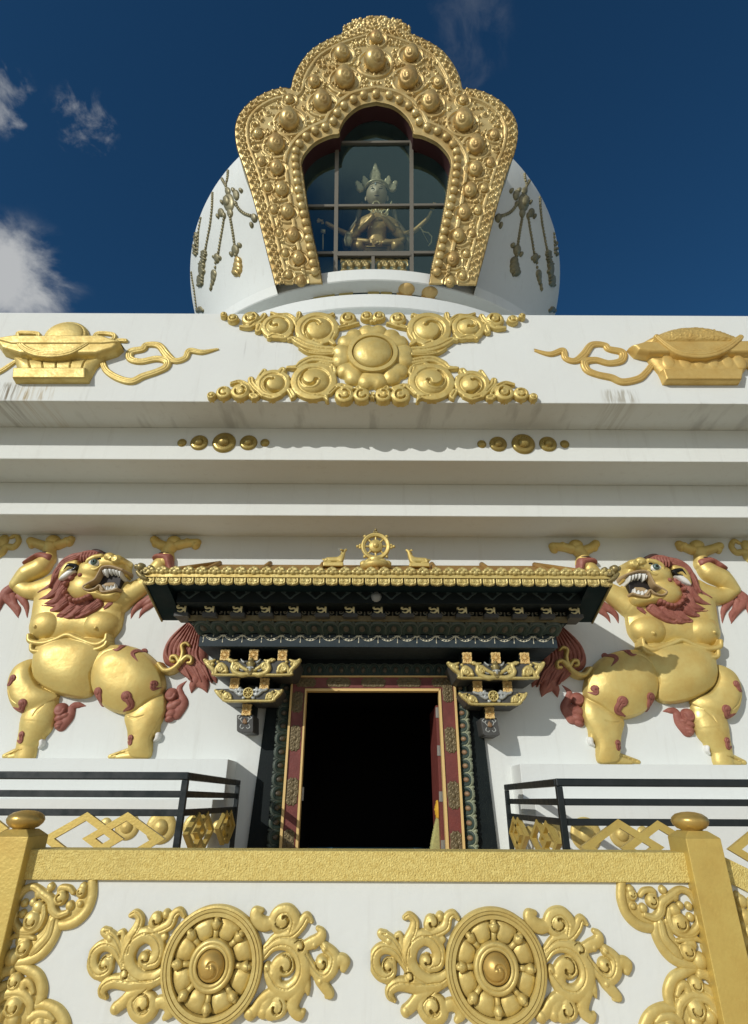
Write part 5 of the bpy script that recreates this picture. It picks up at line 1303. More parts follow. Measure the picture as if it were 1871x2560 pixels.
# the chamber behind it (walls of the dome niche)
m = MB(); yb = 11.2; n = len(inl)
big = inl * [1.03, 1.0] + [0, .02]
V = [GP3(a, b, -.05) for a, b in big]; V2 = [(p[0], yb, p[2] + .0) for p in V]
m.add(V + V2, [(i, i + 1, n + i + 1, n + i) for i in range(n - 1)], True)
m.add([(-2.6, yb, EYE + 8.6), (2.6, yb, EYE + 8.6), (2.6, yb, EYE + 17), (-2.6, yb, EYE + 17)], [(0, 1, 2, 3)])
m.add([(-1.9, 9.05, EYE + 9.85), (1.9, 9.05, EYE + 9.85), (1.9, yb, EYE + 9.85), (-1.9, yb, EYE + 9.85)], [(0, 1, 2, 3)])
NICHE = mat('niche_wall_reflection_tint', (0.050, 0.085, 0.090), 0.8, 0, (0.065, 0.095, 0.095), 2)  # teal of the window's reflection put into the wall colour
m.obj('niche_chamber', NICHE, shrine)

# ------------------------------------------------------------------ seated statue behind the glass
SL = R_(24); SY = 8.98
SO = (TA, SY, float(W(942, 560, SY)[1])); SV = (0, -math.sin(SL), math.cos(SL)); SN = (0, -math.cos(SL), -math.sin(SL))
def S7(x, y, h=0.0):
    q = plane_hit(740 + x * .2421, 400 + y * .2421, SO, (1, 0, 0), SV, SN)
    v = np.array(SO) + q[0] * np.array((1, 0, 0)) + q[1] * np.array(SV) + h * .72 * np.array(SN); return tuple(map(float, v))
ks = float(plane_hit(740 + 900 * .2421, 400 + 600 * .2421, SO, (1, 0, 0), SV, SN)[0] - plane_hit(740 + 800 * .2421, 400 + 600 * .2421, SO, (1, 0, 0), SV, SN)[0]) / 100
st = thing('deity_statue', 'seated gilded deity statue with a tall crown and many arms behind the niche window', 'statue', S7(835, 960))
def sk(name, pts, ed, rad, m_=SKIN, root=0, par=None): return skin(name, [S7(*p) for p in pts], ed, [r * ks for r in rad], root, m_, par or st)
body = sk('body', [(835, 930, 0), (835, 840, 0), (835, 720, .02), (835, 620, .0), (835, 540, .05), (835, 470, .08), (700, 650, 0), (970, 650, 0), (590, 930, .18), (1090, 930, .18), (700, 950, .4), (980, 950, .4),
                   (620, 760, .05), (700, 740, .30), (810, 640, .45), (1060, 760, .05), (980, 740, .30), (890, 650, .45),
                   (560, 770, -.05), (430, 720, .0), (300, 655, .08), (1110, 770, -.05), (1230, 730, .0), (1360, 620, .08), (1400, 540, .12),
                   (560, 860, .2), (770, 915, .45), (1110, 870, .2), (880, 930, .46)],
          [(0, 1), (1, 2), (2, 3), (3, 4), (4, 5), (3, 6), (3, 7), (0, 8), (0, 9), (8, 10), (9, 11), (6, 12), (12, 13), (13, 14), (7, 15), (15, 16), (16, 17), (6, 18), (18, 19), (19, 20), (7, 21), (21, 22), (22, 23), (23, 24),
           (12, 25), (25, 26), (15, 27), (27, 28)],
          [120, 105, 120, 110, 55, 55, 60, 60, 75, 75, 55, 55, 44, 36, 26, 44, 36, 26, 36, 30, 22, 36, 30, 22, 14, 36, 24, 36, 24], SKIN, 1)
def hand(c, d, name='hand'):      # five short fingers spreading from the palm
    pts, ed, ra = [c, (c[0] + d[0] * 30, c[1] + d[1] * 30, c[2] + .02)], [(0, 1)], [18, 18]
    for i, (sp_, ln) in enumerate(((-.9, 34), (-.35, 52), (0, 58), (.3, 54), (.6, 44))):
        dx, dy = d[0] - d[1] * sp_, d[1] + d[0] * sp_; b0 = pts[1] if i else pts[0]
        pts += [(b0[0] + dx * ln * .5, b0[1] + dy * ln * .5, c[2] + .03), (b0[0] + dx * ln, b0[1] + dy * ln, c[2] + .05)]; k_i = len(pts)
        ed += [(1 if i else 0, k_i - 2), (k_i - 2, k_i - 1)]; ra += [8, 6]
    sk(name, pts, ed, ra, SKIN, 0, body)
hand((300, 655, .08), (-.95, -.1)); hand((1395, 545, .12), (.5, -.85)); hand((815, 635, .45), (.55, -.6)); hand((888, 645, .45), (-.2, -.9)); hand((775, 915, .45), (.95, .05)); hand((885, 930, .47), (-.95, .05))
# head with a face
hm = MB(); hc = S7(835, 385, .10); rw, rh, rdp = 108 * ks, 150 * ks * .92, 112 * ks
n1, n2 = 36, 28; V = []
eu_, ev_, en_ = np.array((1.0, 0, 0)), np.array(SV), np.array(SN)
for i in range(n2 + 1):
    th = math.pi * i / n2
    for j in range(n1):
        ph = 2 * math.pi * j / n1; x, y, z = math.sin(th) * math.cos(ph), math.cos(th), math.sin(th) * math.sin(ph)
        if y < 0: x *= 1 - .28 * y * y; z *= 1 - .10 * y * y
        b = 0.0
        if z > 0:
            b += .26 * math.exp(-((x / .10) ** 2)) * math.exp(-((y + .16) / .20) ** 2) + .06 * math.exp(-((x / .3) ** 2 + ((y + .52) / .08) ** 2)) + .05 * math.exp(-((x / .22) ** 2 + ((y + .62) / .06) ** 2))
            for sg in (-1, 1): b += -.10 * math.exp(-(((x - sg * .36) / .17) ** 2 + ((y - .04) / .09) ** 2)) + .07 * math.exp(-(((x - sg * .36) / .22) ** 2 + ((y - .20) / .05) ** 2)) + .06 * math.exp(-(((x - sg * .36) / .13) ** 2 + ((y - .03) / .045) ** 2))
        p = np.array(hc) + eu_ * x * rw + ev_ * y * rh + en_ * (z + b) * rdp; V.append(tuple(p))
hm.add(V, [(i * n1 + j, i * n1 + (j + 1) % n1, (i + 1) * n1 + (j + 1) % n1, (i + 1) * n1 + j) for i in range(n2) for j in range(n1)], True)
head = hm.obj('head', FACEM, st)
for sg in (-1, 1):
    e = MB(); c = S7(835 + sg * 40, 381, .10 + rdp * 1.0 / .72); e.ball(c, 19 * ks, 5 * ks, 4.5 * ks, 14, 8); e.obj('eye', PUPIL, head)
    e = MB(); e.tube([S7(835 + sg * x, y, .10 + rdp * .95 / .72) for x, y in ((16, 360), (40, 350), (66, 362))], 2.2 * ks, 6); e.obj('eyebrow', PUPIL, head)
    e = MB(); e.ball(S7(835 + sg * 112, 410, .08), 12 * ks, 14 * ks, 42 * ks, 12, 8); e.obj('ear', FACEM, head)
e = MB(); e.tube([S7(835 + x, y, .10 + rdp * .98 / .72) for x, y in ((-26, 452), (-10, 448), (0, 450), (10, 448), (26, 452))], [2 * ks, 6 * ks, 6 * ks, 6 * ks, 2 * ks], 6); e.obj('mouth', MAROON, head)
e = MB(); e.ball(S7(822, 325, .10 + rdp * .93 / .72), 9 * ks, 6 * ks, 18 * ks, 12, 8); e.obj('forehead_jewel', SILVER, head)
CROWN = mat('crown_silver_gilt', (0.55, 0.46, 0.26), 0.38, 0.4)
cr = MB()
cr.tube([S7(835 + 118 * math.cos(a), 330 - 40 * math.sin(a), .10 + rdp * (.1 + .85 * math.sin(a)) / .72) for a in np.linspace(.05, math.pi - .05, 16)], 12 * ks, 8)
cr.obj('crown_band', CROWN, head)
def leaf_relief(c, w, h, h0, tilt):
    r = Relief(-w, w, -.02, h + .02, .012); r.poly([(-w * .5, 0), (w * .5, 0), (w * .8, h * .35), (w * .45, h * .66), (0, h), (-w * .45, h * .66), (-w * .8, h * .35)], .02, .04, smooth=3)
    rq = np.random.default_rng(int(w * 1000))
    for k in range(26):
        a, b = rq.uniform(0, w * .6), rq.uniform(.03, h * .9)
        if a < (w * .75) * (1 - b / h) + .01: r.curl((a, b), .035, rq.uniform(0, 360), 1, .010, .9, .02); r.curl((-a, b), .035, rq.uniform(0, 360), 1, .010, .9, .02, -1)
    ct, stt = math.cos(tilt), math.sin(tilt); u = eu_ * ct + ev_ * stt; v = -eu_ * stt + ev_ * ct
    o = link('crown_leaf', r.mesh('crown_leaf', frame=(S7(*c, h0), tuple(u), tuple(v), SN)), CROWN, head)
leaf_relief((820, 262), 70 * ks, .46, .2, 0); leaf_relief((735, 300), 48 * ks, .26, .16, .30); leaf_relief((932, 300), 48 * ks, .26, .16, -.30); leaf_relief((690, 330), 55 * ks, .26, .10, .6); leaf_relief((975, 330), 55 * ks, .26, .10, -.6)
# what the hands hold, and the jewels on the breast
BR2 = mat('bright_gilt', (0.86, 0.70, 0.36), 0.3, 0.35)
q = MB()
for (x, y, r) in ((775, 585, 30), (830, 555, 34), (880, 600, 28), (915, 640, 34), (850, 610, 24), (800, 620, 22)):
    q.tube([S7(x + r * math.cos(v), y + r * math.sin(v), .52) for v in np.linspace(0, 2 * math.pi, 14)], 6 * ks, 6)
q.tube([S7(920, 650, .5), S7(950, 610, .52), S7(975, 560, .55), S7(985, 525, .55)], [16 * ks, 12 * ks, 9 * ks, 4 * ks], 8)
q.obj('jewel_flower', BR2, st)
q = MB(); q.tube([S7(x, y, .30) for x, y in ((1275, 745), (1310, 790), (1360, 800), (1395, 840), (1390, 900), (1360, 935))], 7 * ks, 8); q.tube([S7(1275, 745, .30), S7(1360, 900, .30)], 2.5 * ks, 6); q.obj('bow', BR2, st)
q = MB(); q.tube([S7(545, 960, .42), S7(548, 900, .42), S7(550, 850, .42)], [30 * ks, 44 * ks, 34 * ks], 14); q.ball(S7(550, 845, .42), 34 * ks, 34 * ks, 26 * ks); q.obj('vase', BR2, st)
q = MB(); q.tube([S7(285, 960, .2), S7(285, 800, .2)], 8 * ks, 8); q.tube([S7(265, 770, .2), S7(310, 770, .2)], 22 * ks, 8); q.obj('lotus_staff', BR2, st)
q = MB(); q.tube([S7(x, y, .20 + .05) for x, y in ((770, 620), (790, 720), (835, 790), (880, 720), (900, 620))], 7 * ks, 6)
for i in range(5): q.ball(S7(835 + (i - 2) * 26, 790 - abs(i - 2) * 26, .26), 13 * ks)
q.ball(S7(850, 825, .28), 24 * ks, 14 * ks, 34 * ks); q.obj('necklace', BR2, st)
for sg in (-1, 1):
    q = MB(); q.tube([S7(835 + sg * x, y, -.05) for x, y in ((150, 430), (180, 520), (200, 620), (270, 720), (330, 830), (300, 930))], [20 * ks, 26 * ks, 24 * ks, 30 * ks, 36 * ks, 40 * ks], 10); q.obj('scarf', mat('scarf_gilt', (0.20, 0.15, 0.07), .5, .2), st)
# altar panels under the statue
for x0, x1 in ((462, 785), (825, 1150)):
    al = thing('altar_panel', ('left' if x0 < 600 else 'right') + ' embossed altar panel with arches and small faces under the statue', 'altar panel', GP3(*TG([((740 + x0 * .2421 - 460) / .5811, (400 + 1110 * .2421) / .5811)])[0], -.1), 'altar panels behind the window')
    P = lambda x, y: TG([((740 + x * .2421 - 460) / .5811, (400 + y * .2421) / .5811)])[0]
    a, b = P(x0 - 4, 1180), P(x1 + 4, 1020); r = Relief(float(a[0]), float(b[0]), float(a[1]), float(b[1]), .011)
    r.poly([(a[0] + .02, a[1] + .02), (b[0] - .02, a[1] + .02), (b[0] - .02, b[1] - .02), (a[0] + .02, b[1] - .02)], .012, .01)
    nA = 2
    for i in range(nA * 2):
        cx_ = x0 + (x1 - x0) * (i + .5) / (nA * 2); c = P(cx_, 1078)
        if i % 2 == (0 if x0 > 600 else 1) or True:
            for rr in (.95, .68): r.stroke([c + np.array([.155 * rr * math.cos(v), .17 * rr * math.sin(v)]) for v in np.linspace(-.2, math.pi + .2, 12)], .020, .9, .012, n=2)
            r.blob((c[0], c[1] - .02), .055, .085, .06, 0, .012); r.blob((c[0], c[1] - .03), .012, .03, .03, 0, .06); r.blob((c[0], c[1] - .17), .10, .08, .04, 0, .012)
    link('relief_panel', r.mesh('relief_panel', frame=(GP3(0, 0, -.03), TU, TV, TN)), BRASS, al)

# ================================================================== jewel garlands hanging on the dome
def on_dome(u, v):
    x, y, z = ray(u, v); lo, hi = None, None
    t = np.linspace(8, 26, 1800); X, Y, Z = x * t, y * t, z * t
    f = np.hypot(X, Y - AX) - dome_r(Z); i = np.argmax(f < 0)
    if f[i] >= 0: i = np.argmin(f)
    for _ in range(1): pass
    return np.array([X[i], Y[i], Z[i] + EYE])
def hits(u, v):
    x, y, z = ray(u, v); t = np.linspace(8, 26, 900)
    return (np.hypot(x * t, y * t - AX) - dome_r(z * t)).min() < -.05
def dn(p): n_ = np.array([p[0], p[1] - AX, 0]); n_ /= np.linalg.norm(n_); return n_
GAR = mat('garland_gilt', (0.34, 0.30, 0.17), 0.45, 0.35, (0.20, 0.18, 0.10), 3, 0.2, 20)
def dome_px(x, y, sg): u = 470 + x * .1901; v = 370 + y * .1901; return (u if sg < 0 else 2 * 941 - u), v
def chain_obj(name, pts, r, par, sg, step=1.75):
    P = spline(np.array(pts, float), 14); P = np.array([q for q in P if hits(*dome_px(q[0], q[1], sg))]).reshape(-1, 2)
    if len(P) < 4: return None
    W3 = np.array([on_dome(*dome_px(x, y, sg)) for x, y in P]); d = np.concatenate([[0], np.cumsum(np.linalg.norm(np.diff(W3, axis=0), axis=1))])
    m = MB(); n = max(2, int(d[-1] / (r * step)))
    for t in np.linspace(0, d[-1], n):
        p = np.array([np.interp(t, d, W3[:, k]) for k in range(3)]); p = p + dn(p) * r * .25; m.ball(p, r, r, r * 1.12, 10, 6)
    return m.obj(name, GAR, par)
def lump(name, pts, par, sg, th=.09, m_=None):
    """an ornament lying on the dome: list of (x, y, rx, ry) discs"""
    if name in ('medallion_bead',) and len(pts) > 1:
        for q in pts: lump(name, [q], par, sg, th, m_)
        return
    m = MB(); th *= .6
    for (x, y, rx, ry) in pts:
        if not hits(*dome_px(x, y, sg)): continue
        c = on_dome(*dome_px(x, y, sg)); e1 = on_dome(*dome_px(x + rx, y, sg)); e2 = on_dome(*dome_px(x, y - ry, sg)); n_ = dn(c)
        a, b = (e1 - c), (e2 - c)
        V = [tuple(c + n_ * th)]; rings = ((.35, .97), (.6, .9), (.8, .7), (.93, .4), (1.0, -.05)); sgm = 14
        for q, h in rings:
            for k in range(sgm): an = 2 * math.pi * k / sgm; V.append(tuple(c + (a * math.cos(an) + b * math.sin(an)) * q + n_ * th * h))
        F = [(0, 1 + k, 1 + (k + 1) % sgm) for k in range(sgm)]
        for i in range(len(rings) - 1):
            for k in range(sgm): F.append((1 + i * sgm + k, 1 + (i + 1) * sgm + k, 1 + (i + 1) * sgm + (k + 1) % sgm, 1 + i * sgm + (k + 1) % sgm))
        m.add(V, F, True)
    return m.obj(name, m_ or GAR, par)
for sg in (-1, 1):
    sd_ = 'left' if sg < 0 else 'right'
    t = thing('jewel_garland', f'gilt bead garland with a round medallion and hanging bell on the {sd_} of the dome', 'garland', tuple(on_dome(*dome_px(535, 720, sg))), 'gilt garlands on the dome')
    r = .043
    for c in ([(540, 150), (533, 260), (530, 350), (522, 420), (505, 480), (510, 530)], [(420, 320), (440, 380), (470, 440), (500, 490)], [(630, 735), (680, 810), (740, 860), (800, 885), (850, 900)], [(478, 940), (460, 1060), (435, 1200), (408, 1370)], [(560, 905), (580, 1020), (600, 1140), (618, 1270)], [(370, 1510), (366, 1570)]):
        chain_obj('bead_chain', c, r, t, sg)
    lump('medallion', [(540, 715, 75, 125), (640, 620, 42, 70), (440, 850, 40, 60), (530, 570, 36, 55), (560, 860, 40, 60)], t, sg, .10)
    lump('medallion_boss', [(530, 710, 48, 78)], t, sg, .20); lump('medallion_bead', [(705, 565, 26, 32), (605, 560, 24, 36), (402, 900, 20, 34), (484, 890, 22, 44), (455, 715, 18, 30), (632, 735, 26, 36)], t, sg, .12)
    lump('pendant', [(878, 925, 44, 60), (845, 1020, 24, 44)], t, sg, .12); lump('pendant', [(390, 1450, 36, 70), (352, 1440, 16, 26), (428, 1450, 18, 30)], t, sg, .12); lump('pendant', [(630, 1345, 48, 75), (688, 1285, 28, 36), (580, 1400, 24, 36), (638, 1420, 20, 30)], t, sg, .12)
    # bell and leaf drop
    lump('bell', [(672, 1500, 46, 70), (668, 1560, 58, 70), (660, 1610, 62, 60), (640, 1650, 50, 46), (678, 1662, 18, 36)], t, sg, .17, mat('bell_gilt', (0.60, 0.43, 0.16), .35, .5) if sg < 0 else GAR)
    lump('leaf_drop', [(345, 1660, 36, 66), (340, 1700, 30, 66), (332, 1760, 18, 50), (318, 1820, 9, 50), (308, 1860, 5, 30)], t, sg, .10)
    t = thing('jewel_garland', f'long gilt bead strand with a dense ornate pendant near the {sd_} dome edge', 'garland', tuple(on_dome(*dome_px(300, 980, sg))), 'gilt garlands on the dome')
    chain_obj('bead_chain', [(338, 455), (330, 600), (325, 760), (312, 900), (295, 1030), (270, 1160), (248, 1280), (235, 1340)], .044, t, sg, 1.85)
    rg2 = np.random.default_rng(5)
    lump('pendant', [(215 - (y - 1380) * .10 + rg2.uniform(-26, 26), y, rg2.uniform(12, 24), rg2.uniform(20, 34)) for y in np.linspace(1370, 1810, 44)] + [(215, 1400, 26, 60), (185, 1600, 36, 100), (165, 1750, 38, 80)], t, sg, .13)
    t = thing('jewel_garland', f'outermost dark gilt strand with a jewel cluster on the {sd_} dome outline', 'garland', tuple(on_dome(*dome_px(180, 900, sg))), 'gilt garlands on the dome')
    chain_obj('bead_chain', [(216, 680), (200, 790), (182, 890), (165, 980), (148, 1080), (140, 1200), (135, 1330)], .044, t, sg, 1.85)
    lump('pendant', [(108 + rg2.uniform(-20, 22), y, rg2.uniform(9, 18), rg2.uniform(18, 30)) for y in np.linspace(1100, 1400, 26)], t, sg, .12)
    chain_obj('bead_chain', [(52, 1640), (66, 1740), (84, 1840), (98, 1940), (112, 2050), (125, 2150)], .042, t, sg, 1.85)
    lump('edge_jewel', [(165, 2120, 26, 40), (195, 2140, 20, 30), (138, 2140, 20, 30)], t, sg, .12)

# small gilt tiles and two knobs on the neck between the ring mouldings
NY = AX - NR1
for i, (x0, x1, y) in enumerate(((420, 545, 212), (570, 650, 197), (735, 800, 188), (808, 872, 188), (898, 985, 194), (1040, 1120, 210))):
    a = [600 + x * .4358 for x in (x0, x1)]; v = 650 + y * .4358
    th0, th1 = [math.asin(max(-1, min(1, float(W(u, v, NY + .1)[0]) / NR1))) for u in a]
    zt = float(W((a[0] + a[1]) / 2, v - 5, AX - NR1 * math.cos((th0 + th1) / 2))[1]); V = []
    for q in np.linspace(th0, th1, 8):
        for rr in (NR1 + .012, NR1 - .02):
            V += [(rr * math.sin(q), AX - rr * math.cos(q), zt - .16), (rr * math.sin(q), AX - rr * math.cos(q), zt)]
    m = MB(); m.add(V, [(4 * j, 4 * j + 4, 4 * j + 5, 4 * j + 1) for j in range(7)] + [(4 * j + 1, 4 * j + 5, 4 * j + 7, 4 * j + 3) for j in range(7)])
    o = m.obj('gilt_tile', PALEG if i < 4 else ORANGE)
    tag(o, ('longest pale gilt tile, leftmost on the neck of the dome', 'pale gilt tile second from the left on the neck of the dome', 'third gilt tile from the left on the neck of the dome', 'fourth gilt tile from the left on the neck of the dome', 'orange gilt tile under the left knob on the neck of the dome', 'orange gilt tile under the right knob on the neck of the dome')[i], 'tile', 'gilt tiles on the neck of the dome')
for x, y, lb in ((955, 172, 'left one of two gilt knobs between the ring mouldings under the niche'), (1090, 190, 'right one of two gilt knobs between the ring mouldings under the niche')):
    u, v = 600 + x * .4358, 650 + y * .4358; X = float(W(u, v, NY)[0]); Y = AX - math.sqrt(NR1 ** 2 - X ** 2); z = float(W(u, v, Y - .1)[1])
    t = thing('shell_ornament', lb, 'shell ornament', (X, Y, z), 'gilt knobs on the neck of the dome')
    m = MB(); m.lathe([(0, .12), (.05, .115), (.09, .08), (.13, .04), (.17, .02), (.175, -.01), (.12, -.05), (.06, -.09), (0, -.10)], (X, Y - .12, z), 24); m.obj('shell', ORANGE, t)
    m = MB(); m.tube([(X, Y + .02, z), (X, Y - .10, z)], .05, 10); m.obj('stem', ORANGE, t)
# ================================================================== wheel ornaments on the landing parapet wall
WD = BD + .03
WP = Pic(200, 2240, .4237, WD); kw = WP.m(787, 400)
wc = WP.p(787, 402); wx, wz = float(wc[0]), float(wc[1])
def wheel_ornament():
    t = thing('wheel_ornament', 'left one of the two gold eight-spoked wheels with curling leaf sprays on the parapet wall', 'wheel ornament', (wx, WD, wz), 'gold wheels on the parapet wall')
    c = (wx, WD, wz); R = 297 * kw
    MB().lathe([(R * .79, -.01), (R * .79, .040), (R * .80, .045), (R * .865, .046), (R * .87, .038), (R * .88, .038), (R * .885, .046), (R * .93, .047), (R * .935, .041), (R * .94, .041), (R * .945, .047), (R * .985, .045), (R, .036), (R, -.01)], c, 96, 'y').obj('rim', GOLD, t)
    t.children[0].modifiers.new('edge', 'EDGE_SPLIT').split_angle = R_(40)
    r = Relief(wx - R, wx + R, wz - R, wz + R, .0042)
    r.blob((wx, wz), R * .82, R * .82, .004, p=.1)
    for i in range(8):
        a = i * math.pi / 4 + math.pi / 8
        w_ = [(wx + q * R * math.cos(a + s_a), wz + q * R * math.sin(a + s_a)) for q, s_a in ((.46, -.24), (.62, -.30), (.76, -.31), (.785, -.16), (.79, 0), (.785, .16), (.76, .31), (.62, .30), (.46, .24))]
        r.poly(w_, .034, .06, .002, smooth=3, soft=.014)
    link('backing', r.mesh('backing', D=WD + .001), GOLD, t)
    sp = MB(); 
    sp.tube([(0, 0, .40 * R), (0, -.01, .52 * R), (0, -.016, .60 * R)], [R * .06, R * .05, R * .055], 12)
    sp.tube([(0, -.016, .58 * R), (0, -.022, .645 * R), (0, -.018, .70 * R)], [R * .055, R * .085, R * .11], 12); sp.ball((0, -.034, .70 * R), R * .058, R * .05, R * .085, 12, 8)
    sp.tube([(0, -.01, .70 * R), (0, -.012, .80 * R)], [R * .075, R * .06], 12)
    sm = sp.mesh('spoke')
    for i in range(8): at('spoke', sm, (wx, WD - .012, wz), t, (0, i * math.pi / 4 + .02, 0), None, GOLD)
    h = MB(); h.lathe([(R * .28, .052), (R * .29, .058), (R * .34, .060), (R * .345, .056), (R * .355, .056), (R * .36, .060), (R * .42, .056), (R * .44, .045), (R * .44, .0)], c, 64, 'y'); h.obj('hub_ring', GOLD, t)
    r = Relief(wx - R * .35, wx + R * .35, wz - R * .35, wz + R * .35, .003)
    r.blob((wx, wz), R * .285, R * .285, .065, 0, .035, p=.7)
    r.stroke([(wx + R * q * math.cos(a), wz + R * q * math.sin(a)) for q, a in zip(np.linspace(.26, .01, 18), np.linspace(3.3, 8.9, 18))], np.linspace(.006, .012, 18), .9, mode='sub', n=3)
    r.blob((wx - .004, wz - .004), R * .05, None, .014, 0, .088)
    link('hub', r.mesh('hub', D=WD), mat('hub_gold', (0.62, 0.43, 0.13), 0.4, 0.5, (0.52, 0.34, 0.09), 9), t)
    def spray(strokes, blobs, curls):
        x = [p for s in strokes for p in s[0]]; a = WP([(min(p[0] for p in x) - 60, max(p[1] for p in x) + 60), (max(p[0] for p in x) + 60, min(p[1] for p in x) - 60)])
        r = Relief(float(a[0, 0]), float(a[1, 0]), float(a[0, 1]), float(a[1, 1]), .0036)
        for s in strokes:
            r.stroke(WP(s[0]), [q * kw for q in s[1]], .42, .022)
        for b in blobs: r.blob(WP.p(b[0], b[1]), b[2] * kw, b[2] * kw * 1.08, .03, 0, .008)
        for s in strokes:
            if len(s) > 2 and len(s[0]) > 5:
                aa = np.array(s[0], float); d = np.gradient(aa, axis=0); nn = np.stack([-d[:, 1], d[:, 0]], 1); nn /= np.linalg.norm(nn, axis=1)[:, None]
                for off in ((-.3,) if len(s[0]) % 2 else (.3,)): r.stroke(WP(aa + nn * off * np.array(s[1])[:, None]), 3.2 * kw, mode='sub', habs=.008)
        for q in curls:
            c0 = WP.p(q[0], q[1]); r.blob(c0, q[2] * kw, None, .034, 0, .008, p=.6)
            vv = np.linspace(R_(q[3]), R_(q[3]) - q[4] * 4.4, 12); rr = np.linspace(.98, .30, 12) * q[2] * kw
            r.stroke(np.stack([c0[0] + rr * np.cos(vv), c0[1] + rr * np.sin(vv)], 1), np.linspace(.05, .17, 12) * q[2] * kw, mode='sub', habs=.05, n=3)
        return link('leaf_spray', r.mesh('leaf_spray', D=WD + .001), GOLD, t)
    spray([([(505, 440), (445, 478), (375, 485), (310, 440), (285, 365), (320, 275), (390, 228), (445, 248), (470, 310), (452, 372), (405, 392)], [28, 34, 40, 44, 46, 44, 42, 40, 40, 40, 34], 1),
           ([(400, 215), (470, 200), (535, 165), (560, 110), (595, 88), (618, 118)], [20, 26, 30, 26, 20, 12], 1), ([(285, 330), (305, 250), (345, 185), (360, 130), (335, 100), (306, 112)], [36, 34, 30, 24, 20, 14], 1),
           ([(262, 400), (235, 300), (205, 245), (172, 222), (150, 205), (180, 200)], [20, 24, 26, 28, 22, 12], 1), ([(262, 415), (215, 315), (150, 290), (95, 330), (82, 405), (115, 450), (165, 432), (180, 380)], [16, 26, 30, 32, 32, 34, 34, 30], 1),
           ([(80, 345), (45, 375), (48, 345)], [18, 28, 20]), ([(115, 440), (140, 470), (128, 490)], [22, 24, 10]), ([(430, 500), (310, 512), (210, 500), (150, 530), (138, 570), (160, 598)], [36, 38, 34, 28, 22, 10], 1),
           ([(490, 485), (400, 530), (310, 575), (260, 625), (215, 660)], [20, 26, 28, 30, 28], 1), ([(400, 540), (318, 610), (330, 680), (380, 705), (425, 670), (420, 610), (378, 590)], [18, 28, 32, 36, 38, 36, 26], 1),
           ([(425, 680), (470, 625), (520, 630), (535, 680), (505, 715)], [18, 30, 32, 28, 14], 1), ([(455, 130), (440, 160), (470, 170)], [34, 30, 16]), ([(240, 215), (262, 215), (262, 300)], [12, 14, 16]), ([(480, 250), (505, 240), (510, 225)], [20, 18, 8])],
          [(215, 660, 30), (160, 395, 40), (45, 372, 28), (385, 372, 40), (270, 465, 34), (190, 245, 28), (305, 275, 30), (515, 105, 26), (480, 355, 26), (345, 205, 26)],
          [(460, 140, 44, 90, 1), (160, 400, 44, 60, -1), (390, 365, 40, 120, 1), (375, 640, 55, 120, 1), (272, 465, 34, 160, 1)])
    spray([([(1085, 350), (1140, 290), (1220, 275), (1295, 325), (1322, 415), (1300, 500), (1235, 555), (1160, 535), (1120, 470), (1100, 420)], [24, 32, 38, 44, 46, 46, 44, 36, 28, 14], 1),
           ([(1180, 540), (1150, 480), (1175, 410), (1215, 390), (1238, 420)], [26, 36, 44, 46, 30], 1), ([(1095, 300), (1165, 240), (1250, 225), (1305, 170), (1340, 120), (1368, 148)], [14, 24, 30, 32, 24, 12], 1),
           ([(1250, 215), (1270, 145), (1235, 90), (1180, 95), (1150, 140), (1175, 185), (1215, 170)], [26, 36, 38, 36, 34, 34, 26], 1), ([(1150, 150), (1095, 165), (1050, 140), (1040, 95), (1075, 85)], [28, 38, 40, 30, 14], 1),
           ([(1300, 305), (1370, 275), (1420, 245), (1428, 210), (1405, 190)], [24, 32, 30, 20, 12], 1), ([(1330, 340), (1375, 425), (1435, 475), (1490, 430), (1500, 350), (1450, 300), (1430, 280)], [18, 26, 32, 34, 30, 26, 14], 1),
           ([(1490, 420), (1530, 375), (1562, 385), (1555, 425)], [20, 30, 32, 20], 1), ([(1385, 450), (1420, 500), (1455, 545), (1478, 578), (1455, 590)], [18, 28, 28, 22, 10], 1), ([(1335, 480), (1340, 530), (1348, 578)], [24, 22, 6]),
           ([(1295, 540), (1265, 610), (1262, 665), (1295, 700), (1320, 680)], [40, 36, 30, 26, 12], 1), ([(1225, 565), (1130, 575), (1075, 615), (1035, 670), (1000, 690)], [24, 28, 28, 30, 28], 1),
           ([(1130, 590), (1100, 640), (1080, 680)], [22, 34, 30]), ([(1130, 680), (1180, 660), (1170, 610), (1140, 620)], [40, 44, 30, 16], 1)],
          [(1300, 300, 36), (1215, 400, 50), (1430, 395, 42), (1450, 305, 26), (1008, 690, 34), (1085, 680, 34), (1270, 155, 26), (1110, 420, 28), (1140, 455, 26), (1420, 500, 24), (1385, 285, 24)],
          [(1210, 410, 56, 100, 1), (1205, 140, 52, 200, -1), (1432, 395, 44, 150, -1), (1300, 300, 38, 140, 1), (1160, 655, 44, 60, 1)])
    return t
wo1 = wheel_ornament()
wx2 = float(W(1237.5, 2412, WD)[0])
wo2 = copy_tree(wo1, (wx2 - wx, 0, -.006)); wo2['label'] = 'right one of the two gold eight-spoked wheels with curling leaf sprays on the parapet wall'

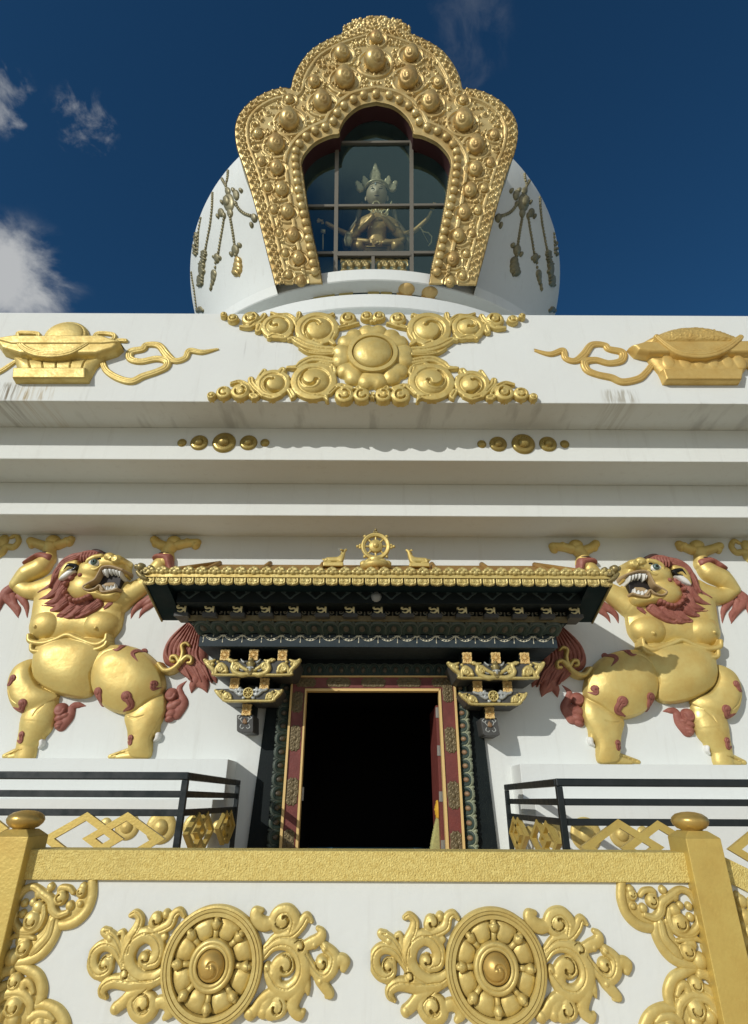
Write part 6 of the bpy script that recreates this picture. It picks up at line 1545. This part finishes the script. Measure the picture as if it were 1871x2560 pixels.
# ================================================================== carved corner ornaments under the coping
CP = Pic(1500, 2000, .2477, WD); kc = CP.m(700, 1300)
def corner_ornament(label, mirror):
    c0 = CP.p(900, 1400); fx = float(c0[0]) if mirror is None else 2 * mirror - float(c0[0])
    t = thing('corner_ornament', label, 'corner ornament', (fx, WD, float(c0[1])), 'scalloped corner ornaments beside the posts')
    a, b = CP.p(380, 2500), CP.p(1420, 800)
    def new(): return Relief(float(a[0]), float(b[0]), float(a[1]), float(b[1]), .0035)
    rims = (([(215, 845), (215, 1000), (270, 1150), (380, 1255), (500, 1290), (560, 1270)], (48, 48, 48, 50, 46, 30)), ([(575, 1230), (560, 1330), (620, 1470), (710, 1580), (830, 1645), (950, 1675), (1010, 1660)], (36, 48, 50, 50, 50, 40, 24)),
            ([(985, 1700), (860, 1730), (740, 1800), (690, 1920), (700, 2030), (760, 2120)], (30, 48, 52, 54, 50, 30)), ([(790, 2110), (660, 2095), (530, 2150), (455, 2260), (440, 2400), (460, 2500)], (34, 48, 52, 54, 54, 50)))
    for p, q in rims:
        r = new(); r.stroke(CP(p), [v * kc for v in q], .7, .006); link('scalloped_rim', r.mesh('scalloped_rim', D=WD + .001, mirror=mirror), GOLD, t)
    r = new()
    for p, q, hh in (([(250, 900), (330, 1080), (470, 1220), (580, 1200), (620, 1080)], (40, 60, 60, 50, 40), .2), ([(620, 1250), (720, 1460), (880, 1600), (1040, 1620)], (60, 80, 70, 60), .2), ([(780, 1900), (760, 2000), (840, 2150), (1050, 2200)], (60, 70, 110, 140), .15), ([(560, 2240), (540, 2400), (800, 2440)], (70, 90, 120), .15)):
        r.stroke(CP(p), [v * kc for v in q], hh, .002)
    ST = (([(400, 960), (440, 915), (520, 910), (545, 950)], (22, 26, 28, 18)), ([(450, 1160), (540, 1185), (600, 1130), (620, 1040), (700, 975), (800, 905), (900, 940), (965, 1040), (990, 1130)], (24, 34, 42, 44, 40, 30, 34, 34, 22)),
          ([(690, 1100), (690, 1200), (740, 1300), (820, 1345), (920, 1340), (985, 1260), (970, 1170)], (22, 30, 36, 38, 38, 34, 20)), ([(600, 1240), (640, 1390), (740, 1510), (800, 1580)], (34, 44, 46, 22)), ([(780, 1420), (880, 1400), (960, 1395), (1040, 1440)], (16, 26, 26, 14)),
          ([(860, 1440), (930, 1450), (940, 1500)], (28, 30, 14)), ([(770, 1960), (800, 1880), (850, 1860), (880, 1930), (890, 1990)], (22, 32, 36, 36, 22)), ([(790, 2160), (800, 2060), (880, 1980), (1000, 1975), (1110, 2030), (1180, 2160)], (30, 42, 46, 46, 46, 40)),
          ([(1000, 1750), (1060, 1760), (1110, 1810)], (40, 44, 30)), ([(1030, 1880), (1100, 1920), (1130, 1990), (1090, 2010)], (28, 36, 28, 12)), ([(560, 2230), (620, 2180), (720, 2180), (800, 2230)], (20, 34, 40, 34)), ([(560, 2330), (600, 2280), (680, 2270), (760, 2300), (800, 2400)], (16, 30, 34, 34, 30)))
    for p, q in ST: r.stroke(CP(p), [v * kc for v in q], .6, .02)
    for p, q in ST[1:4] + ST[7:8]:
        aa = np.array(p, float); d = np.gradient(aa, axis=0); nn = np.stack([-d[:, 1], d[:, 0]], 1); nn /= np.linalg.norm(nn, axis=1)[:, None]
        r.stroke(CP(aa + nn * .35 * np.array(q)[:, None]), 4 * kc, 1.1, mode='sub')
    for x, y, R in ((520, 1015, 66), (320, 955, 50), (300, 900, 40), (430, 1090, 42), (328, 1072, 28), (800, 1245, 90), (745, 1110, 58), (800, 1060, 36), (890, 1070, 36), (905, 1180, 38), (628, 905, 38), (740, 970, 46), (880, 1525, 76), (1000, 1620, 72), (1045, 1480, 32), (765, 1545, 38),
                    (960, 1860, 74), (1040, 1745, 46), (1100, 1800, 38), (825, 1850, 28), (960, 2110, 92), (880, 1985, 34), (1110, 2190, 60), (700, 2300, 70), (960, 2240, 60)):
        r.blob(CP.p(x, y), R * kc, R * kc * 1.05, R * kc * .7, 0, .014)
    for x, y, R, a_, cw in ((800, 1245, 84, 20, 1), (520, 1015, 66, 70, 1), (880, 1525, 72, 40, 1), (960, 1860, 72, 20, 1), (960, 2110, 88, 10, 1), (320, 955, 42, 200, -1)):
        r.stroke([CP.p(x, y) + R * kc * .5 * np.array([math.cos(v), math.sin(v)]) for v in np.linspace(R_(a_), R_(a_) - cw * 3.6, 9)], R * .10 * kc, mode='sub', habs=.03, n=3)
    link('leaf_carving', r.mesh('leaf_carving', D=WD + .001, mirror=mirror), GOLD, t)
    return t
corner_ornament('scalloped gold corner carving hanging beside the right post under the coping', None)
corner_ornament('scalloped gold corner carving hanging beside the left post under the coping', (pL + pR) / 2)
# the piece of ornament seen beyond the right post, on the stair parapet
r_ = Relief(sx0, sx0 + .5, .2, 1.6, .004); PX = Pic(1500, 2000, .2477, 4.05); kx_ = PX.m(1450, 1200)
for x, y, R in ((1420, 1020, 60), (1470, 1180, 70), (1440, 1260, 36), (1500, 1330, 60), (1540, 1060, 70), (1560, 1250, 80), (1600, 1450, 90), (1520, 1500, 50)): r_.blob(PX.p(x, y), R * kx_, None, R * kx_ * .6, 0, .01)
r_.stroke(PX([(1380, 960), (1420, 1080), (1450, 1300), (1500, 1500), (1600, 1650)]), [40 * kx_] * 5, .7)
o = link('leaf_carving', r_.mesh('leaf_carving', D=4.05), GOLD); tag(o, 'gold leaf carving under the sloping coping beyond the right post', 'carving')

# ================================================================== black balcony railings with gold diamond lattice
RD = 5.4
def railing(label, side):
    sg = -1 if side == 'left' else 1
    u = 412 * 1.1326 if side == 'left' else 1232 * 1.1326
    vt = (1708, 1722)[side == 'right'] * 1.1326
    xc, zt = map(float, W(u, vt, RD))
    gap = float(W(u, vt, RD)[1] - W(u, vt + (40 if side == 'left' else 43) * 1.1326, RD)[1])
    t = thing('balcony_railing', label, 'railing', (xc, RD, FLOORZ), 'black railings with gold lattice')
    far = sg * 5.2; yb = 7.54
    pr = .02
    MB().box(*sorted((xc - sg * pr * 1.2, far)), RD - .024, RD + .024, zt - .05, zt + .012).obj('handrail', BLACKM, t, bevel=.01)
    MB().box(xc - .026, xc + .026, RD + .025, yb, zt - .05, zt + .011).obj('handrail', BLACKM, t, bevel=.01)
    for i in (1, 2):
        z = zt - gap * i
        MB().box(*sorted((xc + sg * .026, far)), RD - .012, RD + .012, z - .045, z + .008).obj('rail', BLACKM, t, bevel=.004)
        MB().box(xc - .012, xc + .012, RD + .026, yb - .03, z - .045, z + .008).obj('rail', BLACKM, t, bevel=.004)
    MB().box(xc - .026, xc + .026, RD - .026, RD + .026, FLOORZ, zt - .051).obj('post', BLACKM, t, bevel=.004)
    MB().box(xc - .024, xc + .024, yb - .05, yb, FLOORZ, zt - .051).obj('post', BLACKM, t, bevel=.004)
    zl = zt - gap * 2 - .03
    # front lattice traced from the photo
    if side == 'left': T = Pic(0, 1880, .569, RD); dia = [(365, 382), (545, 382), (-140, 335)]; top, rgt = 285, 181
    else: T = Pic(930, 1880, .5696, RD); dia = [(1098, 418), (1275, 424), (1745, 428)]; top, rgt = 316, 182
    kk = T.m(500, 350)
    for j, (x, y) in enumerate(dia):
        c = T.p(x, y); hw_, hh_ = rgt * kk, kk * (98 if side == 'left' else 102) * 1.06; w = .020
        m = MB(); yo = .004 * (j % 2)
        out = [(c[0] - hw_, c[1]), (c[0], c[1] - hh_), (c[0] + hw_, c[1]), (c[0], c[1] + hh_)]
        a = 1 - w * 2 / (hh_ * 1.0); a = 1 - .36; inn = [(c[0] + (p[0] - c[0]) * .68, c[1] + (p[1] - c[1]) * .68) for p in out]
        for q in range(4):
            p0, p1, p2, p3 = out[q], out[(q + 1) % 4], inn[(q + 1) % 4], inn[q]
            vs = [(p[0], RD - .018 + yo, p[1]) for p in (p0, p1, p2, p3)] + [(p[0], RD + .018 + yo, p[1]) for p in (p0, p1, p2, p3)]
            m.add(vs, [(0, 1, 2, 3), (7, 6, 5, 4), (0, 4, 5, 1), (1, 5, 6, 2), (2, 6, 7, 3), (3, 7, 4, 0)])
        m.obj('lattice', GPOST, t)
    # side lattice, two pairs of diamonds running back
    for (y0_, y1_) in ((RD + .18, RD + .80), (RD + .50, RD + 1.12), (RD + 1.30, RD + 1.92), (RD + 1.55, RD + 2.1)):
        cy, cz_ = (y0_ + y1_) / 2, zl - .155; hy, hz_ = (y1_ - y0_) / 2, .165; m = MB()
        out = [(cy - hy, cz_), (cy, cz_ - hz_), (cy + hy, cz_), (cy, cz_ + hz_)]; inn = [(cy + (p[0] - cy) * .72, cz_ + (p[1] - cz_) * .72) for p in out]
        for q in range(4):
            p0, p1, p2, p3 = out[q], out[(q + 1) % 4], inn[(q + 1) % 4], inn[q]; o_ = .003 * (round(cy * 10) % 2)
            vs = [(xc - .022 + o_, p[0], p[1]) for p in (p0, p1, p2, p3)] + [(xc + .022 + o_, p[0], p[1]) for p in (p0, p1, p2, p3)]
            m.add(vs, [(0, 1, 2, 3), (7, 6, 5, 4), (0, 4, 5, 1), (1, 5, 6, 2), (2, 6, 7, 3), (3, 7, 4, 0)])
        m.obj('lattice', GPOST, t)
railing('black balcony railing with gold diamond lattice in front of the left lion', 'left')
railing('black balcony railing with gold diamond lattice in front of the right lion', 'right')

# ================================================================== stepped brackets beside the door
def bracket():
    XP = lambda D: Pic(480, 1600, .1816, D)
    A, B_, C_ = XP(7.30), XP(7.45), XP(7.60)
    base = C_.p(735, 1270)
    t = thing('bracket', 'stepped timber bracket left of the door with gilt scrolls and a demon mask', 'bracket', (float(base[0]), 7.9, float(base[1])), 'carved brackets flanking the door')
    def board(P, D, x0, x1, yt, yb, name):
        r = 70; pts = [(x0, yt), (x0 + 40, yt + (yb - yt) * .45), (x0 + 75, yb - 25), (x0 + 130, yb), (x1 - 130, yb), (x1 - 75, yb - 25), (x1 - 40, yt + (yb - yt) * .45), (x1, yt)]
        p = [tuple(map(float, q)) for q in P(pts)]; m = MB(); m.prism(p, D, 8.02); o = m.obj(name, GREYM, t, bevel=.004)
        return pts
    board(A, 7.30, 195, 1475, 285, 492, 'upper_board'); board(B_, 7.45, 335, 1240, 672, 855, 'lower_board')
    fl_ = Relief(-.075, .075, -.085, .085, .003)
    fl_.poly([(-.062, -.06), (-.05, -.072), (-.02, -.068), (0, -.076), (.02, -.068), (.05, -.072), (.062, -.06), (.056, -.02), (.062, 0), (.056, .02), (.062, .06), (.05, .072), (.02, .068), (0, .076), (-.02, .068), (-.05, .072), (-.062, .06), (-.056, .02), (-.062, 0), (-.056, -.02)], .02, .006)
    for i in range(12):
        a = i * math.pi / 6 + .26; fl_.stroke([(.020 * math.cos(a), .020 * math.sin(a)), (.046 * math.cos(a), .048 * math.sin(a))], [.0035, .0068], 1.6, mode='sub', habs=.03)
    fl_.blob((0, 0), .010, None, .008, 0, .012); flm = fl_.mesh('flower_plate', frame=((0, 0, 0), (1, 0, 0), (0, 0, 1), (0, -1, 0)))
    for P, D, x, y in ((A, 7.30, 455, 205), (A, 7.30, 850, 205), (A, 7.30, 1247, 208), (B_, 7.44, 590, 597), (B_, 7.44, 1000, 602), (C_, 7.58, 757, 962)):
        c = P.p(x, y); cx_, cz_ = float(c[0]), float(c[1])
        b = MB().box(cx_ - .062, cx_ + .062, D + .012, 8.02, cz_ - .075, cz_ + .075).obj('block', TEAL, t)
        at('flower_plate', flm, (cx_, D + .011, cz_), b, None, None, ORANGE)
    p = [tuple(map(float, q)) for q in C_([(618, 1035), (650, 1030), (845, 1030), (845, 1255), (830, 1272), (640, 1272), (618, 1250)])]
    m = MB(); m.prism(p[::-1], 7.60, 8.02); cb = m.obj('corbel', GREYM, t, bevel=.006)
    r = Relief(float(p[0][0]) - .02, float(p[2][0]) + .02, float(p[4][1]) - .02, float(p[1][1]) + .02, .0036); kC = C_.m(730, 1150)
    for sx in (-1, 1):
        f = lambda pts: C_([(732 + sx * (x - 732), y) for x, y in pts])
        r.stroke(f([(800, 1045), (825, 1070), (800, 1090), (775, 1070), (790, 1100), (760, 1140), (735, 1155)]), [7 * kC] * 7, .7); r.stroke(f([(785, 1165), (800, 1200), (770, 1222), (752, 1205)]), [7 * kC] * 4, .7)
    link('painted_scroll', r.mesh('painted_scroll', D=7.599), SILVER, cb)
    r = Relief(float(p[0][0]), float(p[2][0]), float(p[4][1]), float(p[1][1]), .0036); r.poly(C_([(730, 1070), (762, 1110), (768, 1150), (732, 1165), (696, 1150), (700, 1110)]), .02, .02); link('flame_jewel', r.mesh('flame_jewel', D=7.599), PETALC, cb)
    def scroll(P, D, strokes, curls, blobs, m_, name):
        k = P.m(800, 400); xs = [q[0] for s in strokes for q in s[0]]; ys = [q[1] for s in strokes for q in s[0]]
        a, b = P.p(min(xs) - 60, max(ys) + 60), P.p(max(xs) + 60, min(ys) - 60)
        r = Relief(float(a[0]), float(b[0]), float(a[1]), float(b[1]), .0036)
        for s in strokes: r.stroke(P(s[0]), [q * k for q in (s[1] if hasattr(s[1], '__len__') else [s[1]] * len(s[0]))], .9, .012)
        for b_ in blobs: r.blob(P.p(b_[0], b_[1]), b_[2] * k, None, b_[2] * k, 0, .012)
        for c in curls: r.curl(P.p(c[0], c[1]), c[2] * k, c[3], 1.2, c[2] * k * .36, 1.0, .02, c[4])
        return link(name, r.mesh(name, D=D), m_, t)
    # the gilt lower edge and the end scrolls
    ends = lambda cx_, f: [(f(x), y) for x, y in cx_]
    for D, P, x0, x1, yb, nm in ((7.297, A, 170, 1497, 480, 'A'), (7.447, B_, 318, 1250, 840, 'B')):
        mid = (x0 + x1) / 2
        scroll(P, D, [([(x0 + 110, yb - 90), (x0 + 125, yb - 30), (x0 + 170, yb), (mid, yb + 2), (x1 - 170, yb), (x1 - 125, yb - 30), (x1 - 110, yb - 90)], 17)], [], [], PALEG, 'gilt_edge')
        for sx in (-1, 1):
            f = lambda pts, s=sx: [(mid + s * (x - mid), y) for x, y in pts]
            q = (1 if nm == 'A' else .72); bx_ = x1; yt = yb - 205 * q
            g = lambda pts: f([(bx_ - dx * q, yt + dy * q) for dx, dy in pts])
            scroll(P, D, [(g([(10, 5), (60, 30), (110, 20), (150, 0)]), [22 * q, 26 * q, 22 * q, 10 * q]), (g([(20, 30), (70, 80), (120, 130), (160, 190)]), [20 * q, 30 * q, 30 * q, 16 * q]), (g([(160, 190), (180, 110), (230, 60), (290, 100), (300, 150), (250, 170)]), [20 * q, 26 * q, 26 * q, 26 * q, 22 * q, 16 * q])],
                   [(*g([(70, 60)])[0], 46 * q, 90, sx), (*g([(235, 125)])[0], 60 * q, 90, sx)], [(*g([(12, 6)])[0], 24 * q), (*g([(310, 160)])[0], 26 * q), (*g([(190, 30)])[0], 22 * q), (*g([(120, 60)])[0], 24 * q)], PALEG, 'end_scroll')
    # demon mask with curling arms on the upper board
    for sx in (-1, 1):
        f = lambda pts, s=sx: [(812 + s * (x - 812), y) for x, y in pts]
        scroll(A, 7.296, [(f([(850, 470), (930, 480), (1020, 450), (1065, 390), (1050, 320), (1090, 280), (1130, 272)]), [24, 32, 32, 30, 26, 24, 16]), (f([(1050, 330), (1000, 330), (970, 370), (985, 410)]), [20, 22, 20, 12]), (f([(860, 420), (930, 380), (990, 320)]), [24, 24, 16]), (f([(1070, 300), (1030, 290), (1000, 280)]), [18, 18, 10])],
               [(*f([(1010, 390)])[0], 44, 90, sx), (*f([(1100, 285)])[0], 30, 90, sx)], [(*f([(1135, 275)])[0], 18), (*f([(1050, 290)])[0], 20)], PALEG, 'mask_scroll')
        scroll(A, 7.296, [(f([(905, 310), (930, 290), (945, 265)]), [16, 12, 5]), (f([(880, 410), (930, 420), (970, 400)]), [8, 9, 6]), (f([(890, 390), (940, 390), (975, 370)]), [8, 9, 6])], [], [], SILVER, 'mask_horn')
    scroll(A, 7.294, [([(812, 290), (812, 330), (812, 380), (812, 420)], [24, 50, 44, 50]), ([(770, 330), (812, 345), (855, 330)], [20, 26, 20]), ([(775, 440), (812, 465), (850, 440)], [22, 30, 22])], [], [(790, 340, 16), (834, 340, 16), (825, 270, 24)], BRASS, 'mask')
    scroll(A, 7.262, [([(775, 392), (812, 384), (850, 392)], 13), ([(812, 400), (812, 430)], [26, 14])], [], [], SILVER, 'mask_mouth')
    # wheel between silver clouds on the lower board
    for sx in (-1, 1):
        f = lambda pts, s=sx: [(780 + s * (x - 780), y) for x, y in pts]
        scroll(B_, 7.446, [(f([(850, 700), (900, 690), (960, 700), (1020, 690), (1045, 675)]), [18, 22, 22, 18, 8]), (f([(850, 740), (890, 760), (930, 740), (970, 715)]), [18, 22, 20, 12]), (f([(830, 790), (850, 805), (860, 790)]), [16, 18, 10])], [(*f([(890, 690)])[0], 36, 90, sx), (*f([(950, 705)])[0], 34, 90, -sx), (*f([(885, 750)])[0], 34, 90, sx)], [(*f([(1030, 682)])[0], 16)], SILVER, 'silver_cloud')
    c = B_.p(780, 732); kB = B_.m(780, 732)
    r = Relief(float(c[0]) - .1, float(c[0]) + .1, float(c[1]) - .1, float(c[1]) + .1, .0032)
    r.stroke([c + 62 * kB * np.array([math.cos(v), math.sin(v)]) for v in np.linspace(0, 6.3, 25)], 11 * kB, 1, .022, n=2); r.blob(c, 22 * kB, None, .02, 0, .02)
    for i in range(8): v = i * math.pi / 4; r.stroke([c + 20 * kB * np.array([math.cos(v), math.sin(v)]), c + 62 * kB * np.array([math.cos(v), math.sin(v)])], 7 * kB, .9, .02)
    link('small_wheel', r.mesh('small_wheel', D=7.446), PALEG, t)
    return t
br = bracket()
br2 = copy_tree(br, (float(W(1241, 1660, 7.3)[0] - W(631, 1660, 7.3)[0]), 0, -.025)); br2['label'] = 'stepped timber bracket right of the door with gilt scrolls and a demon mask'

# ================================================================== wheel and two deer on the canopy roof
GP = Pic(760, 1310, .2179, 6.95); kg = GP.m(825, 255)
gc = GP.p(825, 258); base = float(W(944, 1413, 6.95)[1])
gw = thing('roof_wheel', 'gold eight-spoked wheel on a lotus base at the centre of the canopy roof', 'wheel', (float(gc[0]), 6.95, base), None)
c = (float(gc[0]), 6.95, float(gc[1])); R = 168 * kg
MB().lathe([(R * .72, -.02), (R * .72, .02), (R * .76, .03), (R * .86, .026), (R * .88, .032), (R * .97, .026), (R, .01), (R, -.01), (R * .97, -.026), (R * .76, -.03), (R * .72, -.02)], c, 64, 'y').obj('rim', GOLD, gw)
MB().lathe([(0, .075), (R * .12, .07), (R * .2, .05), (R * .22, .04), (R * .30, .045), (R * .34, .03), (R * .44, .034), (R * .46, .02), (R * .46, -.03), (0, -.03)], c, 48, 'y').obj('hub', GOLD, gw)
sm = MB().tube([(0, 0, R * .40), (0, 0, R * .52), (0, 0, R * .62), (0, 0, R * .74)], [R * .07, R * .09, R * .06, R * .09], 10).mesh('spoke')
for i in range(8): at('spoke', sm, c, gw, (0, i * math.pi / 4, 0), None, GOLD)
for i in range(8):
    a = i * math.pi / 4; k = MB()
    ca, sa = math.cos(a), math.sin(a)
    P3 = lambda r, o: (c[0] + r * sa + o * ca, c[1], c[2] + r * ca - o * sa)
    if i in (0, 2, 6):
        k.ball(P3(R * 1.06, -R * .10), R * .10); k.ball(P3(R * 1.06, R * .10), R * .10); k.ball(P3(R * 1.24, 0), R * .11); k.tube([P3(R * .98, 0), P3(R * 1.2, 0)], R * .06, 8)
    else: k.ball(P3(R * 1.06, 0), R * .11); k.tube([P3(R * .97, 0), P3(R * 1.04, 0)], R * .07, 8)
    k.obj('knob', BRASS if i in (0,) else GOLD, gw)
k = MB(); zb = c[2] - R
k.lathe([(0, .02), (.09, .02), (.13, -.01), (.10, -.03), (.17, -.06), (.20, -.10), (.15, -.15), (0, -.16)], (c[0], 6.95, zb), 28); k.obj('lotus_base', GOLD, gw)
for a in (-1.2, -.6, 0, .6, 1.2):
    q = MB(); q.ball((c[0] + .16 * math.sin(a), 6.95 - .12 * math.cos(a), zb - .07), .055, .03, .05, 12, 8); q.obj('lotus_petal', GOLD, gw)
def deer(label, sx, u, v, horns):
    x, z = map(float, GP.p(u, v)); y = 6.95; k = kg
    t = thing('deer_figure', label, 'deer figure', (x, y, z), 'gold deer on the canopy roof')
    P = lambda dx, dz, dy=0: (x + sx * dx * k, y + dy, z - dz * k)
    vs = [P(-105, -42), P(-40, -50), P(40, -48), P(85, -62), P(92, -112), P(95, -152), P(115, -172), P(138, -186), P(-125, -52), P(-145, -62),
          P(70, -20, -.03), P(20, -10, -.04), P(70, -20, .03), P(20, -10, .04), P(-90, -16, -.035), P(-30, -10, -.045), P(-90, -16, .035), P(-30, -10, .045)]
    ed = [(0, 1), (1, 2), (2, 3), (3, 4), (4, 5), (5, 6), (6, 7), (0, 8), (8, 9), (3, 10), (10, 11), (3, 12), (12, 13), (0, 14), (14, 15), (0, 16), (16, 17)]
    ra = [a * k for a in (38, 40, 42, 40, 27, 24, 19, 10, 14, 6, 18, 10, 18, 10, 22, 10, 22, 10)]
    b = skin('body', vs, ed, ra, 1, GOLD, t)
    m = MB()
    for dy in (-.02, .02): m.tube([P(90, -162, dy), P(70, -160, dy * 2.4), P(58, -150, dy * 3)], [10 * k, 12 * k, 3 * k], 8)
    m.obj('ear', GOLD, t)
    if horns:
        for dy in (-.014, .014): m2 = MB(); m2.tube([P(102, -172, dy), P(70, -182, dy * 1.6), P(30, -172, dy * 2.5)], [6 * k, 5 * k, 2 * k], 8); m2.obj('horn', SILVER, t)
    MB().box(x - sx * 125 * k if sx > 0 else x - 100 * k, x + 100 * k if sx > 0 else x + 125 * k, y - .07, y + .07, z - .05, z + .006).obj('base', GOLD, t, bevel=.01)
deer('small gold deer with swept-back horns, left of the roof wheel, head raised', 1, 355, 462, True)
deer('small gold deer without horns, right of the roof wheel, head raised', -1, 1310, 468, False)
